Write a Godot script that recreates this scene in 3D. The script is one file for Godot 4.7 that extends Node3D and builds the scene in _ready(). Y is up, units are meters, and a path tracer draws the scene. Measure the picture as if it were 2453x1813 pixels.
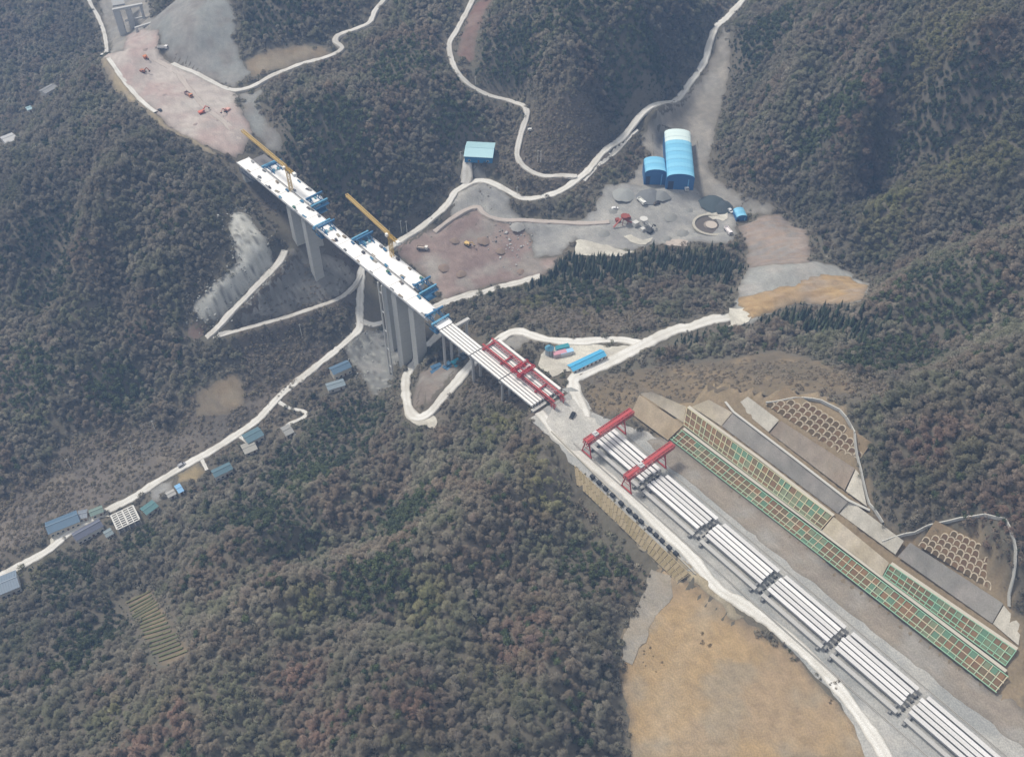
extends Node3D

const EYE := Vector3(0, 352, 0)
const BASIS := Basis(Vector3(1, 0, 0), Vector3(0, 0.681998, -0.731354), Vector3(0, 0.731354, 0.681998))
const HALF_H := 0.385745
const HALF_W := 0.522495

func _ready() -> void:
	var cam := Camera3D.new()
	cam.name = "camera"
	add_child(cam)
	cam.position = EYE
	cam.rotation_degrees.x = -47.0
	cam.fov = 42.19
	cam.near = 1.0
	cam.far = 12000.0
	cam.current = true
	var env := Environment.new()
	env.background_mode = Environment.BG_SKY
	var sky := Sky.new()
	var sm := ProceduralSkyMaterial.new()
	sm.sky_top_color = Color(.88, .875, .865)
	sm.sky_horizon_color = Color(.9, .895, .885)
	sm.sky_curve = 0.12
	sm.ground_bottom_color = Color(.32, .31, .3)
	sm.ground_horizon_color = Color(.7, .72, .75)
	sm.sky_energy_multiplier = 0.68
	sky.sky_material = sm
	env.sky = sky
	env.tonemap_mode = Environment.TONE_MAPPER_LINEAR
	env.tonemap_exposure = 2.65
	env.sdfgi_enabled = true
	env.ssao_enabled = true
	env.ssil_enabled = true
	env.fog_enabled = true
	env.fog_density = 0.00031
	env.fog_light_color = Color(.5, .63, .82)
	var we := WorldEnvironment.new()
	we.name = "world_environment"
	we.environment = env
	add_child(we)
	var sun := DirectionalLight3D.new()
	sun.name = "sun"
	sun.light_energy = 0.5
	sun.light_color = Color(1.0, .97, .92)
	sun.light_angular_distance = 10.0
	sun.shadow_enabled = true
	add_child(sun)
	sun.rotation = Vector3(deg_to_rad(-56.0), deg_to_rad(238.0), 0)
	n1.seed = 11
	n1.frequency = 0.012
	n1.fractal_octaves = 4
	n2.seed = 23
	n2.frequency = 0.02
	n2.fractal_octaves = 4
	n3.seed = 31
	n3.frequency = 0.05
	n3.fractal_octaves = 3
	build_heights()
	for p in PATCHES:
		mark(poly_of(p.at))
	for p in TREELESS:
		mark(poly_of(p), 3)
	lay_out()
	carve_roads()
	spread()
	terrain_mesh()
	for p in PATCHES:
		sheet(p.name, p.tone, poly_of(p.at), p.up)
	for i in ROADS.size():
		road_mesh(ROADS[i], road_lines[i][0], road_lines[i][1])
	build_objects()
	forest()

# smooth hills: a sum of cones with rounded tips
const HILL_BASE := 63.469
const HILL_X: Array[float] = [-261.1, -239.1, -213.9, -195.3, -169.2, -145.1, -122.6, -104.3, -253.8, -234.7, -204.2, -168.1, -138.5, -92.3, -94.3, -69.4, -77, -85.4, -68, -50.3, -60.5, -132.4, -117.6, -140.6, -157.5, -137.6, -151.1, -166, -179.4, -141.7, -116.7, -123.4, -108, -156.1, -172.8, -168.7, -186.5, -216.5, -187.8, -163.1, -139.7, -120.7, -260.6, -278.6, -229.8, -293.8, -246.1, -205.9, -221.2, -263.1, -314.2, -188.4, -210.1, -189.9, -253.2, -285.5, -332.8, -243.4, -227.7, -284.9, -316.8, -345.5, -270.7, -299.7, -360.6, -368.2, -342, -350.6, -399.3, -419.5, -439.9, -377.2, -335.9, -349.7, -297.9, -277.3, -264.6, -236.5, -239.8, -211.3, -211, -189.6, -183.1, -175.2, -193.5, -218.1, -254.8, -291.5, -310.3, -323.4, -336.3, -264.1, -221.2, -220.6, -248.6, -204, -198.3, -188.3, -164.6, -150.1, -171.4, -150.5, -125, -132.6, -108, -96, -90.3, -160.3, -162.6, -137.1, -145.1, -120.3, -94.2, -92.6, -120.4, -92.1, -65.7, -64.5, -52.9, -70.2, -63.8, -72.6, -51.8, -40.5, -46.9, -35, -72.2, -55, -31.8, -109, -126.3, -41.8, -33.1, -28.4, -17.8, -18.1, 10, 3.7, 9.5, 30.1, 43.5, -5.3, -20.4, -11.1, -23.2, -23, 24.6, 9.9, 53.9, 53.5, 83.9, 39.3, 70.6, 92.5, 24.5, 48.3, 25.2, 85.1, 121.7, 120.7, 3.6, 24, -20, 63.9, 103.5, 136.3, 154, 172.3, -19.6, -5.1, 18, 52, 24, 53.1, -34.1, -57, -33.4, -5, 9.2, -10.5, -38.2, 17.3, 17.8, 65.9, 94.7, 81.7, 121.4, 92.4, 50.9, 118.7, 106.9, 91.6, 137.1, 128.6, 135.8, 144.2, 84.4, 110.8, 97.8, 36.4, 62.8, 102.8, 130.3, 34.4, 71.8, 110.8, 16.2, -17.8, -4.4, 32.6, 69, 106.5, 71.3, 43.3, 19.7, -1.8, -14, 37.6, 16.8, 117.9, 91.9, 142.7, 154.9, 165.9, 170.2, 143.1, 165.1, 187.7, 172.8, 151.1, 129.8, 191.5, 151.2, 147.3, 164.3, 160.8, 164.9, 154.3, 172.5, 189, 181.8, 185.1, 207.8, 219.6, 233.7, 207.6, 218.3, 256.1, 280.9, 247.2, 271, 241, 257, 273.4, 174.8, 195.8, 220.4, 245.8, 280.4, 180.5, 190, 211.4, 235.8, 258.6, 271.3, 195.1, 211.8, 234.5, 259.5, 161.1, 170.5, 190.1, 212.8, 231.8, 248.5, 175.8, 192, 210.4, 223.9, 134, 110, 87.2, 64.3, 48.7, 146.8, 145.4, 128.5, 111.1, 93.2, 73.1, 51.6, 40.1, 171.4, 187.1, 206.4, 177, 194.8, 181.4, 189.6, 27.5, 33.7, -21.9, -34.7, -44.6, -55.3, -54.3, -45.2, -40.4, -39.2, -28.8, -6.4, 2.9, 11.7, -13.1, -26.3, -51.1, -68.2, -78.9, -103.7, -114.3, 7.1, 17.6, -14.1, -47.6, -82.4, -121.4, -157.2, -187.6, 23.2, 6.6, -23.5, -54.3, -88.2, -135.6, -177, -226.2, -244, 40.4, 25.3, -3.3, -40.8, -81.1, -124, -158.6, -197.7, -228.4, 43.6, 39.7, 37.9, 41.6, 14.5, -20.4, -55.8, -93.5, -134.7, -171.9, -206, 13.6, -18.9, -51.5, -85.4, -121.1, -157.3, -18.1, -80.7, -148.9, 57.6, 61.2, 76.7, 99.6, 57.3, 80.3, 112.4, 61, 27.5, 49.9, 64, 190.1, 17.9, 28.6, 37.1, 37.1, 47.8, 56.3, 53.1, 63.9, 72.3, 75.5, 86.3, 94.7, 101.2, 111.9, 120.4, 126.8, 137.5, 146, 152.4, 163.2, 171.6, 174.8, 185.6, 194, 197.3, 208, 216.5, 74, 78.2, 84.3, 89.9, 94.1, 100.2, 105.6, 111.7, 119.4, 106.4, 110.7, 116.8, 122.2, 128.3, 136, 123, 127.2, 133.4, 138.7, 144.9, 152.6, 139.6, 143.8, 149.9, 155.3, 161.5, 169.1, 156.2, 160.4, 166.5, 171.9, 178, 185.7, 172.7, 176.9, 183.1, 188.5, 194.6, 202.3, 203.5, 195.8, 215, 223.3, 238.7, -900, 0, 900, 1500, 1200, 600, -900, -1500, -600, 0, 300, -300, -2500, 2500, 0, 2500, -2500, 0, -560, 560, 700]
const HILL_Z: Array[float] = [-271.2, -291.5, -305.4, -319.7, -337.9, -360.2, -386.6, -415.6, -252.9, -265.3, -281, -301.8, -327.6, -439.4, -475.5, -392, -416.6, -390.2, -414.6, -408.2, -434.1, -462.7, -470, -486.3, -492.2, -458.7, -432.6, -419.2, -406.2, -422.9, -438.1, -454.3, -465.1, -445.2, -425.9, -464, -418.9, -391.7, -375.7, -381.1, -399.4, -420.4, -360.1, -332.3, -333.9, -388.9, -416.4, -416.4, -439.8, -442.1, -457.1, -447, -468.9, -483.4, -472.8, -476.6, -516.8, -499.2, -527.1, -511.2, -535.2, -554.6, -560.8, -571.5, -614.1, -605.4, -634.8, -670, -685.3, -747.5, -815.5, -738.2, -739.6, -792.5, -652.5, -627.1, -639.7, -631.6, -579.6, -589.4, -546.8, -557.5, -587.7, -527.7, -530.7, -547.8, -583.8, -687.4, -712.4, -758.8, -803, -677.6, -627, -638.9, -695.9, -646.6, -663, -618.2, -642.8, -663, -593, -620.7, -620.2, -633.5, -646.6, -661.5, -676.9, -559.1, -531.6, -549.6, -531.6, -531.8, -569.2, -537.9, -515.3, -514, -579.3, -547.1, -628.5, -658.8, -519.5, -506.7, -504, -518, -532.3, -543.5, -489.2, -502.4, -522.6, -496.7, -505, -628.5, -596.6, -668.4, -597.6, -635, -585.4, -542, -524.9, -524.2, -526.7, -556.3, -567.7, -538.3, -550.9, -533.9, -583.8, -615.7, -596.3, -566.7, -586.9, -555.9, -570.9, -595.5, -542.7, -542, -634.8, -626.4, -642.8, -655.8, -509.1, -510.1, -523.7, -550.2, -591.6, -635.2, -676.3, -703.1, -504.8, -494.7, -492.3, -486.2, -506.9, -509.1, -493, -482.2, -466.9, -468.5, -466.1, -450.9, -441.8, -449.2, -480.2, -483.6, -490.2, -506.4, -476.6, -465.8, -465.2, -501.6, -526.7, -521.7, -490.9, -537.5, -577.4, -622.7, -540.5, -566.3, -559.3, -456, -447, -444.6, -447, -418.1, -407.5, -410.9, -411, -413.5, -395.9, -384.3, -381.1, -385.8, -358.1, -361.7, -363.8, -370.9, -369.1, -344.9, -345.3, -381.1, -370.3, -382.9, -465.9, -469.6, -449.3, -444.6, -428.2, -418.4, -407.9, -400.4, -393, -404.6, -494.9, -534.5, -504, -579.3, -526.6, -641.3, -619.5, -541.3, -495.4, -480.6, -484.1, -502, -531.2, -578.9, -582, -543.8, -518.8, -491.8, -474.1, -476.8, -468.3, -454.9, -481.5, -463.8, -472.9, -473.6, -457.3, -462.7, -436.7, -436.9, -444.4, -447.4, -431.9, -405.3, -406.3, -402, -394.4, -382.9, -359.5, -354.5, -362.6, -361.6, -361.5, -315.4, -307.6, -307.5, -305.2, -347.1, -340.7, -337.3, -335.1, -339.2, -321.2, -286.3, -294.5, -300.9, -310.9, -317.3, -320, -312, -277.4, -272, -262.4, -237.5, -229.8, -221.4, -208.8, -327.6, -315.5, -347.6, -337.8, -322.7, -337.7, -367.3, -398.3, -351.2, -367.8, -366, -337.3, -326.6, -312.3, -321, -307, -321.9, -358.4, -340.2, -340.2, -326, -295.9, -284.1, -271.5, -283.6, -285.8, -299, -293.2, -272.4, -259.5, -251.6, -244.4, -243.9, -253.9, -260.7, -244.2, -247.6, -235.2, -236.5, -215.3, -207.5, -208.7, -216.3, -220.6, -213.9, -212.6, -205.2, -202.1, -172.4, -147.2, -129.3, -176.4, -174.4, -176.4, -181.5, -188.5, -178.5, -164.8, -142.7, -139.5, -140.3, -142.7, -146, -145.8, -115.4, -116.7, -121.4, -212.2, -191.3, -171.4, -152.9, -154.2, -136.7, -135.2, -113.4, -264.5, -232.9, -217.1, -208.1, -307.1, -316, -323.1, -284, -293, -300.1, -264.8, -273.8, -280.9, -238, -246.9, -254, -207.3, -216.2, -223.3, -176.6, -185.5, -192.6, -145.8, -154.8, -161.9, -119, -127.9, -135, -92.1, -101.1, -108.1, -287.5, -291, -296.1, -269.5, -273, -278.1, -282.6, -287.7, -294.1, -250.7, -254.3, -259.4, -263.9, -269, -275.4, -232, -235.5, -240.7, -245.2, -250.3, -256.7, -213.3, -216.8, -221.9, -226.4, -231.5, -238, -194.6, -198.1, -203.2, -207.7, -212.8, -219.2, -175.8, -179.3, -184.5, -189, -194.1, -200.5, -168.9, -162.5, -178.5, -152.9, -126.7, -1200, -1400, -1200, -600, 0, 0, -600, -200, 0, 40, -20, -20, -3000, -3000, -3500, 2500, 2500, 2500, -700, -700, -400]
const HILL_W: Array[float] = [-0.0604, -0.0144, -0.0291, -0.0239, -0.0337, -0.1678, -0.0439, 0.0686, -0.2301, -0.0329, -0.2179, -0.2523, -0.1319, 0.2949, -1.2208, -1.0769, -0.5144, 0.334, 0.169, 0.04, 0.1482, 0.9173, 1.2801, -0.1605, -0.2021, -0.0754, 0.2097, -0.4302, -0.0152, -0.4443, 0.1629, -1.3222, -0.2952, 0.4668, 0.7222, 0.0019, -0.0204, -0.1232, 0.073, 0.0481, -0.0022, -0.0101, 0.0463, 0.0196, 0.1093, 0.0401, -0.0633, -0.1704, -0.0158, 0.079, -0.1757, -0.1202, 0.0101, 0.201, 0.0615, 0.0638, -0.1834, 0.2037, -0.0578, 0.0535, 0.1751, 0.1015, 0.1575, -0.2503, 0.0126, -0.0576, -0.2374, -0.0589, -0.0436, -0.0367, 0.0214, -0.1644, 0.3022, 0.7548, 0.4017, 0.4393, -0.167, -0.8224, 0.3451, -0.0097, 0.4898, 0.0253, -0.043, 0.6223, -0.2682, -0.5061, -0.2527, -0.183, -0.0983, -0.337, -0.6296, -0.2016, -0.3831, 1.5121, 0.2916, -0.715, 0.4405, -0.2401, 0.0926, 0.2361, 0.1431, -0.2249, -0.0847, -0.1009, -0.1063, -0.038, 0.2131, -0.2079, -0.3856, 0.2329, -0.2976, 0.6077, 0.2789, -0.0216, 0.0741, 0.3179, -0.0118, 0.0415, -0.0065, -0.0021, 0.4695, -0.4265, 0.7829, 0.0533, -0.7426, 0.2513, 0.0475, -0.803, -0.0374, 0.1145, -0.5326, -0.1751, 0.2245, -0.2561, -0.294, 0.0441, -2.0387, -0.0232, 0.2503, -0.1282, 0.0119, -0.344, 0.6377, 0.3737, -0.32, 0.2721, 1.1405, 0.5351, 0.1285, 2.123, 2.8004, -0.3057, -2.4132, -0.9283, 0.0568, -0.1358, 0.1007, 0.8741, -0.5418, 1.4672, 0.0433, 0.2819, -0.5047, -0.7149, -1.3249, -1.1433, -0.7549, -0.1571, 0.3011, -0.0235, -0.0812, -0.0192, -0.2701, 0.0315, -0.2124, 0.3688, 0.007, 0.1979, 0.1808, -0.3595, 0.0139, -0.7001, -0.1359, 0.1133, 0.0348, 0.0524, -0.016, -0.2385, -0.4439, 0.0181, 0.042, 0.1843, 0.1296, -0.0411, 0.1656, -0.3106, 0.1138, -0.0739, 0.0832, 0.7122, 0.102, 0.2144, -0.1056, 0.1989, 0.0655, -0.1256, 0.0352, 0.0548, -0.0486, -0.0661, -0.0275, 0.0121, 0.1203, 0.0199, -0.0853, 0.3596, 0.1906, -0.0809, 0.169, 0.0022, 0.032, -0.2715, 0.1072, 0.3753, -0.1946, 0.0602, 0.1288, -0.5759, 0.1129, 0.0888, 0.1918, -0.7933, -0.184, -0.3633, -1.2617, -0.3748, 0.4203, 0.3542, 0.6196, 0.3305, 2.8875, -0.2593, 0.0893, -0.2868, -0.4936, -0.5146, 0.8394, 0.3188, 0.0497, 1.3557, 1.7832, 0.6285, 1.3221, 2.2711, -1.4267, 0.0723, -0.5409, -3.4736, -3.2243, -0.6829, 0.5192, 0.4963, 0.295, -1.0626, 0.3381, 0.4563, 0.0068, 0.0926, 0.0797, 0.187, -0.0232, -0.0842, -0.0071, 0.066, -0.0798, -0.1089, -0.0043, -0.212, 0.3285, -0.2174, -0.0406, -0.1987, -0.1263, -0.0897, 0.1037, 0.0105, -0.6262, -0.6256, -0.1184, 0.0826, 0.1914, -0.032, -0.1571, -0.0269, 0.0416, 0.5577, 0.602, 1.2468, 2.0297, 0.3628, -0.1431, 0.3097, -0.0657, 0.6142, 1.2906, 1.5761, 0.3838, -0.0326, -0.7451, -0.0135, -0.5759, -0.1606, -0.3264, -0.0293, 0.1382, -1.1946, -1.2896, -0.5138, 0.5912, -0.0284, -0.1395, -0.2342, 0.1526, -0.0643, 0.05, -0.0172, 0.2311, 0.1664, -0.1118, 0.2136, 0.1002, -0.0419, -0.0163, -0.0327, -0.0184, 0.0972, 0.0802, -0.3416, 0.0853, 0.0015, 0.031, 0.0022, -0.0007, 0.0022, 0.062, -0.0809, -0.1259, -0.2566, -0.1882, -0.213, 0.2552, -0.0073, -0.0001, 0.0008, -0.012, -0.0856, 0.063, 0.15, 0.1046, 0.0193, 0.0066, 0.0301, 0.1436, 0.1104, 0.0533, -0.0115, 0.2311, 0.0486, 0.0186, -0.1018, 0.1099, 0.0097, 0.0691, 0.0399, -0.33, -0.0157, -0.3944, 1.3844, 0.7391, 0.0073, -0.0718, 0.3557, -0.0409, -0.2721, 0.3922, 0.0859, -0.3785, 0.4022, 0.1256, -0.2236, 0.209, 0.1362, -0.1579, 0.139, 0.1333, -0.0703, 0.0796, 0.0945, -0.1058, 0.0625, 0.0365, -0.0891, 0.0661, 0.0138, -0.0686, -0.4196, 0.2485, 0.6555, -0.4158, 0.1507, -0.0936, 0, -0.0988, 1.8183, -0.3606, 0.2002, -0.0367, -0.0246, -0.417, 0.6613, -0.3794, 0.2206, -0.0239, 0.047, -0.3547, 0.4836, -0.3781, 0.2097, -0.0554, -0.1616, 0.6072, -0.7548, -0.3514, 0.2402, -0.1218, -0.5804, -0.5462, -2.6396, -0.3796, 0.2256, -0.1182, -0.3979, 0.16, -0.9191, -0.2789, 0.1304, 0.2274, -0.1131, -0.1025, 0.0176, -0.02, 0.0114, 0.0157, -0.0062, 0.0059, -0.0026, -0.0191, 0.0368, -0.1526, 0.0175, 0.0299, 0.0054, -0.0082, 0.0159, -0.0001, 0.0148, -0.005, -0.0042, -0.0399, -0.0052]
# ridges and gullies: height, then the two ends of each stretch
const FOLDS := [[13, -226.3, -521.7, -247.6, -490.3], [13, -247.6, -490.3, -253.2, -451.7], [13, -253.2, -451.7, -247.7, -427], [-12, -270.3, -505.4, -277.4, -468.3], [-12, -277.4, -468.3, -279.3, -434], [9, -311.3, -517.2, -310.7, -468.5], [10, -190.5, -463.8, -212.6, -434.9], [10, -212.6, -434.9, -223.4, -406.3], [-9, -227.3, -449.1, -238.2, -416.7], [8, -258.9, -411.6, -255.3, -371.1], [-8, -210.9, -415.8, -214.8, -380.9], [12, 13, -268.5, -13.6, -249], [12, -13.6, -249, -41.9, -221.7], [12, -41.9, -221.7, -56.7, -183.3], [-13, -52.9, -290.3, -71.4, -258.6], [-13, -71.4, -258.6, -101.3, -251.8], [10, -95.4, -291.1, -114.4, -268.8], [10, -114.4, -268.8, -136.2, -247.3], [-12, -24.2, -180.8, -43.9, -200.3], [-12, -43.9, -200.3, -71.5, -206.8], [10, -99.1, -223.2, -121.7, -198.7], [10, -121.7, -198.7, -121.1, -163.9], [-10, -178.1, -247.3, -187.6, -225.1], [8, 24.5, -199.3, 10.6, -156.2], [-9, -7, -207.1, -11.5, -165.3], [-9, -74.5, -179.1, -79.3, -146], [9, -37.4, -168.8, -48.3, -140.4], [12, -122.3, -553.4, -92.4, -530.7], [12, -92.4, -530.7, -69.7, -519.9], [-9, -135.5, -526.3, -106.4, -506.4], [10, -68, -618.2, -47.5, -569.6], [12, 24.8, -598.7, 33.4, -566.4], [-10, 50.9, -591.8, 63.5, -571], [10, 78.4, -603.6, 92, -589.9], [16, 183.9, -574.8, 165.2, -527.5], [16, 165.2, -527.5, 161.8, -509], [-13, 195.5, -550.1, 181.7, -502.4], [-13, 181.7, -502.4, 180.7, -483.1], [16, 216.3, -520.4, 202.5, -490], [16, 202.5, -490, 198.7, -476], [-18, 230.1, -504, 222, -482.3], [-18, 222, -482.3, 207.5, -465.9], [16, 248.3, -499.5, 244.6, -481.3], [-13, 262.6, -483, 258.3, -465.1], [10, 263.7, -447, 226.6, -449.4], [10, 226.6, -449.4, 197.3, -447.4], [-12, 258.8, -413.1, 221.3, -411.9], [-12, 221.3, -411.9, 196.1, -418.1], [12, 247.9, -378.9, 217.1, -375], [12, 217.1, -375, 189.8, -366.1], [-12, 231.1, -334.5, 206.4, -329], [-12, 206.4, -329, 181, -308.4], [12, 211.5, -289, 187.8, -278.5], [10, 149.3, -414.3, 182.8, -416.9], [6, 157.2, -462.3, 165.1, -449]]
const ROADS := [
	{"name": "valley_road", "w": 4.6, "tone": 1, "at": [-263.1,-260.3,-247.3,-273.6,-238.1,-281.8,-231.9,-290.9,-223,-299.6,-215.6,-304.5,-204,-312.1,-196.2,-319,-183.1,-330.3,-169.4,-341,-155.8,-354,-144.8,-365.6,-129.2,-390.4,-119.2,-401.5,-107,-414.9,-103.3,-419.2,-97.6,-426.3,-93.4,-432,-94.1,-441.6,-95.3,-456.6,-96,-472.1,-95.5,-478.1,-87.1,-484.8,-75.6,-488.8,-60.5,-495.1,-54.3,-499.2,-42.3,-508.2,-36.3,-518.6,-33.8,-520.1,-27.9,-523.6,-20.5,-524.5,-13.5,-521.8,-5.6,-516.4,1.8,-511.1,6.6,-508.3,16.4,-509.1,28.7,-512.8,38.7,-520.3,43.7,-524.5,48.8,-529,56.8,-541.1,63.8,-549.9,79.7,-566,101.6,-580.4,124.3,-613.1,135.7,-632.4,139.3,-643.6,153.3,-673.3,172,-700.7]},
	{"name": "hill_road", "w": 3.6, "tone": 0, "at": [41.8,-525.1,31.4,-525.3,20.5,-524.2,11.7,-527.9,5.3,-534.2,3.3,-540.6,4.3,-549.3,6.4,-558,10,-569.8,7,-579.5,-2.5,-587.4,-17.2,-588.4,-29.7,-593.1,-37.2,-601.4,-42,-617.8,-43.1,-631.2,-38.5,-642.7,-32.4,-661.3,-28.2,-673.1,-26.1,-676.6]},
	{"name": "ridge_road", "w": 3.6, "tone": 0, "at": [-236.5,-625.8,-216.6,-611,-197.2,-594.7,-185.5,-588.8,-175.4,-591.5,-161.4,-604.2,-146.7,-614.2,-131.1,-619.7,-120.6,-624,-117.2,-628.7,-122.5,-634.2,-121.8,-638.9,-118.1,-641.3,-109.5,-644,-100,-649,-96.3,-660.4,-91.2,-667.7,-88.6,-671.4]},
	{"name": "quarry_road", "w": 4.2, "tone": 0, "at": [-178.6,-407.7,-172.3,-413.1,-164.6,-422,-157,-430.3,-149.4,-439.7,-143.7,-448.4,-139,-456.8,-137,-462.3]},
	{"name": "lower_track", "w": 3.0, "tone": 0, "at": [-174.8,-408.3,-169.5,-409.8,-158.2,-415.2,-144,-423.1,-128.7,-433.2,-115.9,-443,-105.4,-452.2,-99.1,-464.2,-96.4,-473.8]},
	{"name": "pier_track", "w": 4.0, "tone": 0, "at": [-92.6,-437.3,-86.1,-434.9,-79,-436.2]},
	{"name": "hairpin_track", "w": 5.0, "tone": 1, "at": [-40.5,-407.7,-43.6,-402.6,-49,-397.1,-55.2,-392.4,-59.6,-382.7,-58.3,-363.9,-55.8,-346.1,-52.6,-333.5,-48.2,-328.1,-42.6,-328.6,-37.3,-333.6,-30.2,-342.8,-23.6,-353.8,-16.8,-361.4,-5.9,-369.3,-1.9,-371.7,3.3,-371.8,9.3,-368.2,15.9,-364.4,23.8,-362.3,37.4,-360.4,42.7,-361.3,54.7,-361.5,61.6,-359.3,66,-356.2]},
	{"name": "access_road", "w": 6.5, "tone": 1, "at": [34,-297.9,34,-305.4,32.2,-312.9,30.4,-321.4,29.8,-327.5,32.1,-332.2,37.3,-336.2,45.3,-340.9,55.5,-347.6,64,-352.9,70.1,-357.9,78.9,-365,88.7,-370.2,93.1,-370.7,106.6,-377.8,118.2,-381.1]},
	{"name": "spoil_track", "w": 3.2, "tone": 2, "at": [-49.4,-492.6,-39.8,-499.3,-30,-504,-21.2,-505,-19.1,-500.8,-14.2,-496.8,-5.5,-494.6,9,-493.7,23.4,-491.2,37.7,-488.4,55.2,-486.3,61.9,-486.7]},
	{"name": "shed_drive", "w": 6.5, "tone": 0, "at": [-30.4,-523.6,-29.2,-527.1,-29.1,-533.3,-28.4,-537.4]},
	{"name": "service_track", "w": 2.6, "tone": 0, "at": [46.1,-521.9,49.2,-525.8,53.9,-531.6,63,-541.6,77.5,-560.1,83.6,-563.4]},
	{"name": "riverside_track", "w": 5.0, "tone": 0, "at": [-48,-436.8,-36.3,-439.8,-19.4,-444.8,-26.9,-441.6,-7.9,-446.6,11,-448.2,17.1,-448]},
	{"name": "far_lane", "w": 3.0, "tone": 0, "at": [-354.9,-792,-348.4,-779.1,-338.7,-762.8,-325.3,-734.8,-314.1,-706.4,-294.2,-649.6]},
	{"name": "yard_edge_road", "w": 5.2, "tone": 1, "at": [13.1,-307,23.9,-289.1,42.2,-269.2,55.8,-252.4,67,-237.2,75.6,-226,84.8,-210.5,93,-204.3,104.9,-193.3,115.3,-181.2,123.8,-168.4,129.6,-156.5,133.8,-146.7,136.5,-136.6]},
	{"name": "platform_edge_track", "w": 3.0, "tone": 1, "at": [-285.9,-639,-272.4,-617.8,-258.1,-598.3,-243.1,-576.8,-233.4,-566.6]},
	{"name": "house_path", "w": 2.2, "tone": 1, "at": [-155.7,-354.8,-151.6,-351.7,-147.4,-348.2]},
	{"name": "house_path", "w": 2.2, "tone": 1, "at": [-172.6,-338.1,-169.8,-334,-166.5,-328.4]},
	{"name": "farm_path", "w": 2.2, "tone": 1, "at": [-134.9,-377.1,-129.9,-373.7,-117.5,-367.4,-126.9,-356.5,-120.5,-349.4]},
	{"name": "haul_track", "w": 4.0, "tone": 2, "at": [-249.1,-631.8,-231.4,-616,-215.1,-588.7,-200.7,-569.3,-184,-551.6,-172.5,-536.2]},
]
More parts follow.
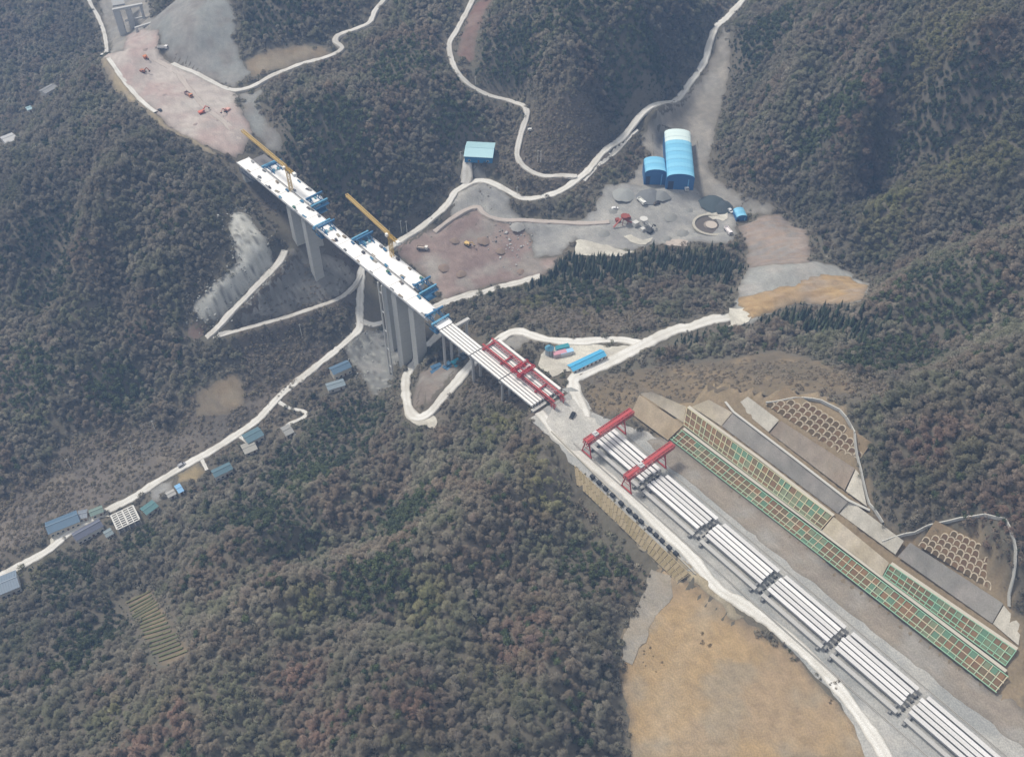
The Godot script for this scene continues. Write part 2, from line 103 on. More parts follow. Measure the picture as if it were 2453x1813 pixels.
const PATCHES := [
	{"name": "dry_scrub_ground", "tone": "scrub", "up": 0.15, "at": [-275.5,-293.7,-259,-312.1,-235.1,-334.2,-201.2,-348,-175.3,-358.2,-147.6,-378,-129.3,-396.7,-114,-404.1,-128.2,-387.3,-159.7,-355.2,-195.9,-322.5,-217.4,-308.7,-245.5,-288.8,-268.6,-273.5]},
	{"name": "spoil_ground", "tone": "orange", "up": 0.3, "at": [58.2,-223.1,67.8,-225.5,73.5,-216.8,92.2,-197.7,100,-191,111.4,-179.4,117.9,-168.7,126.3,-156.7,130.2,-140.2,44.7,-142.8,44,-165.6,42.1,-177.9,44.1,-193,53.2,-210.2]},
	{"name": "gravel_apron", "tone": "greyfill", "up": 0.55, "at": [58.2,-223.6,66.5,-221.2,66.6,-211.8,57,-200.7,51.1,-187.8,46.9,-180.7,43.1,-182,45.2,-193.2,53.2,-210.2]},
	{"name": "dusty_yard", "tone": "dust", "up": 0.5, "at": [19.7,-309,29.2,-314.1,34.1,-307.2,40,-299.2,47.6,-294.8,39.4,-288.8,29.5,-282.6,22,-288.9,16.5,-301.1]},
	{"name": "sand_berm", "tone": "sand", "up": 0.7, "at": [53.6,-239.6,59.9,-232.9,66.9,-226.2,74.1,-217.7,71.2,-216.8,62.1,-225,54.6,-233.2]},
	{"name": "long_sand_berm", "tone": "sand", "up": 0.7, "at": [67.3,-230.8,76.7,-220,84.6,-208.9,93.3,-197.8,90.3,-197.2,82.4,-206,74,-216.2,66.5,-226.6]},
	{"name": "pier_clearing", "tone": "greytan", "up": 0.2, "at": [-343.1,-784,-286.8,-645.4,-275.6,-648.3,-265.7,-663.5,-259.1,-673.8,-304.3,-790.4,-350.5,-812.8]},
	{"name": "field_soil", "tone": "drygrass", "up": 0.05, "at": [-186.1,-243,-174.7,-249.7,-128.4,-187.7,-143.5,-186.8]},
	{"name": "far_platform", "tone": "pink", "up": 0.9, "at": [-293.5,-647.7,-276,-645.9,-297.7,-708.7,-275.1,-685,-253.1,-660.3,-248.1,-639.5,-236.7,-627.1,-210,-605.2,-185.1,-586.9,-178.4,-566.9,-169.3,-553.1,-167.2,-546,-169.7,-530.1,-173.9,-521,-194.7,-529.9,-212.3,-542,-233.2,-565.8,-265.2,-603.8,-280.5,-623.5]},
	{"name": "yellow_bank", "tone": "yellow", "up": 1.3, "at": [-297.6,-645.5,-287.8,-641.1,-266,-608,-247.4,-580.2,-232.9,-564.2,-212.8,-544.1,-194.7,-529.9,-177.9,-516.5,-193.6,-524.5,-231.2,-555.7,-254.3,-584.2,-274.8,-606.2,-280.6,-618.1]},
	{"name": "grey_hillside", "tone": "greygreen", "up": 0.2, "at": [-282.3,-698.1,-256,-691.6,-248.6,-710.6,-201.1,-669.8,-193.9,-653.9,-192.4,-636.8,-183.1,-613.2,-177.9,-608,-186.1,-592.3,-210.4,-606.9,-236.9,-628.4,-247,-640.3,-251,-655.9]},
	{"name": "tan_field", "tone": "tan", "up": 0.2, "at": [-183.7,-617.8,-179.8,-621.6,-164.2,-628.5,-143.3,-633.5,-126.7,-630.8,-122.9,-625.2,-147.1,-617.3,-167,-606.7,-177.3,-603.4]},
	{"name": "gully_ground", "tone": "greygreen", "up": 0.2, "at": [-181.5,-584.7,-164.1,-588.8,-168.7,-576.9,-159.5,-555.9,-148.7,-544.7,-147.3,-535,-155.2,-534.9,-167.2,-546,-174.3,-560.7]},
	{"name": "red_scarp", "tone": "reddish", "up": 0.2, "at": [-28.1,-668.5,-20.4,-672.4,-13.6,-667.7,-20,-648.7,-23.9,-627.8,-25.9,-612.7,-31.1,-608.9,-37.9,-621.5,-35,-636.2]},
	{"name": "spoil_slope", "tone": "brown", "up": 0.25, "at": [-78.3,-487.2,-56.1,-492.9,-38.2,-500.4,-22.2,-504.6,-18.2,-498.4,-8.2,-493.2,6.6,-491.7,13.3,-476.2,15,-463.5,28.2,-460.3,24.2,-452.2,17.6,-448.5,-8,-451.1,-41.3,-442,-50.7,-457.5,-67.7,-478.1,-75.2,-486.1]},
	{"name": "stone_fill", "tone": "grey", "up": 0.4, "at": [-36.1,-518.1,-21.5,-523.2,-12.4,-519.1,-0.3,-508.7,-2.3,-504.1,1.7,-500,11.5,-495.8,60,-485.9,54.8,-478.8,42.2,-477.3,35.1,-469.2,30.1,-461.3,14.1,-465.2,11.4,-483.4,3.6,-490.9,-8.2,-493.2,-18.2,-498.9,-22.2,-505.1,-38.3,-501.9,-42.4,-508.5]},
	{"name": "plant_yard", "tone": "grey", "up": 0.5, "at": [60.1,-519.6,77.2,-519,85.5,-515.8,117.1,-513.5,123.2,-503.1,138.6,-486.5,135.1,-465.2,128.6,-459.2,110.2,-462.6,83.5,-463.9,71,-455.7,56,-461.3,38.8,-474,32.1,-484.4,46.4,-485.5,32.2,-489,46.2,-493.6,52.5,-500.9]},
	{"name": "pale_pad", "tone": "cream", "up": 0.75, "at": [38.7,-471.3,45.2,-472.1,51.9,-468,65.4,-457,74.3,-454.3,64.1,-445.4,53.3,-448.4,38.4,-454.5]},
	{"name": "pink_pad", "tone": "palepink", "up": 0.75, "at": [94.8,-470.7,106.1,-465.1,105.6,-457.9,92.7,-463.1]},
	{"name": "bright_pad", "tone": "cream", "up": 0.75, "at": [69.2,-473.5,72.9,-474.4,81,-468,86,-470.9,83.1,-465,77.1,-463.4,72.2,-466.9]},
	{"name": "sand_pad", "tone": "cream", "up": 0.75, "at": [117.5,-485.6,121.8,-491.6,127.8,-493.2,132.7,-489.9,133.7,-484.7,130,-483.3,122.2,-485.3]},
	{"name": "roadside_ground", "tone": "greytan", "up": 0.3, "at": [150.3,-656.5,153.9,-652.2,150.2,-616.3,144.5,-593.6,137.8,-575.4,126.7,-530.4,132.7,-516.4,144.2,-497.4,161.2,-485.9,156.9,-480.6,137.5,-491.5,124.7,-505.3,109.7,-511.4,88.3,-510.6,72.9,-517,81,-534.2,91.2,-545.7,83.8,-557.7,92.1,-566.9,111.7,-592.3,131.4,-616.3,140,-632.9]},
	{"name": "tan_mound", "tone": "tanmound", "up": 0.4, "at": [138,-476.6,149.5,-480.3,164.8,-481.9,169.3,-474,174.5,-462.3,172.7,-443.2,170.3,-430.7,165.6,-418.5,149.5,-416.4,135.2,-427.5,138.8,-449]},
	{"name": "grey_mound", "tone": "greymound", "up": 0.45, "at": [135.5,-428.9,150.6,-420.1,164.2,-419.7,178,-420.8,189.1,-416.6,193.5,-401.4,190.5,-388.5,180.5,-371.6,175.8,-375.8,165.3,-384.2,154.9,-388.6,145.6,-386.6,133.6,-379.9,126.8,-374.5,116.4,-372.1,117.3,-385.2,122.8,-398.3,126,-410.8]},
	{"name": "orange_mound_face", "tone": "orangemound", "up": 0.75, "at": [123.6,-398.1,135.4,-399.5,152,-401,160.7,-407,187.9,-412.3,192.3,-397.9,180.8,-372.5,176,-376.4,165.5,-384.7,155,-388.9,145.7,-386.9,133.8,-380.6,123.9,-376.7,122.9,-388.7]},
	{"name": "rock_cut", "tone": "rock", "up": 0.3, "at": [-167.5,-479.9,-169.8,-474.4,-169.7,-465.7,-166.8,-458.6,-164.8,-449.2,-163.4,-443.9,-168.8,-436.3,-175,-431.8,-180.5,-427.4,-187.4,-420.7,-184.6,-417,-178.4,-414.6,-174,-415.6,-168.2,-421.1,-157.4,-433.4,-149.4,-442.4,-143.4,-452.2,-145.2,-458.8,-147.1,-463.5,-151.9,-467.8,-156.6,-473.5,-161.3,-479.3]},
	{"name": "red_bank", "tone": "reddish", "up": 0.3, "at": [-189.5,-411.9,-184.6,-415.7,-178.4,-414.1,-181.5,-409.9,-184.1,-406.5,-189.3,-408.1]},
	{"name": "scree_slope", "tone": "scree", "up": 0.15, "at": [-154.4,-434,-144.6,-445.9,-136.9,-455.9,-129.8,-462.7,-114.4,-471.7,-101.5,-475.9,-99.1,-471,-106.1,-454.5,-123.8,-439.7,-144.1,-426.4,-158.4,-417.9,-163.6,-419.2]},
	{"name": "pier_ground", "tone": "scree", "up": 0.3, "at": [-137.1,-463.2,-131.3,-463.8,-125.8,-470,-114.5,-473.8,-122,-465,-134.9,-456.8]},
	{"name": "stream_rocks", "tone": "greyrock", "up": 0.25, "at": [-101.6,-418.7,-92.2,-430.4,-76.9,-432.3,-55.8,-406.4,-61.8,-404.4,-70.3,-403.8,-68.4,-381.4,-79.6,-377.5,-86.6,-392.6,-91.2,-403,-97.4,-409.2]},
	{"name": "hairpin_ground", "tone": "reddish2", "up": 0.2, "at": [-53.4,-359.4,-50.4,-368.5,-41.1,-367.7,-27.5,-361.9,-29.5,-350.2,-36.1,-340.5,-41.4,-334.5,-48.4,-332.5,-52,-339.3]},
	{"name": "camp_pad", "tone": "cream", "up": 0.35, "at": [13.8,-347.7,18.8,-357.1,28.3,-358.9,38.6,-358.7,60,-355,61.7,-352.5,51.7,-349.2,29.7,-336.8,19.6,-333.9,15.6,-340.8,12.6,-344.9]},
	{"name": "straw_field", "tone": "straw", "up": 0.3, "at": [-183.7,-327.4,-173.2,-335,-168.2,-329.2,-170.6,-320.8,-180.9,-320.9]},
	{"name": "concrete_yard", "tone": "grey", "up": 0.4, "at": [-196.5,-317.9,-185.3,-323.1,-181.8,-316.8,-184.8,-311.4,-189.9,-307.2]},
	{"name": "house_yard", "tone": "cream", "up": 0.4, "at": [-241,-287.3,-231.2,-294.5,-223.2,-300.4,-215.5,-304.1,-213.1,-300.2,-219.3,-300,-230.7,-290.9,-239,-284.9]},
	{"name": "bare_bank", "tone": "tan", "up": 0.15, "at": [-181.1,-377.8,-160.8,-390.8,-154.7,-381.2,-153.3,-370.5,-166.4,-364.5,-179.4,-364.5]},
	{"name": "brown_slope", "tone": "drygrass", "up": 0.15, "at": [35,-318.7,48.5,-334.8,64.4,-336.6,132.6,-342.5,145.2,-316.2,150.4,-283.2,117.7,-288.9,101.1,-299.6,78,-305.7,62.7,-320.4,58.1,-304.5,41.8,-304.9]},
	{"name": "pale_turning_area", "tone": "cream", "up": 0.8, "at": [117,-388.3,124.3,-387.7,127.7,-379.3,122.3,-372.5,114.4,-370.3]},
	{"name": "hairpin_apron", "tone": "cream", "up": 0.6, "at": [-54.9,-336.2,-48.2,-328.1,-42.6,-329.1,-38.4,-324.5,-39.1,-318.2,-44.4,-322.6,-48.4,-321.8,-52.8,-327.7]},
	{"name": "bridgehead_ground", "tone": "greytan", "up": 0.2, "at": [-6.1,-369,1.4,-373.7,9.6,-369.7,14.4,-363.4,7.9,-361,-0.3,-358.8,-4.4,-359.7]},
	{"name": "shed_rocks", "tone": "greyrock", "up": 0.3, "at": [-25.5,-532.8,-18.6,-532.2,-15.5,-524.9,-25.5,-527]},
]
const TREELESS := [[-177,-526.9,-162.9,-532.6,-43,-426,14,-317.6,27.3,-319.3,7.3,-313.8,-43.9,-399.5,-89.7,-440.5,-132.8,-460.2,-170.4,-509.3]]
const PLANTS := {
	"e": [[-55.6, -219.5, 20], [-64.5, -223.6, 12], [-50.7, -264.2, 22], [33.7, -226.4, 17], [28.7, -211, 9], [-188, -215.6, 20], [-186.1, -235.4, 14], [-191.3, -198.5, 14], [-191.6, -281.6, 14], [-218.6, -260.9, 20], [-285.2, -474.7, 26], [-275.9, -441.4, 20], [-271.5, -377.7, 26], [-227.8, -377, 20], [-99.9, -317.1, 30], [-115.6, -319.2, 22], [-91, -352.5, 28], [-125.9, -279.4, 24], [-107, -261.5, 22], [31.4, -409.3, 20], [50.4, -392.2, 20], [105.7, -367.2, 14], [174.9, -327.1, 18], [188, -325.7, 18], [160.6, -311.5, 12], [214.3, -357.5, 30], [199.3, -352.2, 12], [241.1, -483.2, 22], [219, -512.3, 14], [260.9, -478.2, 16], [189, -506.2, 20], [164.9, -618.8, 30], [39.5, -610.3, 24], [-165.5, -653, 24], [-75.4, -595.4, 30], [-35.1, -556.2, 20], [-108.4, -529.9, 30], [-139.7, -539.9, 20], [-2.3, -604.5, 30], [84, -587.7, 30]],
	"o": [[-243.8, -263.4, 18], [13, -276.8, 14], [-6.1, -308.5, 16], [14.6, -257.5, 14], [-35.5, -206.9, 16], [-85, -213.6, 12], [-156.2, -166.3, 9], [40, -384.4, 18], [20.6, -391.3, 12], [8.3, -402.4, 14], [243.5, -453.8, 26], [211.6, -443, 24], [262.3, -448.2, 20], [241.1, -516.6, 30]],
	"s": [[-200.7, -345.3, 10], [32.4, -378.7, 15], [51.7, -376.5, 13], [69, -380.3, 10], [15.4, -384.9, 12], [0.6, -400.5, 12], [47.3, -321, 14], [80.5, -323.8, 18], [105.4, -320.1, 18], [123.8, -312.7, 16], [138.1, -295, 16], [156.6, -290.2, 12], [39.8, -306.4, 8], [-8.8, -341.9, 14], [-18.1, -334.9, 12], [-228.8, -327, 28], [-244.2, -310.2, 24], [-257, -304.4, 20], [-202, -339.6, 24], [-172.5, -355.8, 24], [-147.1, -375, 20], [-129, -393.8, 18], [-262.8, -291.2, 20], [-117.2, -409.4, 14], [-150.5, -405.3, 14], [24.4, -539.5, 34], [48.2, -545.1, 24], [39.2, -534.8, 24], [18.6, -553.3, 16], [-141.1, -415.3, 16], [-147.2, -495.5, 12], [-160.9, -517.8, 10], [-103.5, -477, 10], [-120.5, -496.6, 10], [-29.9, -387.1, 12], [2.9, -328.8, 12], [-13.8, -361.4, 10], [13.6, -301.9, 10], [-132.3, -440.1, 22], [-112.5, -451.7, 16], [-156.3, -428, 12]],
	"c": [[33.2, -442.8, 22], [48.2, -431.1, 22], [63.7, -428.6, 20], [22.2, -433.4, 14], [86, -438.2, 16], [101.5, -435.4, 18], [116.8, -430.9, 20], [127, -429.9, 14], [122.7, -407.9, 10], [142.2, -380.7, 14], [150.7, -376.6, 12], [131.3, -374.7, 10], [159.1, -365.6, 14], [166.7, -354.8, 14], [90.6, -360.6, 10], [172.4, -346.1, 14]],
	"r": [[251.8, -495.3, 26], [205.2, -503, 22], [201.1, -486.7, 20], [185.3, -213.3, 26], [172.3, -249.1, 26], [-35.6, -152.3, 20], [-70.8, -151.5, 18], [6, -198.4, 22], [-3.1, -180, 24], [-84.5, -177.6, 18], [-126.4, -158.3, 18], [-140.3, -149.7, 16]],
}
const WEEDS := [[76.2, -191.6, 4, 6], [56.3, -184.3, 6, 9], [-169.2, -470.7, 5, 14], [-162.5, -453, 7, 26], [-158.9, -446.6, 8, 30], [-167.1, -431.4, 8, 30], [-175, -426, 7, 24], [121.8, -166.8, 6, 8], [-17.9, -514.4, 5, 10], [167, -399.1, 4, 10]]
# levelled building sites: centre, size, turn
const SITES := [[-235.4, -294.9, 15.5, 7.6, 0.518], [-226.7, -300.5, 4.0, 5.2, 0.270], [-220.2, -302.6, 6.2, 4.4, 0.514], [-220.5, -289.7, 14.1, 5.5, 0.685], [-191.2, -302.5, 6.9, 5.6, 0.852], [-178.4, -315.1, 2.4, 5.6, 0.641], [-157.2, -326, 9.9, 5.3, 0.608], [-145.1, -351.1, 9.5, 7.0, 0.675], [-101.7, -400.3, 11.3, 6.2, 0.578], [-103.4, -388.8, 10.0, 5.3, 0.411], [-125.4, -351.9, 4.4, 6.7, 0.626], [-146.1, -343.3, 6.8, 6.8, 0.549], [-182.1, -311.8, 3.9, 3.8, 0.633], [-209.2, -287.9, 3.4, 4.2, 0.687], [-250.2, -257.1, 9.6, 10.0, 0.510], [-347.2, -658.9, 10.9, 7.1, 1.009], [-355.4, -596, 8.2, 9.7, 0.742], [-359.9, -645, 3.2, 4.8, 0.678], [-20.9, -540.7, 18.0, 15.4, -0.091], [37.7, -342.5, 20.1, 4.8, 0.570], [107.4, -534.6, 17.2, 50.1, -0.072], [91, -523.5, 13.5, 13.8, -0.024], [140.5, -485.4, 6.6, 7.6, 0.118], [-202.4, -296.5, 11.8, 10.5, 0.586]]
const ROAD_TONES := [
	[Color(.78, .76, .72), Color(.64, .615, .57), Color(.42, .385, .33)],
	[Color(.86, .845, .81), Color(.72, .7, .65), Color(.5, .465, .4)],
	[Color(.57, .5, .45), Color(.5, .44, .4), Color(.4, .35, .315)],
]
const TONES := {
	"scrub": [Color(.2, .17, .145), Color(.16, .14, .12), Color(.23, .195, .155)],
	"orange": [Color(.4, .285, .155), Color(.36, .265, .165), Color(.33, .27, .19)],
	"grey": [Color(.34, .335, .32), Color(.29, .285, .275), Color(.38, .37, .345)],
	"pink": [Color(.45, .35, .32), Color(.52, .46, .42), Color(.42, .37, .34)],
	"yellow": [Color(.38, .31, .2), Color(.34, .28, .18), Color(.3, .25, .19)],
	"greygreen": [Color(.27, .275, .26), Color(.3, .29, .27), Color(.24, .22, .2)],
	"tan": [Color(.27, .21, .14), Color(.22, .18, .13), Color(.3, .25, .18)],
	"reddish": [Color(.22, .13, .105), Color(.2, .14, .115), Color(.25, .18, .15)],
	"reddish2": [Color(.24, .2, .17), Color(.22, .16, .12), Color(.3, .28, .25)],
	"brown": [Color(.27, .2, .18), Color(.33, .25, .22), Color(.3, .27, .24)],
	"cream": [Color(.66, .63, .55), Color(.6, .57, .5), Color(.5, .47, .41)],
	"palepink": [Color(.62, .53, .48), Color(.55, .48, .43), Color(.5, .43, .38)],
	"greytan": [Color(.3, .285, .26), Color(.27, .25, .22), Color(.36, .33, .29)],
	"tanmound": [Color(.36, .3, .26), Color(.31, .26, .23), Color(.3, .28, .26)],
	"greymound": [Color(.36, .36, .34), Color(.33, .33, .31), Color(.39, .37, .34)],
	"orangemound": [Color(.46, .32, .165), Color(.4, .3, .2), Color(.38, .31, .24)],
	"rock": [Color(.6, .6, .56), Color(.53, .525, .485), Color(.38, .37, .335)],
	"scree": [Color(.27, .26, .235), Color(.22, .21, .19), Color(.38, .36, .33)],
	"greyrock": [Color(.27, .27, .255), Color(.2, .2, .19), Color(.34, .33, .31)],
	"white": [Color(.6, .56, .48), Color(.55, .51, .43), Color(.64, .6, .52)],
	"straw": [Color(.33, .26, .15), Color(.3, .25, .16), Color(.27, .23, .16)],
	"dust": [Color(.55, .53, .49), Color(.48, .47, .44), Color(.6, .57, .51)],
	"yard": [Color(.41, .41, .395), Color(.345, .35, .34), Color(.47, .455, .425)],
	"verge": [Color(.31, .265, .215), Color(.28, .245, .205), Color(.34, .32, .29)],
	"beige": [Color(.53, .46, .34), Color(.48, .41, .3), Color(.57, .5, .4)],
	"beige2": [Color(.38, .3, .2), Color(.32, .25, .17), Color(.43, .35, .25)],
	"shot": [Color(.32, .3, .27), Color(.28, .265, .24), Color(.35, .32, .29)],
	"shot2": [Color(.31, .25, .195), Color(.27, .22, .18), Color(.34, .29, .235)],
	"archsoil": [Color(.36, .27, .17), Color(.3, .22, .135), Color(.4, .33, .22)],
	"sand": [Color(.5, .42, .28), Color(.45, .38, .26), Color(.55, .49, .37)],
	"greyfill": [Color(.34, .315, .275), Color(.31, .28, .235), Color(.36, .31, .24)],
	"drygrass": [Color(.2, .155, .1), Color(.16, .13, .09), Color(.25, .19, .12)],
}


var hg := PackedFloat32Array()
var bare := PackedByteArray()
var away := PackedFloat32Array()
var carve_w := PackedFloat32Array()
var carve_h := PackedFloat32Array()
var axx := PackedFloat32Array()
var azz := PackedFloat32Array()
var n1 := FastNoiseLite.new()
var n2 := FastNoiseLite.new()
var n3 := FastNoiseLite.new()
var rng := RandomNumberGenerator.new()
var taken := {}
var mats := {}
const XA := -570.0
const ZA := -1020.0
const STEP := 3.0
const NX := 381
const NZ := 321
# road axis: s runs along the carriageway towards the camera side, t across it
const RO := Vector2(47.83, -293.01)
const RD := Vector2(0.64075, 0.76775)
const RN := Vector2(0.76775, -0.64075)

func st(s: float, t: float, h: float) -> Vector3:
	var q := RO + RD * s + RN * t
	return Vector3(q.x, h, q.y)

# ---------------------------------------------------------------- names and tags
func numbered(called: String) -> String:
	var k: int = taken.get(called, 0)
	taken[called] = k + 1
	return called if k == 0 else "%s_%03d" % [called, k]

func tag(o: Node, label: String, category: String, group := "") -> void:
	o.set_meta("label", label)
	o.set_meta("category", category)
	if group != "":
		o.set_meta("group", group)

func thing(called: String, label: String, category: String, at: Vector3, yaw := 0.0, group := "") -> Node3D:
	var o := Node3D.new()
	o.name = numbered(called)
	add_child(o)
	o.position = at
	o.rotation.y = yaw
	tag(o, label, category, group)
	return o

func put(called: String, mesh: Mesh, m: Material, parent: Node, at := Vector3.ZERO) -> MeshInstance3D:
	var o := MeshInstance3D.new()
	o.mesh = mesh
	if m:
		o.material_override = m
	if parent == self:
		o.name = numbered(called)
	else:
		var k := 0
		var w := called
		while parent.has_node(w):
			k += 1
			w = "%s_%03d" % [called, k]
		o.name = w
	parent.add_child(o, true)
	o.position = at
	return o

func piece(called: String, k: int, mesh: Mesh, m: Material, parent: Node) -> MeshInstance3D:
	# one of many alike pieces, numbered by the caller
	var o := MeshInstance3D.new()
	o.mesh = mesh
	o.material_override = m
	o.name = called if k == 0 else "%s_%03d" % [called, k]
	parent.add_child(o, true)
	return o

func struct(called: String, mesh: Mesh, m: Material) -> MeshInstance3D:
	var o := put(called, mesh, m, self)
	o.set_meta("kind", "structure")
	return o

# ---------------------------------------------------------------- materials
func lin(r: float, g: float, b: float) -> Color:
	return Color(r, g, b).linear_to_srgb()

var noise_tex := {}
func grain(freq: float, lo: float, hi: float, seed_: int, normal := false) -> NoiseTexture2D:
	var key := "%s %s %s %s %s" % [freq, lo, hi, seed_, normal]
	if noise_tex.has(key):
		return noise_tex[key]
	var t := NoiseTexture2D.new()
	t.width = 512
	t.height = 512
	t.seamless = true
	var n := FastNoiseLite.new()
	n.seed = seed_
	n.noise_type = FastNoiseLite.TYPE_SIMPLEX_SMOOTH
	n.frequency = freq
	n.fractal_octaves = 5
	n.fractal_gain = 0.6
	t.noise = n
	if normal:
		t.as_normal_map = true
		t.bump_strength = 6.0
	else:
		var g := Gradient.new()
		g.set_color(0, Color(lo, lo, lo))
		g.set_color(1, Color(hi, hi, hi))
		t.color_ramp = g
	noise_tex[key] = t
	return t

func mat(c: Color, rough := 0.85, metal := 0.0, grainy := 0.0, size := 3.0) -> StandardMaterial3D:
	var key := "%s %s %s %s %s" % [c, rough, metal, grainy, size]
	if mats.has(key):
		return mats[key]
	var m := StandardMaterial3D.new()
	m.albedo_color = c
	m.roughness = rough
	m.metallic = metal
	if grainy > 0.0:
		m.albedo_texture = grain(0.02, 1.0 - grainy, 1.0, 5)
		m.uv1_triplanar = true
		m.uv1_world_triplanar = true
		m.uv1_scale = Vector3.ONE / size
	mats[key] = m
	return m

func ground_mat(size: float, bump: float) -> StandardMaterial3D:
	var m := StandardMaterial3D.new()
	m.vertex_color_use_as_albedo = true
	m.roughness = 0.95
	m.albedo_texture = grain(0.012, 0.76, 1.0, 7)
	m.uv1_triplanar = true
	m.uv1_world_triplanar = true
	m.uv1_scale = Vector3.ONE / size
	if bump > 0.0:
		m.normal_enabled = true
		m.normal_texture = grain(0.02, 0, 1, 9, true)
		m.normal_scale = bump
	return m

# ---------------------------------------------------------------- terrain
func detail(x: float, z: float) -> float:
	return 1.1 * sin(x * .071 + 1.3 * sin(z * .043)) * sin(z * .063 + 1.1 * sin(x * .037)) + .5 * sin(x * .19 + z * .11) * sin(z * .17 - x * .07)

func smooth_height(x: float, z: float) -> float:
	var h := HILL_BASE
	for i in HILL_X.size():
		var a: float = x - HILL_X[i]
		var b: float = z - HILL_Z[i]
		h -= HILL_W[i] * sqrt(a * a + b * b + 196.0)
	return h + folds(x, z)

func folds(x: float, z: float) -> float:
	var h := 0.0
	for f in FOLDS:
		var dx: float = f[3] - f[1]
		var dz: float = f[4] - f[2]
		var t := clampf(((x - f[1]) * dx + (z - f[2]) * dz) / (dx * dx + dz * dz), 0, 1)
		var ex: float = x - f[1] - dx * t
		var ez: float = z - f[2] - dz * t
		var d2 := ex * ex + ez * ez
		if d2 > 4000.0:
			continue
		var v: float = f[0] * exp(-d2 / 289.0)
		if h * v < 0.0:
			h += v
		elif absf(v) > absf(h):
			h = v
	return h

func cubic(p0: float, p1: float, p2: float, p3: float, t: float) -> float:
	return p1 + 0.5 * t * (p2 - p0 + t * (2.0 * p0 - 5.0 * p1 + 4.0 * p2 - p3 + t * (3.0 * (p1 - p2) + p3 - p0)))

func inside(poly: PackedVector2Array, box: Rect2, p: Vector2) -> bool:
	return box.has_point(p) and Geometry2D.is_point_in_polygon(p, poly)

func box_of(poly: PackedVector2Array) -> Rect2:
	var r := Rect2(poly[0], Vector2.ZERO)
	for p in poly:
		r = r.expand(p)
	return r

func poly_of(a: Array) -> PackedVector2Array:
	var p := PackedVector2Array()
	for i in range(0, a.size(), 2):
		p.append(Vector2(a[i], a[i + 1]))
	return p

func mark(poly: PackedVector2Array, value := 1) -> void:
	var b := box_of(poly)
	for j in range(maxi(0, int((b.position.y - ZA) / STEP)), mini(NZ, int((b.end.y - ZA) / STEP) + 2)):
		for i in range(maxi(0, int((b.position.x - XA) / STEP)), mini(NX, int((b.end.x - XA) / STEP) + 2)):
			if Geometry2D.is_point_in_polygon(Vector2(XA + i * STEP, ZA + j * STEP), poly):
				bare[j * NX + i] = value

func flatten(poly: PackedVector2Array, h: float, reach: float) -> void:
	# levels the ground in a polygon and blends it out over «reach» metres
	var b := box_of(poly).grow(reach)
	for j in range(maxi(0, int((b.position.y - ZA) / STEP)), mini(NZ, int((b.end.y - ZA) / STEP) + 2)):
		for i in range(maxi(0, int((b.position.x - XA) / STEP)), mini(NX, int((b.end.x - XA) / STEP) + 2)):
			var p := Vector2(XA + i * STEP, ZA + j * STEP)
			var k := j * NX + i
			if Geometry2D.is_point_in_polygon(p, poly):
				hg[k] = h
				continue
			var dmin := 1e9
			for e in poly.size():
				dmin = minf(dmin, p.distance_to(Geometry2D.get_closest_point_to_segment(p, poly[e], poly[(e + 1) % poly.size()])))
			if dmin < reach:
				hg[k] = lerpf(h, hg[k], smoothstep(0.0, reach, dmin))

func ground(x: float, z: float) -> float:
	var fx := clampf((x - XA) / STEP, 0.0, NX - 1.001)
	var fz := clampf((z - ZA) / STEP, 0.0, NZ - 1.001)
	var i := int(fx)
	var j := int(fz)
	fx -= i
	fz -= j
	var k := j * NX + i
	return lerpf(lerpf(hg[k], hg[k + 1], fx), lerpf(hg[k + NX], hg[k + NX + 1], fx), fz)

func slope_at(x: float, z: float) -> Vector2:
	return Vector2(ground(x + 3, z) - ground(x - 3, z), ground(x, z + 3) - ground(x, z - 3)) / 6.0

func on_ground(x: float, z: float, up := 0.0) -> Vector3:
	return Vector3(x, ground(x, z) + up, z)

func build_heights() -> void:
	hg.resize(NX * NZ)
	bare.resize(NX * NZ)
	away.resize(NX * NZ)
	carve_w.resize(NX * NZ)
	carve_h.resize(NX * NZ)
	var q := 3
	var cx := NX / q + 4
	var cz := NZ / q + 4
	var coarse := PackedFloat32Array()
	coarse.resize(cx * cz)
	for j in cz:
		for i in cx:
			coarse[j * cx + i] = smooth_height(XA + (i - 1) * q * STEP, ZA + (j - 1) * q * STEP)
	for j in NZ:
		var jz := j / q + 1
		var fz := float(j % q) / q
		for i in NX:
			var ix := i / q + 1
			var fx := float(i % q) / q
			var r: Array[float] = [0.0, 0.0, 0.0, 0.0]
			for a in 4:
				var k := (jz - 1 + a) * cx + ix - 1
				r[a] = cubic(coarse[k], coarse[k + 1], coarse[k + 2], coarse[k + 3], fx)
			hg[j * NX + i] = cubic(r[0], r[1], r[2], r[3], fz) + detail(XA + i * STEP, ZA + j * STEP)

# roads: resampled centre lines with a smoothed height, carved into the ground
func resample(a: Array, gap: float) -> PackedVector2Array:
	var c := Curve2D.new()
	var n := a.size() / 2
	for i in n:
		var p := Vector2(a[2 * i], a[2 * i + 1])
		var pa := Vector2(a[2 * maxi(i - 1, 0)], a[2 * maxi(i - 1, 0) + 1])
		var pb := Vector2(a[2 * mini(i + 1, n - 1)], a[2 * mini(i + 1, n - 1) + 1])
		var d := (pb - pa).normalized()
		var k := 0.3
		c.add_point(p, -d * p.distance_to(pa) * k, d * p.distance_to(pb) * k)
	var out := PackedVector2Array()
	var l := c.get_baked_length()
	for i in int(l / gap) + 1:
		out.append(c.sample_baked(i * gap, true))
	return out

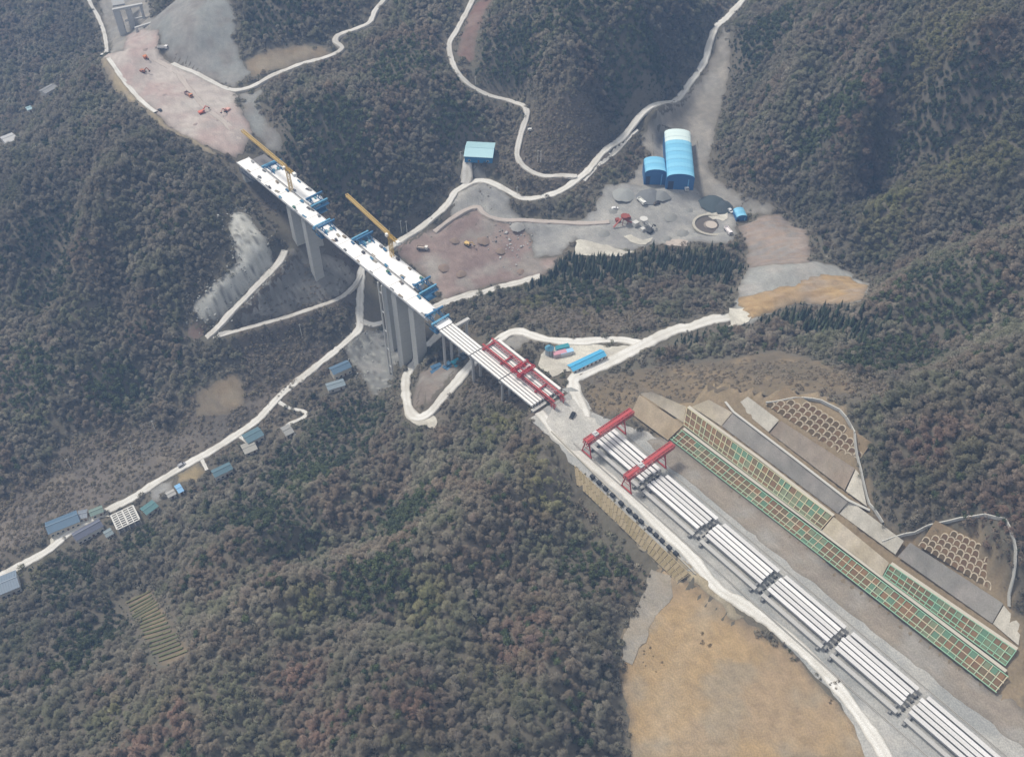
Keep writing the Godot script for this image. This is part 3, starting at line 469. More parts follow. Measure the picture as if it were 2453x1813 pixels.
var road_lines := []
func carve_roads() -> void:
	for r in ROADS:
		var pts := resample(r.at, 2.0)
		var hs := PackedFloat32Array()
		for p in pts:
			hs.append(ground(p.x, p.y))
		for pass_ in 6:
			var h2 := hs.duplicate()
			for i in range(1, hs.size() - 1):
				h2[i] = (hs[i - 1] + hs[i] + hs[i + 1]) / 3.0
			hs = h2
		road_lines.append([pts, hs])
		var half: float = r.w * 0.5
		for i in pts.size():
			var p := pts[i]
			var reach := half + 6.0
			for j in range(maxi(0, int((p.y - reach - ZA) / STEP)), mini(NZ, int((p.y + reach - ZA) / STEP) + 2)):
				for k in range(maxi(0, int((p.x - reach - XA) / STEP)), mini(NX, int((p.x + reach - XA) / STEP) + 2)):
					var d := Vector2(XA + k * STEP, ZA + j * STEP).distance_to(p)
					var w := 1.0 - smoothstep(half + 1.8, reach, d)
					var at := j * NX + k
					if d < half + 1.4:
						bare[at] = 1
					if w > carve_w[at]:
						carve_w[at] = w
						carve_h[at] = hs[i] - 0.3
	for k in hg.size():
		if carve_w[k] > 0.0:
			hg[k] = lerpf(hg[k], carve_h[k], carve_w[k])

func spread() -> void:
	# metres from each grid point to the nearest treeless ground (chamfer distance)
	for k in bare.size():
		away[k] = 0.0 if bare[k] else 99.0
	for pass_ in 2:
		for j in range(1, NZ - 1):
			for i in range(1, NX - 1):
				var k := j * NX + i
				away[k] = minf(away[k], minf(minf(away[k - 1] + 3.0, away[k - NX] + 3.0), minf(away[k - NX - 1], away[k - NX + 1]) + 4.24))
		for j in range(NZ - 2, 0, -1):
			for i in range(NX - 2, 0, -1):
				var k := j * NX + i
				away[k] = minf(away[k], minf(minf(away[k + 1] + 3.0, away[k + NX] + 3.0), minf(away[k + NX + 1], away[k + NX - 1]) + 4.24))

func veg(x: float, z: float, kind: String) -> float:
	var best := 0.0
	for v in PLANTS[kind]:
		var d2: float = (x - v[0]) * (x - v[0]) + (z - v[1]) * (z - v[1])
		if d2 < v[2] * v[2]:
			best = maxf(best, 1.0 - sqrt(d2) / v[2])
	return best

func terrain_mesh() -> void:
	var xs := PackedFloat32Array()
	var zs := PackedFloat32Array()
	var far: Array[float] = [30, 80, 160, 300, 550, 1000, 1800, 3200, 6000]
	for k in range(far.size() - 1, -1, -1):
		xs.append(XA - far[k])
		zs.append(ZA - far[k])
	for i in NX:
		xs.append(XA + i * STEP)
	for j in NZ:
		zs.append(ZA + j * STEP)
	for f in far:
		xs.append(XA + (NX - 1) * STEP + f)
		zs.append(ZA + (NZ - 1) * STEP + f)
	var nf := far.size()
	var w := xs.size()
	var h := zs.size()
	var v := PackedVector3Array()
	var c := PackedColorArray()
	var ix := PackedInt32Array()
	for j in h:
		for i in w:
			var gi := i - nf
			var gj := j - nf
			var x := xs[i]
			var z := zs[j]
			var y := 0.0
			var scrub := 0.0
			if gi >= 0 and gi < NX and gj >= 0 and gj < NZ:
				y = hg[gj * NX + gi]
			else:
				y = smooth_height(x, z) + 30.0 * n1.get_noise_2d(x * 0.25, z * 0.25) * clampf((maxf(maxf(XA - x, x - XA - NX * STEP), maxf(ZA - z, z - ZA - NZ * STEP))) / 400.0, 0, 1)
			v.append(Vector3(x, y, z))
			var a := n1.get_noise_2d(x, z) * 0.5 + 0.5
			var b := n2.get_noise_2d(x, z) * 0.5 + 0.5
			var col := Color(.15, .13, .102).lerp(Color(.12, .115, .085), a).lerp(Color(.185, .152, .115), b * b * 0.7)
			scrub = minf(1.0, veg(x, z, "s") * 2.5) if gi >= 0 and gi < NX and gj >= 0 and gj < NZ else 0.0
			col = col.lerp(Color(.16, .135, .11).lerp(Color(.12, .1, .08), b), scrub)
			if gi >= 0 and gi < NX and gj >= 0 and gj < NZ and bare[gj * NX + gi] == 2:
				col = Color(.34, .265, .17).lerp(Color(.26, .2, .13), b)
			c.append(col)
	for j in h - 1:
		for i in w - 1:
			var k := j * w + i
			ix.append_array([k, k + 1, k + w, k + 1, k + w + 1, k + w])
	var nrm := PackedVector3Array()
	nrm.resize(v.size())
	for j in h:
		for i in w:
			var l := v[j * w + maxi(i - 1, 0)]
			var r := v[j * w + mini(i + 1, w - 1)]
			var u := v[maxi(j - 1, 0) * w + i]
			var d := v[mini(j + 1, h - 1) * w + i]
			nrm[j * w + i] = (d - u).cross(r - l).normalized()
	var arr := []
	arr.resize(Mesh.ARRAY_MAX)
	arr[Mesh.ARRAY_VERTEX] = v
	arr[Mesh.ARRAY_NORMAL] = nrm
	arr[Mesh.ARRAY_COLOR] = c
	arr[Mesh.ARRAY_INDEX] = ix
	var m := ArrayMesh.new()
	m.add_surface_from_arrays(Mesh.PRIMITIVE_TRIANGLES, arr)
	struct("terrain", m, ground_mat(9.0, 0.6))

# ---------------------------------------------------------------- ground sheets
func rough_edge(poly: PackedVector2Array, jag: float) -> PackedVector2Array:
	var out := PackedVector2Array()
	for i in poly.size():
		var a := poly[i]
		var b := poly[(i + 1) % poly.size()]
		var n := maxi(1, int(a.distance_to(b) / 3.0))
		for k in n:
			var p := a.lerp(b, float(k) / n)
			p += Vector2(n3.get_noise_2d(p.x * 3, p.y * 3), n3.get_noise_2d(p.y * 3 + 500, p.x * 3)) * jag * 2.2
			out.append(p)
	return out

func patch_color(kind: String, x: float, y: float, z: float) -> Color:
	var a := clampf(n1.get_noise_2d(x * 1.6, z * 1.6) * 0.9 + 0.5, 0, 1)
	var b := clampf(n2.get_noise_2d(x * 2.0 + 90, z * 2.0) * 0.9 + 0.5, 0, 1)
	var f := clampf(n3.get_noise_2d(x * 4, z * 4) * 0.9 + 0.5, 0, 1)
	var p: Array = TONES[kind]
	var c: Color = p[0]
	c = c.lerp(p[1], smoothstep(0.3, 0.75, a))
	c = c.lerp(p[2], smoothstep(0.45, 0.9, b) * 0.85)
	match kind:
		"rock", "greyrock":
			var k := n3.get_noise_2d(x * 8.0, z * 8.0 + 70)
			if k > .22:
				c = c.lerp(Color(.13, .125, .11), clampf((k - .26) * 9.0, 0, .8))
			elif k < -.25:
				c = c.lerp(Color(.5, .5, .46), .5)
		"scree":
			var k := absf(n2.get_noise_2d(x * 3.0 + 200, z * 3.0))
			if k < .07:
				c = c.lerp(Color(.46, .45, .42), (1.0 - k / .07) * .6)
		"tanmound", "orangemound":
			var k := sin((z + 6.0 * n2.get_noise_2d(x * 1.5, z * 1.5)) * 1.15 + x * .2)
			c = c.lerp(Color(.33, .21, .1) if kind == "orangemound" else Color(.36, .25, .17), clampf(k, 0, 1) * .55)
		"orange":
			var k := sin((x * .8 + z * .6 + 9.0 * n2.get_noise_2d(x, z)) * .9)
			c = c.lerp(Color(.27, .19, .1), clampf(k - .4, 0, 1) * .3)
			c = c.lerp(Color(.45, .4, .32), clampf(n1.get_noise_2d(x * 2.2 + z, z * .9) * 2.0 - .2, 0, 1) * .3)
		"pink", "brown", "grey", "yard":
			# wheel worn streaks and dusty blotches
			var k := n1.get_noise_2d(x * 1.1 + z * 3.2, z * .6 - x * 2.0)
			c = c.lerp(Color(.56, .53, .48), clampf(k * 2.0 - .25, 0, 1) * (.18 if kind == "orange" else .5))
	return c * (0.86 + 0.28 * f)

func relief(kind: String, x: float, z: float) -> float:
	match kind:
		"rock", "greyrock", "scree":
			var k := 3.6 if kind == "rock" else (2.0 if kind == "greyrock" else 0.9)
			return k * absf(n3.get_noise_2d(x * 2.2, z * 2.2)) + 0.6 * k * absf(n3.get_noise_2d(x * 6, z * 6 + 40))
		"tanmound", "orangemound":
			return 1.8 * absf(sin((z + 5.0 * n2.get_noise_2d(x, z)) * 0.55 + x * .12)) + 0.5 * absf(n3.get_noise_2d(x * 5, z * 5))
		"orange", "pink", "brown", "yellow":
			return 0.35 * absf(n3.get_noise_2d(x * 4, z * 4)) + 0.25 * n2.get_noise_2d(x * 2, z * 2)
		"greymound", "greygreen":
			return 0.5 * absf(n3.get_noise_2d(x * 3, z * 3))
	return 0.1 * n3.get_noise_2d(x * 3, z * 3)

const SOFT := ["scrub", "orange", "pink", "yellow", "greygreen", "tan", "reddish", "reddish2", "brown", "grey", "greytan", "tanmound", "greymound", "orangemound", "rock", "scree", "greyrock", "straw", "drygrass", "verge", "sand"]

func rim(p: Vector2, edge: PackedVector2Array) -> float:
	var d := 1e9
	for i in edge.size():
		var a := edge[i]
		if absf(a.x - p.x) > 9.0 or absf(a.y - p.y) > 9.0:
			continue
		d = minf(d, p.distance_to(Geometry2D.get_closest_point_to_segment(p, a, edge[(i + 1) % edge.size()])))
	return d

func sheet(called: String, kind: String, poly: PackedVector2Array, up: float, jag := 1.0) -> void:
	var edge := rough_edge(poly, jag) if jag > 0 else poly
	var st_ := SurfaceTool.new()
	st_.begin(Mesh.PRIMITIVE_TRIANGLES)
	var b := box_of(edge)
	var g := 2.0
	if b.size.x * b.size.y > 20000:
		g = 2.6
	var memo := {}
	var soft := kind in SOFT
	for j in range(int(floor(b.position.y / g)), int(ceil(b.end.y / g))):
		for i in range(int(floor(b.position.x / g)), int(ceil(b.end.x / g))):
			var cell := PackedVector2Array([Vector2(i, j) * g, Vector2(i + 1, j) * g, Vector2(i + 1, j + 1) * g, Vector2(i, j + 1) * g])
			var ins := 0
			for p in cell:
				if memo.has(p):
					ins += memo[p]
				else:
					var k := 1 if Geometry2D.is_point_in_polygon(p, edge) else 0
					memo[p] = k
					ins += k
			var parts: Array = []
			if ins == 4:
				parts = [cell]
			else:
				parts = Geometry2D.intersect_polygons(cell, edge)
			for q in parts:
				if q.size() < 3:
					continue
				if Geometry2D.is_polygon_clockwise(q) != Geometry2D.is_polygon_clockwise(cell):
					q.reverse()
				for k in range(1, q.size() - 1):
					for p in [q[0], q[k], q[k + 1]]:
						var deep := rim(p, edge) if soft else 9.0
						var y := ground(p.x, p.y) + up * (.3 + .7 * clampf(deep / 3.0, 0, 1)) + maxf(0.0, relief(kind, p.x, p.y)) * clampf(deep / 5.0, 0, 1)
						var tone := patch_color(kind, p.x, y, p.y)
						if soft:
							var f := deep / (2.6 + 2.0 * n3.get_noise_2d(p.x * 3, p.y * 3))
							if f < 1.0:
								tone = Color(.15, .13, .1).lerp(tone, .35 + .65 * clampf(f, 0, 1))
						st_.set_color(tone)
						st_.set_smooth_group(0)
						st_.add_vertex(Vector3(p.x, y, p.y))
	st_.index()
	st_.generate_normals()
	var rocky := kind in ["rock", "greyrock", "scree", "tanmound", "orangemound"]
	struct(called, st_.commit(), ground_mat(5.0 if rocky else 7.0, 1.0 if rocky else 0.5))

func road_mesh(r: Dictionary, pts: PackedVector2Array, hs: PackedFloat32Array) -> void:
	var v := PackedVector3Array()
	var c := PackedColorArray()
	var ix := PackedInt32Array()
	var n := pts.size()
	var tones: Array = ROAD_TONES[r.tone]
	for i in n:
		var d := (pts[mini(i + 1, n - 1)] - pts[maxi(i - 1, 0)]).normalized()
		var side := Vector2(-d.y, d.x)
		var half: float = r.w * 0.5 * (1.0 + 0.28 * n3.get_noise_2d(pts[i].x * 1.5, pts[i].y * 1.5 + 30))
		for k in 9:
			var f := (k - 4) / 3.0
			var dy := 0.12
			if absf(f) > 1.0:
				f = signf(f) * 1.12
				dy = -1.4
			var jit := half * (1.0 + (0.26 * n3.get_noise_2d(pts[i].x * 9 + k * 7, pts[i].y * 9) if absf(f) > 0.9 else 0.0))
			var p := pts[i] + side * f * jit
			v.append(Vector3(p.x, maxf(hs[i] + dy, ground(p.x, p.y) + .16) + (.75 if r.name in ["haul_track", "spoil_track", "platform_edge_track", "ridge_road"] else 0.0) if dy > 0.0 else hs[i] + dy, p.y))
			var e := clampf(n2.get_noise_2d(p.x * 5, p.y * 5) * 0.8 + 0.5, 0, 1)
			var col: Color = tones[0]
			col = col.lerp(tones[1], e * 0.95)
			if absf(f) > 0.9:
				col = col.lerp(tones[2], 0.7)
			elif absf(f) < 0.2:
				col = col.lerp(tones[2], 0.35)
			if n1.get_noise_2d(p.x * 3.0, p.y * 3.0 + 400) > .18:
				col = col.lerp(tones[2], .3)
			c.append(col)
	for i in n - 1:
		for k in 8:
			var a := i * 9 + k
			ix.append_array([a, a + 9, a + 1, a + 1, a + 9, a + 10])
	var st_ := SurfaceTool.new()
	st_.begin(Mesh.PRIMITIVE_TRIANGLES)
	for i in v.size():
		st_.set_color(c[i])
		st_.add_vertex(v[i])
	for i in ix:
		st_.add_index(i)
	st_.generate_normals()
	var m := ground_mat(4.0, 0.3)
	m.cull_mode = BaseMaterial3D.CULL_DISABLED
	struct(r.name, st_.commit(), m)

# ---------------------------------------------------------------- trees
func tri(st_: SurfaceTool, a: Vector3, b: Vector3, c: Vector3, n: Vector3, col: Color) -> void:
	for p in ([a, b, c] if (c - a).cross(b - a).dot(n) > 0 else [a, c, b]):
		st_.set_normal(n)
		st_.set_color(col)
		st_.add_vertex(p)

func stick(st_: SurfaceTool, a: Vector3, b: Vector3, ra: float, rb: float, col: Color, sides := 5) -> void:
	var d := (b - a).normalized()
	var u := d.cross(Vector3.RIGHT if absf(d.x) < 0.8 else Vector3.UP).normalized()
	var w := d.cross(u)
	for k in sides:
		var q0 := TAU * k / sides
		var q1 := TAU * (k + 1) / sides
		var d0 := u * cos(q0) + w * sin(q0)
		var d1 := u * cos(q1) + w * sin(q1)
		var m := (d0 + d1).normalized()
		tri(st_, a + d0 * ra, b + d1 * rb, b + d0 * rb, m, col)
		tri(st_, a + d0 * ra, a + d1 * ra, b + d1 * rb, m, col)

func ball_dir(lo := -0.35) -> Vector3:
	var y := rng.randf_range(lo, 1.0)
	var q := rng.randf() * TAU
	var r := sqrt(1.0 - y * y)
	return Vector3(r * cos(q), y, r * sin(q))

func bare_tree_meshes(seed_: int) -> Array:
	rng.seed = seed_
	var wood := SurfaceTool.new()
	wood.begin(Mesh.PRIMITIVE_TRIANGLES)
	var twig := SurfaceTool.new()
	twig.begin(Mesh.PRIMITIVE_TRIANGLES)
	var wc := Color(.95, .92, .88)
	var top := Vector3(rng.randf_range(-.3, .3), 3.4, rng.randf_range(-.3, .3))
	stick(wood, Vector3.ZERO, top, .17, .1, wc)
	var lobes := []
	var n := rng.randi_range(4, 6)
	for k in n:
		var q := TAU * k / n + rng.randf() * .6
		var out := rng.randf_range(.7, 1.9)
		var c := Vector3(cos(q) * out, rng.randf_range(3.2, 5.6), sin(q) * out)
		lobes.append([c, rng.randf_range(.8, 1.75)])
	lobes.append([Vector3(rng.randf_range(-.3, .3), 5.7, rng.randf_range(-.3, .3)), 1.35])
	for l in lobes:
		var from := top * rng.randf_range(.55, 1.0)
		stick(wood, from, l[0], .09, .035, wc, 4)
		for k in 150:
			var d := ball_dir(-.4)
			var r: float = l[1]
			var p: Vector3 = l[0] + d * r * pow(rng.randf(), .45) * rng.randf_range(.8, 1.2)
			var dir := (d * .8 + Vector3.UP * .35 + ball_dir(-1.0) * .8).normalized()
			var size := rng.randf_range(.3, .75)
			var side := dir.cross(ball_dir(-1.0)).normalized() * rng.randf_range(.035, .08)
			var nn: Vector3 = ((p - Vector3(0, 3.0, 0)).normalized() * .35 + d * .3 + Vector3.UP * .7).normalized()
			var g := rng.randf_range(.82, 1.18)
			var col := Color(g, g, g)
			tri(twig, p - dir * size, p + side, p + dir * size, nn, col)
			tri(twig, p - dir * size, p + dir * size, p - side, nn, col)
	return [wood.commit(), twig.commit()]

func leaf_tree_meshes(seed_: int) -> Array:
	rng.seed = seed_
	var wood := SurfaceTool.new()
	wood.begin(Mesh.PRIMITIVE_TRIANGLES)
	var leaf := SurfaceTool.new()
	leaf.begin(Mesh.PRIMITIVE_TRIANGLES)
	stick(wood, Vector3.ZERO, Vector3(0, 4.0, 0), .19, .1, Color(.9, .85, .8))
	for k in rng.randi_range(6, 8):
		var q := rng.randf() * TAU
		var out := rng.randf_range(.4, 1.7)
		var c := Vector3(cos(q) * out, rng.randf_range(2.4, 5.6), sin(q) * out)
		var r := rng.randf_range(1.0, 1.55)
		stick(wood, Vector3(0, rng.randf_range(1.2, 3.0), 0), c, .07, .03, Color(.9, .85, .8), 4)
		for i in 55:
			var d := ball_dir(-.6)
			var p := c + d * r * rng.randf_range(.6, 1.05)
			var u := d.cross(ball_dir(-1.0)).normalized()
			var w := d.cross(u)
			var s := rng.randf_range(.18, .38)
			var g := rng.randf_range(.7, 1.3)
			var col := Color(g, g, g * .9)
			var nn := (d + Vector3(rng.randf() - .5, rng.randf() - .3, rng.randf() - .5) * .7).normalized()
			tri(leaf, p - u * s, p + w * s * .8, p + u * s, nn, col)
			tri(leaf, p - u * s, p + u * s, p - w * s * .8, nn, col)
	return [wood.commit(), leaf.commit()]

func fir_tree_meshes(seed_: int) -> Array:
	rng.seed = seed_
	var wood := SurfaceTool.new()
	wood.begin(Mesh.PRIMITIVE_TRIANGLES)
	var leaf := SurfaceTool.new()
	leaf.begin(Mesh.PRIMITIVE_TRIANGLES)
	stick(wood, Vector3.ZERO, Vector3(0, 9.4, 0), .2, .03, Color(.9, .8, .7))
	for k in 210:
		var f := pow(rng.randf(), .8)
		var y := lerpf(1.3, 9.6, f)
		var r := lerpf(2.0, .12, f) * rng.randf_range(.6, 1.1)
		var q := rng.randf() * TAU
		var d := Vector3(cos(q), 0, sin(q))
		var side := Vector3(-d.z, 0, d.x) * (r * .28 + .08)
		var a := Vector3(0, y, 0) + d * r * .15
		var tip := Vector3(0, y - .32 * r, 0) + d * r
		var mid := a.lerp(tip, .6) + Vector3(0, .12, 0)
		var g := rng.randf_range(.7, 1.3)
		var col := Color(g, g, g)
		var nn := (d + Vector3.UP * 1.0).normalized()
		tri(leaf, a, mid + side, tip, nn, col)
		tri(leaf, a, tip, mid - side, nn, col)
	return [wood.commit(), leaf.commit()]

func shrub_mesh(seed_: int) -> Mesh:
	rng.seed = seed_
	var t := SurfaceTool.new()
	t.begin(Mesh.PRIMITIVE_TRIANGLES)
	for k in 80:
		var d := ball_dir(-.1)
		var p := d * Vector3(1.0, .95, 1.0) * rng.randf_range(.45, 1.0) + Vector3(0, .25, 0)
		var dir := (d + ball_dir(-1.0)).normalized()
		var side := dir.cross(ball_dir(-1.0)).normalized() * rng.randf_range(.06, .12)
		var s := rng.randf_range(.2, .4)
		var g := rng.randf_range(.8, 1.2)
		var nn := (d + Vector3.UP * .5).normalized()
		tri(t, p - dir * s, p + side, p + dir * s, nn, Color(g, g, g))
		tri(t, p - dir * s, p + dir * s, p - side, nn, Color(g, g, g))
	return t.commit()

func merged(parts: Array) -> Mesh:
	var t := SurfaceTool.new()
	t.begin(Mesh.PRIMITIVE_TRIANGLES)
	for p in parts:
		t.append_from(p, 0, Transform3D.IDENTITY)
	return t.commit()

func scrub_box(x: float, z: float) -> bool:
	for p in PATCHES:
		if p.tone in ["scrub", "drygrass", "scree"] and Geometry2D.is_point_in_polygon(Vector2(x, z), poly_of(p.at)):
			return true
	return false

func in_view(p: Vector3, grow := 1.0) -> bool:
	var q: Vector3 = (p - EYE) * BASIS   # into the camera's own axes
	if q.z > -20:
		return false
	return absf(q.x / q.z) < HALF_W * grow and absf(q.y / q.z) < HALF_H * grow

func forest() -> void:
	var plant := StandardMaterial3D.new()
	plant.vertex_color_use_as_albedo = true
	plant.roughness = 0.9
	var bare_m := []
	var leaf_m := []
	var fir_m := []
	var shrub_m := []
	for k in 6:
		bare_m.append(bare_tree_meshes(100 + k))
	for k in 4:
		leaf_m.append(leaf_tree_meshes(200 + k))
	for k in 3:
		fir_m.append(fir_tree_meshes(300 + k))
	for k in 3:
		shrub_m.append(shrub_mesh(400 + k))
	# every plant: [distance, kind, variant, transform, colour, in view]
	var all := {"bare": [], "leaf": [], "fir": [], "shrub": []}
	rng.seed = 77
	var gap := 2.75
	for j in int(930 / gap):
		for i in int(1120 / gap):
			var steep := slope_at(-560.0 + i * gap, -1010.0 + j * gap).length()
			for again in 1 + int(steep * .95 + rng.randf() * .6):
				plant_one(i, j, gap, all)
	scatter_scrub(all)
	print("plants ", all.bare.size(), " ", all.leaf.size(), " ", all.fir.size(), " ", all.shrub.size())
	one_by_one("bare", all.bare, bare_m, 300)
	one_by_one("leaf", all.leaf, leaf_m, 260)
	one_by_one("fir", all.fir, fir_m, 280)
	mass("leafless_woodland", "grey brown leafless woodland covering the hills around the viaduct", "woodland", all.bare, bare_m, plant)
	mass("evergreen_woodland", "dark green evergreen crowns scattered through the leafless hill woods", "woodland", all.leaf, leaf_m, plant)
	if all.fir.size():
		mass("conifer_woodland", "dark conifers massed behind the nearer rows of firs", "woodland", all.fir, fir_m, plant)
	mass("dry_undergrowth", "tan and brown dry scrub on the open ground", "undergrowth", all.shrub, shrub_m, plant)

func plant_one(i: int, j: int, gap: float, all: Dictionary) -> void:
	var x := -560.0 + (i + rng.randf_range(-.45, 1.05)) * gap
	var z := -1010.0 + (j + rng.randf_range(-.45, 1.05)) * gap
	if absf(x) > 130.0 - z * 0.52:
		return
	var k := int((z - ZA) / STEP + .5) * NX + int((x - XA) / STEP + .5)
	if bare[k]:
		return
	var y := ground(x, z)
	var p := Vector3(x, y, z)
	if not in_view(p + Vector3(0, 4, 0), 1.16):
		return
	var e := veg(x, z, "e")
	var c := veg(x, z, "c")
	var s := veg(x, z, "s")
	var o := veg(x, z, "o")
	var rd := veg(x, z, "r")
	var a := n1.get_noise_2d(x * .9 + 300, z * .9)
	var b := n2.get_noise_2d(x * 1.4, z * 1.4 + 700)
	var big := n1.get_noise_2d(x * .35 - 900, z * .35)
	var kind := "bare"
	var roll := rng.randf()
	var room := away[k]
	if c > 0.0 and roll < 0.15 + c * 1.2:
		kind = "fir"
	elif e > 0.0 and roll < 0.2 + e * 1.5:
		kind = "leaf"
	elif roll < 0.045 + 0.34 * smoothstep(.1, .5, b + .4 * a):
		kind = "leaf"
	if s > 0.0 and roll < 0.25 + s * 1.8:
		if rng.randf() < 0.25:
			return
		kind = "shrub"
	var size := lerpf(.34, .84, rng.randf()) * (1.0 + .3 * a)
	if kind == "bare" and rng.randf() < .08:
		size *= 1.45
	if kind == "fir":
		size = rng.randf_range(.5, 1.0)
	if room < 9.0:
		size *= clampf(room / 9.0, .32, 1.0)
	var col := Color(.172, .155, .12)
	col = col.lerp(Color(.228, .208, .165), clampf(a * 1.3 + .3, 0, 1))
	col = col.lerp(Color(.168, .124, .09), clampf(b * 1.6 + big * .9 - .15, 0, .7))
	col = col.lerp(Color(.21, .128, .098), rd * .9)
	col = col.lerp(Color(.132, .142, .08), clampf(-b * 1.8 - .05, 0, .7))
	col = col.lerp(Color(.2, .2, .08), o * .9)
	if kind == "leaf":
		col = Color(.042, .06, .036).lerp(Color(.07, .092, .038), clampf(a + .4, 0, 1)).lerp(Color(.1, .115, .05), rng.randf() * .5)
	elif kind == "fir":
		col = Color(.03, .045, .026).lerp(Color(.06, .075, .04), rng.randf())
	elif kind == "shrub":
		col = Color(.22, .19, .15).lerp(Color(.15, .14, .085), clampf(b + .4, 0, 1)).lerp(Color(.26, .2, .12), clampf(a, 0, 1))
		size = rng.randf_range(.7, 1.5)
	col *= rng.randf_range(.76, 1.2) * lerpf(.74, 1.2, clampf(big * 1.1 + .5, 0, 1))
	col.a = 1.0
	var bs := Basis(Vector3.UP, rng.randf() * TAU).scaled(Vector3(size * rng.randf_range(.88, 1.15), size * rng.randf_range(.85, 1.2), size * rng.randf_range(.88, 1.15)))
	if kind == "bare" and room > 2.0 and rng.randf() < .6:
		var ux := x + rng.randf_range(-2, 2)
		var uz := z + rng.randf_range(-2, 2)
		var us := rng.randf_range(.9, 2.3)
		all.shrub.append([1.0, rng.randi(), Transform3D(Basis(Vector3.UP, rng.randf() * TAU).scaled(Vector3(us, us, us)), on_ground(ux, uz, -.1)), (col * rng.randf_range(.8, 1.05)).lerp(Color(.15, .145, .1), rng.randf() * .4), true])
	all[kind].append([p.distance_to(EYE) / size, rng.randi(), Transform3D(bs, p - Vector3(0, .15, 0)), col, in_view(p + Vector3(0, 3, 0), 0.99)])

func scatter_scrub(all: Dictionary) -> void:
	for v in PLANTS["s"]:
		var r: float = v[2]
		for k in int(r * r * .7):
			var q := rng.randf() * TAU
			var d := sqrt(rng.randf()) * r
			var x: float = v[0] + cos(q) * d
			var z: float = v[1] + sin(q) * d
			var kk := int((z - ZA) / STEP + .5) * NX + int((x - XA) / STEP + .5)
			if (bare[kk] == 1 or bare[kk] == 2) and not scrub_box(x, z):
				continue
			var p := Vector3(x, ground(x, z), z)
			var b := n2.get_noise_2d(x * 1.4, z * 1.4 + 700)
			var f := rng.randf()
			var col := Color(.2, .17, .13).lerp(Color(.27, .225, .165), f) if f < .8 else Color(.12, .115, .07).lerp(Color(.18, .13, .095), clampf(b + .5, 0, 1))
			var size := rng.randf_range(.35, 1.2)
			all.shrub.append([p.distance_to(EYE), rng.randi(), Transform3D(Basis(Vector3.UP, rng.randf() * TAU).scaled(Vector3(size, size * rng.randf_range(.6, 1.1), size)), p), col, true])
	for w in WEEDS:
		for k in int(w[3]):
			var q := rng.randf() * TAU
			var d: float = sqrt(rng.randf()) * w[2]
			var x: float = w[0] + cos(q) * d
			var z: float = w[1] + sin(q) * d
			var p := Vector3(x, ground(x, z) + .3, z)
			var size := rng.randf_range(.3, .8)
			var col := Color(.07, .065, .05).lerp(Color(.2, .15, .08), rng.randf())
			all.shrub.append([p.distance_to(EYE), rng.randi(), Transform3D(Basis(Vector3.UP, rng.randf() * TAU).scaled(Vector3(size, size * .8, size)), p), col, true])

func one_by_one(kind: String, list: Array, meshes: Array, most: int) -> void:
	list.sort_custom(func(p, q): return p[0] < q[0])
	var kept := []
	var n := 0
	for t in list:
		if n >= most or not t[4]:
			kept.append(t)
			continue
		n += 1
		single_tree(kind, t, meshes)
	list.clear()
	list.append_array(kept)

func single_tree(kind: String, t: Array, meshes: Array) -> void:
	var col: Color = t[3]
	var lum := (col.r + col.g + col.b) / 3.0
	var words := ""
	var called := ""
	var at: Vector3 = t[2].origin
	var q: Vector3 = (at - EYE) * BASIS
	var u := -q.x / q.z / HALF_W
	var v := -q.y / q.z / HALF_H
	var cols := ["at the left edge", "left of the striped field", "right of the striped field", "below midwood", "left of the orange ground", "beside the orange ground", "near the yard", "at the right edge"]
	var place: String = cols[clampi(int((u + 1.0) * 4.0), 0, 7)]
	var deep := "low in the wood" if v < -.86 else ("in the lower wood" if v < -.6 else "further up the wood")
	var tall := t[2].basis.y.length() as float
	match kind:
		"bare":
			called = "bare_tree"
			var tone := "reddish brown" if col.r > col.g * 1.27 else ("olive tinged" if col.g > col.r * .95 else ("pale grey" if lum > .18 else "grey brown"))
			var big := "tall" if tall > .72 else ("middling" if tall > .54 else "low")
			words = "%s %s leafless tree %s %s" % [big, tone, deep, place]
		"leaf":
			called = "evergreen_tree"
			var tone := "yellow green" if lum > .075 else ("mid green" if lum > .055 else "dark green")
			var big := "large" if tall > .7 else ("middling" if tall > .52 else "small")
			words = "%s %s rounded evergreen among bare trees %s" % [big, tone, place if v < -.2 else ("on the hills " + ["far left", "left of the viaduct", "beyond the viaduct", "right of the sheds"][clampi(int((u + 1.0) * 2.0), 0, 3)])]
		"fir":
			called = "fir_tree"
			var big := "tall" if tall > .82 else ("middling" if tall > .64 else "small")
			var spot := ["at the left end", "left of the middle", "in the middle", "right of the middle", "at the right end"]
			var row: float = clampf((u - (-.0 if at.x < 140 else .42)) / (.42 if at.x < 140 else .3), 0, .99)
			words = "%s %s conifer %s of the %s" % [big, "very dark" if lum < .045 else "dark green", spot[int(row * 5.0)], "knoll below the gravel yard" if at.x < 140 else "row beside the orange spoil mound"]
	var o := thing(called, words, "tree", at, 0.0, words.replace(" tree ", " trees ").replace("conifer", "conifers").replace("evergreen", "evergreens"))
	o.basis = t[2].basis
	var pair: Array = meshes[t[1] % meshes.size()]
	put("trunk", pair[0], tinted(Color(.1, .085, .075)), o)
	put("crown", pair[1], tinted(col), o)

func tinted(c: Color) -> Material:
	# few shades shared by many trees
	var k := Color(snappedf(c.r, .012), snappedf(c.g, .012), snappedf(c.b, .012))
	k = Color(maxf(k.r, .012), maxf(k.g, .012), maxf(k.b, .012))
	var key := "tint %s" % k
	if not mats.has(key):
		var m := StandardMaterial3D.new()
		m.vertex_color_use_as_albedo = true
		m.albedo_color = k.linear_to_srgb()
		m.roughness = .9
		mats[key] = m
	return mats[key]

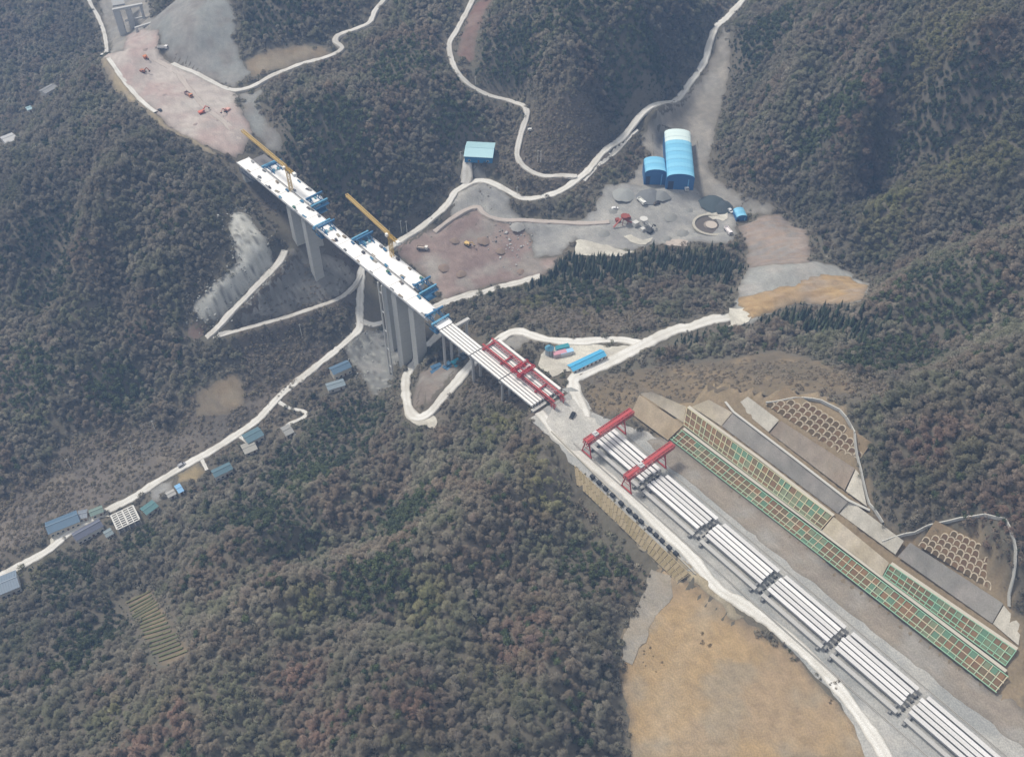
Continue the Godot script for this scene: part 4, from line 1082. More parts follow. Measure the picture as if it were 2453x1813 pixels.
func mass(called: String, label: String, category: String, list: Array, meshes: Array, m: Material) -> void:
	var root := thing(called, label, category, Vector3.ZERO)
	root.set_meta("kind", "stuff")
	for k in meshes.size():
		var mine := []
		for t in list:
			if t[1] % meshes.size() == k:
				mine.append(t)
		if mine.is_empty():
			continue
		var mm := MultiMesh.new()
		mm.transform_format = MultiMesh.TRANSFORM_3D
		mm.use_colors = true
		mm.mesh = merged(meshes[k]) if meshes[k] is Array else meshes[k]
		mm.instance_count = mine.size()
		for i in mine.size():
			mm.set_instance_transform(i, mine[i][2])
			mm.set_instance_color(i, mine[i][3])
		var o := MultiMeshInstance3D.new()
		o.multimesh = mm
		o.material_override = m
		o.name = "crowns" if k == 0 else "crowns_%03d" % k
		root.add_child(o, true)

# ---------------------------------------------------------------- shapes
func begin() -> SurfaceTool:
	var t := SurfaceTool.new()
	t.begin(Mesh.PRIMITIVE_TRIANGLES)
	return t

func quad(t: SurfaceTool, a: Vector3, b: Vector3, c: Vector3, d: Vector3) -> void:
	# corners clockwise as seen from the front
	var n := (c - a).cross(b - a).normalized()
	for p in [a, b, c, a, c, d]:
		t.set_normal(n)
		t.add_vertex(p)

func plain(t: SurfaceTool, a: Vector3, b: Vector3, c: Vector3, n: Vector3) -> void:
	for p in ([a, b, c] if (c - a).cross(b - a).dot(n) > 0 else [a, c, b]):
		t.set_normal(n)
		t.add_vertex(p)

func bx(t: SurfaceTool, at: Vector3, size: Vector3, bs := Basis.IDENTITY) -> void:
	var h := size * .5
	var v := []
	for k in 8:
		v.append(at + bs * Vector3(h.x if k & 1 else -h.x, h.y if k & 2 else -h.y, h.z if k & 4 else -h.z))
	for f in [[2, 6, 7, 3], [0, 1, 5, 4], [4, 5, 7, 6], [1, 0, 2, 3], [5, 1, 3, 7], [0, 4, 6, 2]]:
		var n: Vector3 = ((v[f[0]] + v[f[2]]) * .5 - at).normalized()
		var cr: Vector3 = (v[f[2]] - v[f[0]]).cross(v[f[1]] - v[f[0]])
		if cr.dot(n) > 0:
			quad(t, v[f[0]], v[f[1]], v[f[2]], v[f[3]])
		else:
			quad(t, v[f[0]], v[f[3]], v[f[2]], v[f[1]])

func bar(t: SurfaceTool, a: Vector3, b: Vector3, w: float, h: float) -> void:
	var d := b - a
	var z := d.normalized()
	var up := Vector3.UP if absf(z.y) < .95 else Vector3.RIGHT
	var x := up.cross(z).normalized()
	var y := z.cross(x)
	bx(t, (a + b) * .5, Vector3(w, h, d.length()), Basis(x, y, z))

func box_mesh(size: Vector3, at := Vector3.ZERO) -> Mesh:
	var t := begin()
	bx(t, at, size)
	return t.commit()

func extrude(profile: PackedVector2Array, length: float) -> Mesh:
	# a closed outline (x, y) drawn out along z from 0 to length
	var t := begin()
	var n := profile.size()
	var ccw := not Geometry2D.is_polygon_clockwise(profile)
	for i in n:
		var p: Vector2 = profile[i]
		var q: Vector2 = profile[(i + 1) % n]
		var a := Vector3(p.x, p.y, 0)
		var b := Vector3(q.x, q.y, 0)
		var e := Vector3(0, 0, length)
		var mid := (p + q) * .5 + Vector2(q.y - p.y, p.x - q.x).normalized() * .001
		if Geometry2D.is_point_in_polygon(mid, profile):
			quad(t, a, b, b + e, a + e)
		else:
			quad(t, a, a + e, b + e, b)
	var tr := Geometry2D.triangulate_polygon(profile)
	for k in range(0, tr.size(), 3):
		for z in [0.0, length]:
			var v := []
			for c in 3:
				v.append(Vector3(profile[tr[k + c]].x, profile[tr[k + c]].y, z))
			var nn := Vector3(0, 0, -1 if z == 0.0 else 1)
			for p in (v if ((v[2] - v[0]).cross(v[1] - v[0])).dot(nn) > 0 else [v[0], v[2], v[1]]):
				t.set_normal(nn)
				t.add_vertex(p)
	return t.commit()

func drum(t: SurfaceTool, a: Vector3, b: Vector3, ra: float, rb: float, sides := 14) -> void:
	var d := (b - a).normalized()
	var u := d.cross(Vector3.RIGHT if absf(d.x) < .8 else Vector3.UP).normalized()
	var w := d.cross(u)
	for k in sides:
		var d0 := u * cos(TAU * k / sides) + w * sin(TAU * k / sides)
		var d1 := u * cos(TAU * (k + 1) / sides) + w * sin(TAU * (k + 1) / sides)
		var m := (d0 + d1).normalized()
		plain(t, a + d0 * ra, b + d1 * rb, b + d0 * rb, m)
		plain(t, a + d0 * ra, a + d1 * ra, b + d1 * rb, m)
		for e in [[a, ra, -d], [b, rb, d]]:
			if e[1] > 0.01:
				plain(t, e[0], e[0] + d0 * e[1], e[0] + d1 * e[1], e[2])

func truss(t: SurfaceTool, a: Vector3, b: Vector3, side: Vector3, width: float, height: float, panels: int, th: float) -> void:
	# a box truss with its lower centre line from a to b
	var hw := side.normalized() * width * .5
	var up := Vector3.UP * height
	for s in [-1.0, 1.0]:
		bar(t, a + hw * s, b + hw * s, th, th)
		bar(t, a + hw * s + up, b + hw * s + up, th, th)
		for k in panels:
			var p: Vector3 = a.lerp(b, float(k) / panels) + hw * s
			var q: Vector3 = a.lerp(b, float(k + 1) / panels) + hw * s
			bar(t, p, q + up, th * .6, th * .6)
			bar(t, q, q + up, th * .6, th * .6)
	for k in panels + 1:
		var p: Vector3 = a.lerp(b, float(k) / panels)
		bar(t, p - hw + up, p + hw + up, th * .6, th * .6)
		bar(t, p - hw, p + hw, th * .6, th * .6)
		if k < panels:
			bar(t, p - hw + up, a.lerp(b, float(k + 1) / panels) + hw + up, th * .5, th * .5)

func yaw_of(a: Vector3, b: Vector3) -> float:
	return atan2(b.x - a.x, b.z - a.z)

var WHITE := lin(.78, .77, .75)
var CONCRETE := lin(.42, .41, .39)
var PALE := lin(.58, .57, .54)
var RED := lin(.42, .06, .06)
var BLUE := lin(.03, .16, .33)
var SKY_BLUE := lin(.16, .5, .72)
var PALE_BLUE := lin(.42, .66, .76)
var YELLOW := lin(.58, .37, .06)
var DARK := lin(.02, .02, .022)
var STEEL := lin(.2, .2, .2)

# ---------------------------------------------------------------- levelling for the works
var yard_poly := PackedVector2Array()
func lay_out() -> void:
	yard_poly = PackedVector2Array([Vector2(7.9, -302.6), Vector2(21.3, -286.5), Vector2(27.4, -276), Vector2(46.2, -252.6), Vector2(64.9, -229.1), Vector2(74.1, -218.5), Vector2(80.1, -215.6), Vector2(92.7, -204.9), Vector2(103, -191.9), Vector2(113.3, -177.7), Vector2(121.8, -165), Vector2(126.7, -152.8), Vector2(127.9, -136), Vector2(222.6, -113.2), Vector2(187.9, -149.4), Vector2(154.7, -186.8), Vector2(121.9, -224.6), Vector2(89.5, -262.6), Vector2(64.2, -293.7), Vector2(47.9, -300.4), Vector2(38.4, -306.9), Vector2(34.1, -319), Vector2(29.2, -323.1), Vector2(24, -321.7), Vector2(27.5, -319)])
	mark(yard_poly)
	mark(PackedVector2Array([Vector2(58.7, -291.7), Vector2(70.9, -273.2), Vector2(83.4, -257.6), Vector2(115.9, -219.6), Vector2(149.3, -182.3), Vector2(182.9, -145.2), Vector2(207.6, -120.3), Vector2(217.6, -128.6), Vector2(182.8, -166), Vector2(160.1, -191.3), Vector2(127, -228.8), Vector2(93.7, -266.2), Vector2(72.6, -290.2)]))
	flatten(yard_poly, -0.35, 9.0)
	var cut := PackedVector2Array([Vector2(54.2, -305.8), Vector2(65.2, -295.5), Vector2(71.8, -285.5), Vector2(181.3, -163.2), Vector2(190.2, -155.4), Vector2(195.3, -176.6), Vector2(191.3, -191.1), Vector2(185.2, -204), Vector2(179.8, -216.8), Vector2(166.3, -220.9), Vector2(154.5, -224.2), Vector2(147.7, -237), Vector2(146.2, -258.2), Vector2(141.5, -275.5), Vector2(132.9, -284.6), Vector2(114.3, -293.4), Vector2(98.9, -303.2), Vector2(92.5, -308.2), Vector2(67.5, -321.7)])
	mark(cut)
	var b := box_of(cut)
	for j in range(int((b.position.y - ZA) / STEP), int((b.end.y - ZA) / STEP) + 2):
		for i in range(int((b.position.x - XA) / STEP), mini(NX, int((b.end.x - XA) / STEP) + 2)):
			var p := Vector2(XA + i * STEP, ZA + j * STEP)
			if Geometry2D.is_point_in_polygon(p, cut):
				bare[j * NX + i] = 2
				var s := (p - RO).dot(RD)
				var t := (p - RO).dot(RN) - 4.7 * (s - 21.0) / 163.0
				if s > 16 and s < 186:
					hg[j * NX + i] = cut_profile(s, t) - (1.1 if s < 108 else 2.3)
	# the bank that drops from the outer yard edge
	for j in NZ:
		for i in NX:
			var p := Vector2(XA + i * STEP, ZA + j * STEP) - RO
			var s := p.dot(RD)
			var t := p.dot(RN)
			if s > -12 and s < 76 and t > -42 and t < -20:
				var edge := -26.6 - s * .02
				if t < edge:
					hg[j * NX + i] = minf(hg[j * NX + i], -1.9 + (t - edge) * 1.2 if t > edge - 5.0 else hg[j * NX + i])
					if t > edge - 8.0:
						bare[j * NX + i] = 1
	for site in SITES:
		var q := PackedVector2Array()
		var c := Vector2(site[0], site[1])
		var u := Vector2(cos(site[4]), -sin(site[4]))
		var w := Vector2(sin(site[4]), cos(site[4]))
		var hx: float = site[2] * .5 + 1.5
		var hz: float = site[3] * .5 + 1.5
		for e in [[-1, -1], [1, -1], [1, 1], [-1, 1]]:
			q.append(c + u * e[0] * hx + w * e[1] * hz)
		mark(q)
		flatten(q, ground(c.x, c.y), 5.0)

func cut_profile(s: float, t: float) -> float:
	var k := [[14, .5], [16.5, 1.6], [20.7, 6.4], [23.3, 7.2], [28.8, 12.2], [31.5, 12.8], [36, 18.8], [39, 19.4], [44, 25.2], [46.5, 26], [53, 36], [62, 40]]
	if s >= 112:
		k = [[14, .5], [16.5, 1.6], [20.7, 6.4], [23.3, 7.2], [28.5, 12.2], [31.5, 13.2], [36.5, 19.4], [38.5, 20], [44.5, 30], [53, 35], [62, 38]]
	for i in k.size() - 1:
		if t < k[i + 1][0]:
			return lerpf(k[i][1], k[i + 1][1], clampf((t - k[i][0]) / (k[i + 1][0] - k[i][0]), 0, 1))
	return k[-1][1]

# ---------------------------------------------------------------- the yard
func build_objects() -> void:
	sheet("yard_ground", "yard", yard_poly, .3, .6)
	beam_yard()
	gantries()
	viaduct()
	deck_extras()
	travellers()
	launcher()
	cranes()
	cut_slope()
	far_bents()
	buildings()
	machines()
	small_things()

const ORD := ["first", "second", "third", "fourth", "fifth", "sixth", "seventh", "eighth", "ninth"]

func beam_yard() -> void:
	var box := PackedVector2Array([Vector2(-.88, 1.85), Vector2(.88, 1.85), Vector2(.88, 1.62), Vector2(.45, 1.4), Vector2(.42, .0), Vector2(-.42, .0), Vector2(-.45, 1.4), Vector2(-.88, 1.62)])
	var mesh := extrude(box, 30.2)
	var stains := [mat(lin(.72, .71, .71), .7, 0, .14, 6.0), mat(lin(.66, .65, .645), .75, 0, .18, 5.0), mat(lin(.76, .75, .745), .7, 0, .12, 7.0), mat(lin(.52, .51, .49), .8, 0, .25, 4.0)]
	var sill_m := mat(lin(.3, .3, .3), .9, 0, .3, 2.0)
	var yaw := atan2(RD.x, RD.y)
	var starts := [-.6, 33.0, 67.0, 100.8, 134.4, 168.2, 202.0]
	var rows := [-1.0, -3.55, -5.85, -8.15, -10.6]
	rng.seed = 5
	for k in starts.size():
		for r in rows.size():
			var m: Material = stains[rng.randi() % 3]
			var at := st(starts[k] + rng.randf_range(-.5, .5) - (.6 if r else -.5), rows[r] + rng.randf_range(-.06, .06), 1.25)
			var o := thing("concrete_beam", "white concrete beam, %s row from the cut slope, %s bay from the viaduct" % [ORD[r], ORD[k]], "bridge beam", at, yaw, "precast beams stacked on the yard")
			put("girder", mesh, m, o)
			var t := begin()
			for z in [1.0, 10.0, 20.0, 29.2]:
				bx(t, Vector3(0, .95, z), Vector3(1.5, 1.0, .25))
			put("diaphragm", t.commit(), m, o)
		if true:
			var m: Material = stains[3]
			var at := st(starts[k] + rng.randf_range(-.6, .6), -14.1, .35)
			var o := thing("concrete_beam", "lone low white concrete beam on the gantry rail side, %s bay from the viaduct" % ORD[k], "bridge beam", at, yaw, "precast beams stacked on the yard")
			put("girder", mesh, m, o)
			var t := begin()
			for z in [1.0, 10.0, 20.0, 29.2]:
				bx(t, Vector3(0, .95, z), Vector3(1.5, 1.0, .25))
			put("diaphragm", t.commit(), m, o)
		# sills under both ends of the bay and the clutter between bays
		for e in 2:
			var s: float = starts[k] + (1.0 if e == 0 else 28.6)
			var o := thing("support_sill", "grey concrete sill under the %s end of the %s beam bay" % ["viaduct" if e == 0 else "far", ORD[k]], "concrete sill", st(s, -7.4, 0), yaw, "sills under the stacked beams")
			put("sill", box_mesh(Vector3(17.0, 1.35, .9), Vector3(0, .57, 0)), sill_m, o)
	for k in range(1, starts.size()):
		for e in 5:
			var h := rng.randf_range(.5, 1.5)
			var o := thing("steel_end_form", "grey steel end form between beam bays %s and %s, %s from the cut slope" % [ORD[k - 1], ORD[k], ORD[e]], "formwork", st(starts[k] - 1.9 + rng.randf_range(-.7, .5), -2.6 - e * 2.6, 0), yaw + rng.randf_range(-.2, .2), "end forms between the beam bays")
			var t := begin()
			bx(t, Vector3(0, h * .5, 0), Vector3(1.7, h, .35))
			bx(t, Vector3(.5, h * .4, .4), Vector3(.15, h * .8, .5))
			bx(t, Vector3(-.5, h * .4, .4), Vector3(.15, h * .8, .5))
			put("plate", t.commit(), mat(lin(.16, .16, .165), .6, .3, .3, 1.0), o)
	# rails for the gantries
	var names := ["on the open side of the beam stacks", "at the foot of the cut slope"]
	for k in 2:
		var t: float = [-18.6, 3.4][k]
		var o := thing("crane_rail", "long pale concrete gantry rail strip %s" % names[k], "rail", st(-8, t, -.02), yaw, "gantry crane rails")
		put("strip", box_mesh(Vector3(.7, .22, 250), Vector3(0, .1, 125)), mat(lin(.5, .49, .46), .85, 0, .3, 3), o)
		put("rail", box_mesh(Vector3(.1, .14, 250), Vector3(0, .28, 125)), mat(lin(.15, .12, .1), .6, .5), o)
	# black blocks along the yard edge
	var spots := [12.1, 16.3, 20.5, 25.1, 30.6, 35.5, 39.6, 43.1, 48.3, 52.2, 55.8, 60.1, 64.0]
	for k in spots.size():
		var o := thing("black_block", "small black square block in the row along the yard edge", "barrier block", st(spots[k], -25.2 - spots[k] * .012, -.02), yaw, "black blocks along the yard edge")
		var tt := begin()
		bx(tt, Vector3(0, .6, 0), Vector3(1.5, 1.2, 2.2))
		bx(tt, Vector3(0, 1.25, 0), Vector3(1.2, .14, 1.8))
		put("block", tt.commit(), mat(lin(.018, .02, .024), .6), o)
	# low kerb wall along the drop
	var kerb := begin()
	for k in 12:
		var s := -20.0 + k * 8.0
		bar(kerb, st(s, -21.8 - (s + 20) * .052, .15), st(s + 8, -21.8 - (s + 28) * .052, .15), .5, .5)
	tag(put("kerb_wall", kerb.commit(), mat(lin(.45, .42, .36), .9, 0, .2), self), "low pale concrete kerb along the outer yard edge", "kerb")

func gantries() -> void:
	var yaw := atan2(RD.x, RD.y)
	var red := mat(RED, .55, .1, .15, 2.0)
	for k in 2:
		var s: float = [.9, 26.8][k]
		var o := thing("gantry_crane", ["red gantry crane at the viaduct end of the beam stacks", "red gantry crane astride the gap between the first two beam bays"][k], "gantry crane", st(s, 0, 0), yaw, "red gantry cranes over the beam stacks")
		# local axes: x points to -t (away from the slope) after the turn, z along the road
		var sx := -1.0 if (Basis(Vector3.UP, yaw) * Vector3.RIGHT).dot(Vector3(RN.x, 0, RN.y)) < 0 else 1.0
		var t := begin()
		for z in [-1.1, 1.1]:
			truss(t, Vector3(sx * -20.2, 9.0, z), Vector3(sx * 9.2, 9.0, z), Vector3(0, 0, 1), .9, 2.0, 18, .28)
		for e in 12:
			bx(t, Vector3(sx * (-19.5 + e * 2.55), 11.0, 0), Vector3(.3, .18, 3.2))
		put("girder", t.commit(), red, o)
		put("walkway", box_mesh(Vector3(29.0, .1, 1.0), Vector3(sx * -5.5, 11.16, 0)), mat(lin(.4, .06, .06), .7), o)
		for side in [-18.6, 3.4]:
			for z in [-1, 1]:
				var l := begin()
				bar(l, Vector3(sx * side, .9, z * 2.9), Vector3(sx * side, 9.0, z * 1.2), .42, .42)
				bar(l, Vector3(sx * side, 4.6, z * 2.1), Vector3(sx * side, 4.6, 0), .22, .22)
				put("leg", l.commit(), red, o)
			put("bogie_beam", box_mesh(Vector3(.55, .5, 6.6), Vector3(sx * side, .75, 0)), red, o)
			for z in [2.1, -2.1]:
				var f := begin()
				bar(f, Vector3(sx * side, 4.6, z), Vector3(sx * side, 8.8, 0), .2, .2)
				put("brace", f.commit(), red, o)
			for z in [-2.8, 2.8]:
				var w := begin()
				drum(w, Vector3(sx * side - .15, .42, z), Vector3(sx * side + .15, .42, z), .38, .38, 10)
				put("wheel", w.commit(), mat(STEEL, .6), o)
		var tr := begin()
		bx(tr, Vector3(0, 11.7, 0), Vector3(2.4, .9, 2.4))
		drum(tr, Vector3(-.8, 12.3, 0), Vector3(.8, 12.3, 0), .5, .5, 10)
		var trolley := put("trolley", tr.commit(), mat(lin(.5, .5, .5), .6), o, Vector3(sx * (-14.0 if k == 0 else -11.0), 0, 0))
		put("hook_cable", box_mesh(Vector3(.06, 6, .06), Vector3(0, 8.6, 0)), mat(DARK, .6), trolley)
		put("cab", box_mesh(Vector3(1.6, 1.8, 1.6), Vector3(sx * -17.2, 7.6, 0)), mat(lin(.6, .58, .55), .5), o)

# ---------------------------------------------------------------- the viaduct
func drift(s: float) -> float:
	return .0365 * (s + 123.0)

func bt(s: float, t: float, h: float) -> Vector3:
	# bridge axes: the bridge leaves the yard at a slight angle
	return st(s, t + drift(s), h)

func ribbon(t: SurfaceTool, s0: float, s1: float, profile: Array, step := 6.0) -> void:
	# sweeps a closed outline of (t, h) along the bridge axis
	var n := int(ceil((s1 - s0) / step))
	var m := profile.size()
	var flat := PackedVector2Array()
	for p in profile:
		flat.append(p)
	# the offset (dy, -dx) must point out of the outline
	var e0: Vector2 = flat[1] - flat[0]
	var flip := Geometry2D.is_point_in_polygon((flat[0] + flat[1]) * .5 + Vector2(e0.y, -e0.x).normalized() * .02, flat)
	for k in n:
		var a := lerpf(s0, s1, float(k) / n)
		var b := lerpf(s0, s1, float(k + 1) / n)
		for i in m:
			var p: Vector2 = profile[i]
			var q: Vector2 = profile[(i + 1) % m]
			var out := (bt(a, (p.x + q.x) * .5 + (q.y - p.y) * .01, (p.y + q.y) * .5 - (q.x - p.x) * .01) - bt(a, (p.x + q.x) * .5, (p.y + q.y) * .5))
			if flip:
				out = -out
			var w0 := bt(a, p.x, p.y)
			var w1 := bt(a, q.x, q.y)
			var w2 := bt(b, q.x, q.y)
			var w3 := bt(b, p.x, p.y)
			plain(t, w0, w1, w2, out.normalized())
			plain(t, w0, w2, w3, out.normalized())
	for e in [[s0, true], [s1, false]]:
		var c := PackedVector2Array()
		for p in profile:
			c.append(p)
		var tr := Geometry2D.triangulate_polygon(c)
		for k in range(0, tr.size(), 3):
			var v := []
			for i in 3:
				v.append(bt(e[0], c[tr[k + i]].x, c[tr[k + i]].y))
			plain(t, v[0], v[1], v[2], Vector3(-RD.x, 0, -RD.y) * (1.0 if e[1] else -1.0))

func deck(o: Node, s0: float, s1: float, ta: float, tb: float) -> void:
	var m := mat(lin(.84, .83, .82), .75, 0, .07, 9.0)
	var t := begin()
	var c := (ta + tb) * .5
	ribbon(t, s0, s1, [Vector2(ta, 2.0), Vector2(tb, 2.0), Vector2(tb, 1.7), Vector2(c + 2.7, 1.0), Vector2(c + 2.5, -1.8), Vector2(c - 2.5, -1.8), Vector2(c - 2.7, 1.0), Vector2(ta, 1.7)])
	put("deck", t.commit(), m, o)
	for e in [ta + .12, tb - .12]:
		var p := begin()
		ribbon(p, s0 + .3, s1 - .3, [Vector2(e - .1, 2.0), Vector2(e - .1, 2.7), Vector2(e + .1, 2.7), Vector2(e + .1, 2.0)], 12.0)
		put("edge_upstand", p.commit(), mat(lin(.66, .65, .64), .8), o)

func blade(o: Node, s: float, t: float, along: float, across: float, top: float) -> void:
	var foot := bt(s, t, 0)
	var low := ground(foot.x, foot.z) - 3.0
	var q := begin()
	var n := 6
	ribbon_box(q, s, t, along, across, low, top)
	var pier := put("pier", q.commit(), mat(lin(.56, .56, .53), .85, 0, .2, 7.0), o)
	var h := low + 6.0
	var k := 0
	while h < top - 2.0:
		var j := begin()
		ribbon_box(j, s, t, along + .06, across + .06, h, h + .12)
		piece("pour_joint", k, j.commit(), mat(lin(.33, .33, .32), .9), pier)
		h += 6.0
		k += 1

func ribbon_box(q: SurfaceTool, s: float, t: float, along: float, across: float, low: float, top: float) -> void:
	var a := bt(s, t, (low + top) * .5)
	var z := (bt(s + 1, t, 0) - bt(s, t, 0)).normalized()
	var x := Vector3.UP.cross(z)
	bx(q, a, Vector3(across, top - low, along), Basis(x, Vector3.UP, z))

func beam_span(o: Node, s0: float, s1: float, t0: float, pitch: float, n: int) -> void:
	var m := mat(lin(.78, .77, .75), .75, 0, .1, 6.0)
	for k in n:
		var c := t0 + pitch * (k + .5)
		var h := pitch * .37
		var t := begin()
		ribbon(t, s0 + .15, s1 - .15, [Vector2(c - h, 1.95), Vector2(c + h, 1.95), Vector2(c + h, 1.72), Vector2(c + .3, 1.5), Vector2(c + .3, .2), Vector2(c - .3, .2), Vector2(c - .3, 1.5), Vector2(c - h, 1.72)], 30.0)
		put("span_beam", t.commit(), m, o)
	var d := begin()
	for f in [.02, .35, .65, .98]:
		var s := lerpf(s0, s1, f)
		ribbon(d, s - .12, s + .12, [Vector2(t0 + .3, 1.4), Vector2(t0 + pitch * n - .3, 1.4), Vector2(t0 + pitch * n - .3, .3), Vector2(t0 + .3, .3)])
	put("cross_beam", d.commit(), mat(lin(.3, .3, .29), .85), o)
	var tr := begin()
	bx(tr, bt(s0 + .0, t0 + pitch * n * .5, 2.0), Vector3(pitch * n + .2, .1, .45), Basis(Vector3.UP.cross(Vector3(RD.x, 0, RD.y)), Vector3.UP, Vector3(RD.x, 0, RD.y)))
	put("joint_bar", tr.commit(), mat(lin(.1, .1, .1), .8), o)

func cap(o: Node, s: float, t0: float, t1: float, columns: Array, top := .15) -> void:
	var c := begin()
	ribbon(c, s - .9, s + .9, [Vector2(t0, top), Vector2(t1, top), Vector2(t1, top - 1.1), Vector2(t1 - .8, top - 1.6), Vector2(t0 + .8, top - 1.6), Vector2(t0, top - 1.1)])
	var head := put("pier_cap", c.commit(), mat(lin(.52, .51, .49), .85, 0, .15, 4), o)
	for t in columns:
		var foot := bt(s, t, 0)
		var q := begin()
		drum(q, Vector3(foot.x, ground(foot.x, foot.z) - 2.0, foot.z), Vector3(foot.x, top - 1.5, foot.z), .75, .75, 14)
		put("column", q.commit(), mat(lin(.5, .49, .47), .85, 0, .15, 5), head)

func viaduct() -> void:
	var left := thing("viaduct", "long white viaduct carriageway, finished deck running from the far platform to the yard", "viaduct", Vector3.ZERO, 0.0, "twin viaduct carriageways")
	deck(left, -304.0, -118.5, -22.75, -14.15)
	deck(left, -112.5, -106.3, -22.75, -14.15)
	for s in [-249.5, -234.0]:
		blade(left, s, -18.5, 4.2, 6.2, -1.85)
	for s in [-147.0, -132.0]:
		blade(left, s, -18.5, 4.6, 6.6, -1.85)
	blade(left, -300.0, -18.5, 3.0, 7.0, -1.85)
	for sp in [[-106.0, -82.2], [-82.0, -59.7], [-59.5, -36.6]]:
		beam_span(left, sp[0], sp[1], -23.2 if sp[0] < -100 else (-22.9 if sp[0] < -70 else -22.9), 1.78, 5)
	for s in [-105.6, -82.1, -59.6]:
		cap(left, s, -22.6, -14.6, [-21.0, -16.4])
	var ab := begin()
	ribbon(ab, -36.4, -34.5, [Vector2(-23.5, .15), Vector2(-14.5, .15), Vector2(-14.5, -9.0), Vector2(-23.5, -9.0)])
	put("abutment", ab.commit(), mat(lin(.5, .49, .46), .85, 0, .2, 4), left)
	var right := thing("viaduct", "white viaduct carriageway still open in gaps between its blue form travellers", "viaduct", Vector3.ZERO, 0.0, "twin viaduct carriageways")
	deck(right, -288.0, -238.5, -13.3, -3.9)
	deck(right, -189.0, -140.5, -13.3, -3.9)
	for s in [-262.0, -247.0]:
		blade(right, s, -8.6, 4.2, 6.6, -1.85)
	for s in [-171.5, -156.0]:
		blade(right, s, -8.6, 4.6, 6.8, -1.85)
	for sp in [[-82.0, -59.0], [-58.8, -36.0]]:
		beam_span(right, sp[0], sp[1], -13.3, 1.86, 5)
	cap(right, -104.5, -13.6, -5.0, [-12.0, -6.6], .9)
	for s in [-81.8, -58.9]:
		cap(right, s, -13.2, -4.2, [-11.6, -5.8])
	var ab2 := begin()
	ribbon(ab2, -35.8, -34.4, [Vector2(-13.8, .15), Vector2(-3.6, .15), Vector2(-3.6, -7.0), Vector2(-13.8, -7.0)])
	put("abutment", ab2.commit(), mat(lin(.5, .49, .46), .85, 0, .2, 4), right)
	# the lift tower beside the tall piers
	var foot := bt(-156.5, -23.4, 0)
	var low := ground(foot.x, foot.z) - 1.0
	var o := thing("hoist_tower", "thin twin post hoist tower standing beside the tall viaduct piers", "hoist tower", Vector3(foot.x, low, foot.z), atan2(RD.x, RD.y))
	for z in [-1.7, 1.7]:
		put("mast", box_mesh(Vector3(.7, -low + .5, .7), Vector3(0, (-low + .5) * .5, z)), mat(lin(.5, .5, .48), .7), o)
	var ties := begin()
	for k in 5:
		bx(ties, Vector3(0, (k + .6) * (-low) / 5.0, 0), Vector3(.5, .6, 3.4))
	put("tie", ties.commit(), mat(lin(.52, .52, .5), .7), o)
	# site clutter on the decks
	rng.seed = 9
	var things_ := ["grey tool chest", "small dark generator", "pile of grey planks", "green tarpaulin bundle", "stack of dark pipes"]
	var spots := [[-281, -20.5], [-268, -21.6], [-262, -20.2], [-242, -21.4], [-236, -15.4], [-226, -15.2], [-182, -15.6], [-172, -15.0], [-160, -15.2], [-148, -15.0], [-180, -5.2], [-165, -4.8], [-152, -11.5], [-144, -5.0], [-252, -5.4], [-256, -12.2], [-201, -20.4], [-204, -17.0]]
	for k in spots.size():
		var p := bt(spots[k][0], spots[k][1], 2.0)
		var on := "left hand" if spots[k][1] < -14 else "open ended"
		var q := thing("deck_clutter", "%s on the %s viaduct deck, item %s" % [things_[k % 5], "finished" if spots[k][1] < -14 else "gapped", ["beside the yellow crane", "along the edge", "near the traveller", "at mid span", "past the pier", "near the joint"][(k / 3) % 6]], "site clutter", p, atan2(RD.x, RD.y) + rng.randf_range(-.3, .3), "clutter on the viaduct decks")
		var t := begin()
		match k % 5:
			2, 4:
				for i in 5:
					bx(t, Vector3((i - 2) * .32, .15 + .2 * (i % 2), 0), Vector3(.26, .26, 3.2))
			_:
				bx(t, Vector3(0, .55, 0), Vector3(1.2, 1.1, 2.0))
				bx(t, Vector3(0, 1.16, .2), Vector3(.9, .14, 1.2))
		put("body", t.commit(), mat([lin(.2, .2, .21), lin(.05, .05, .06), lin(.3, .28, .24), lin(.06, .16, .12), lin(.08, .08, .09)][k % 5], .7), q)

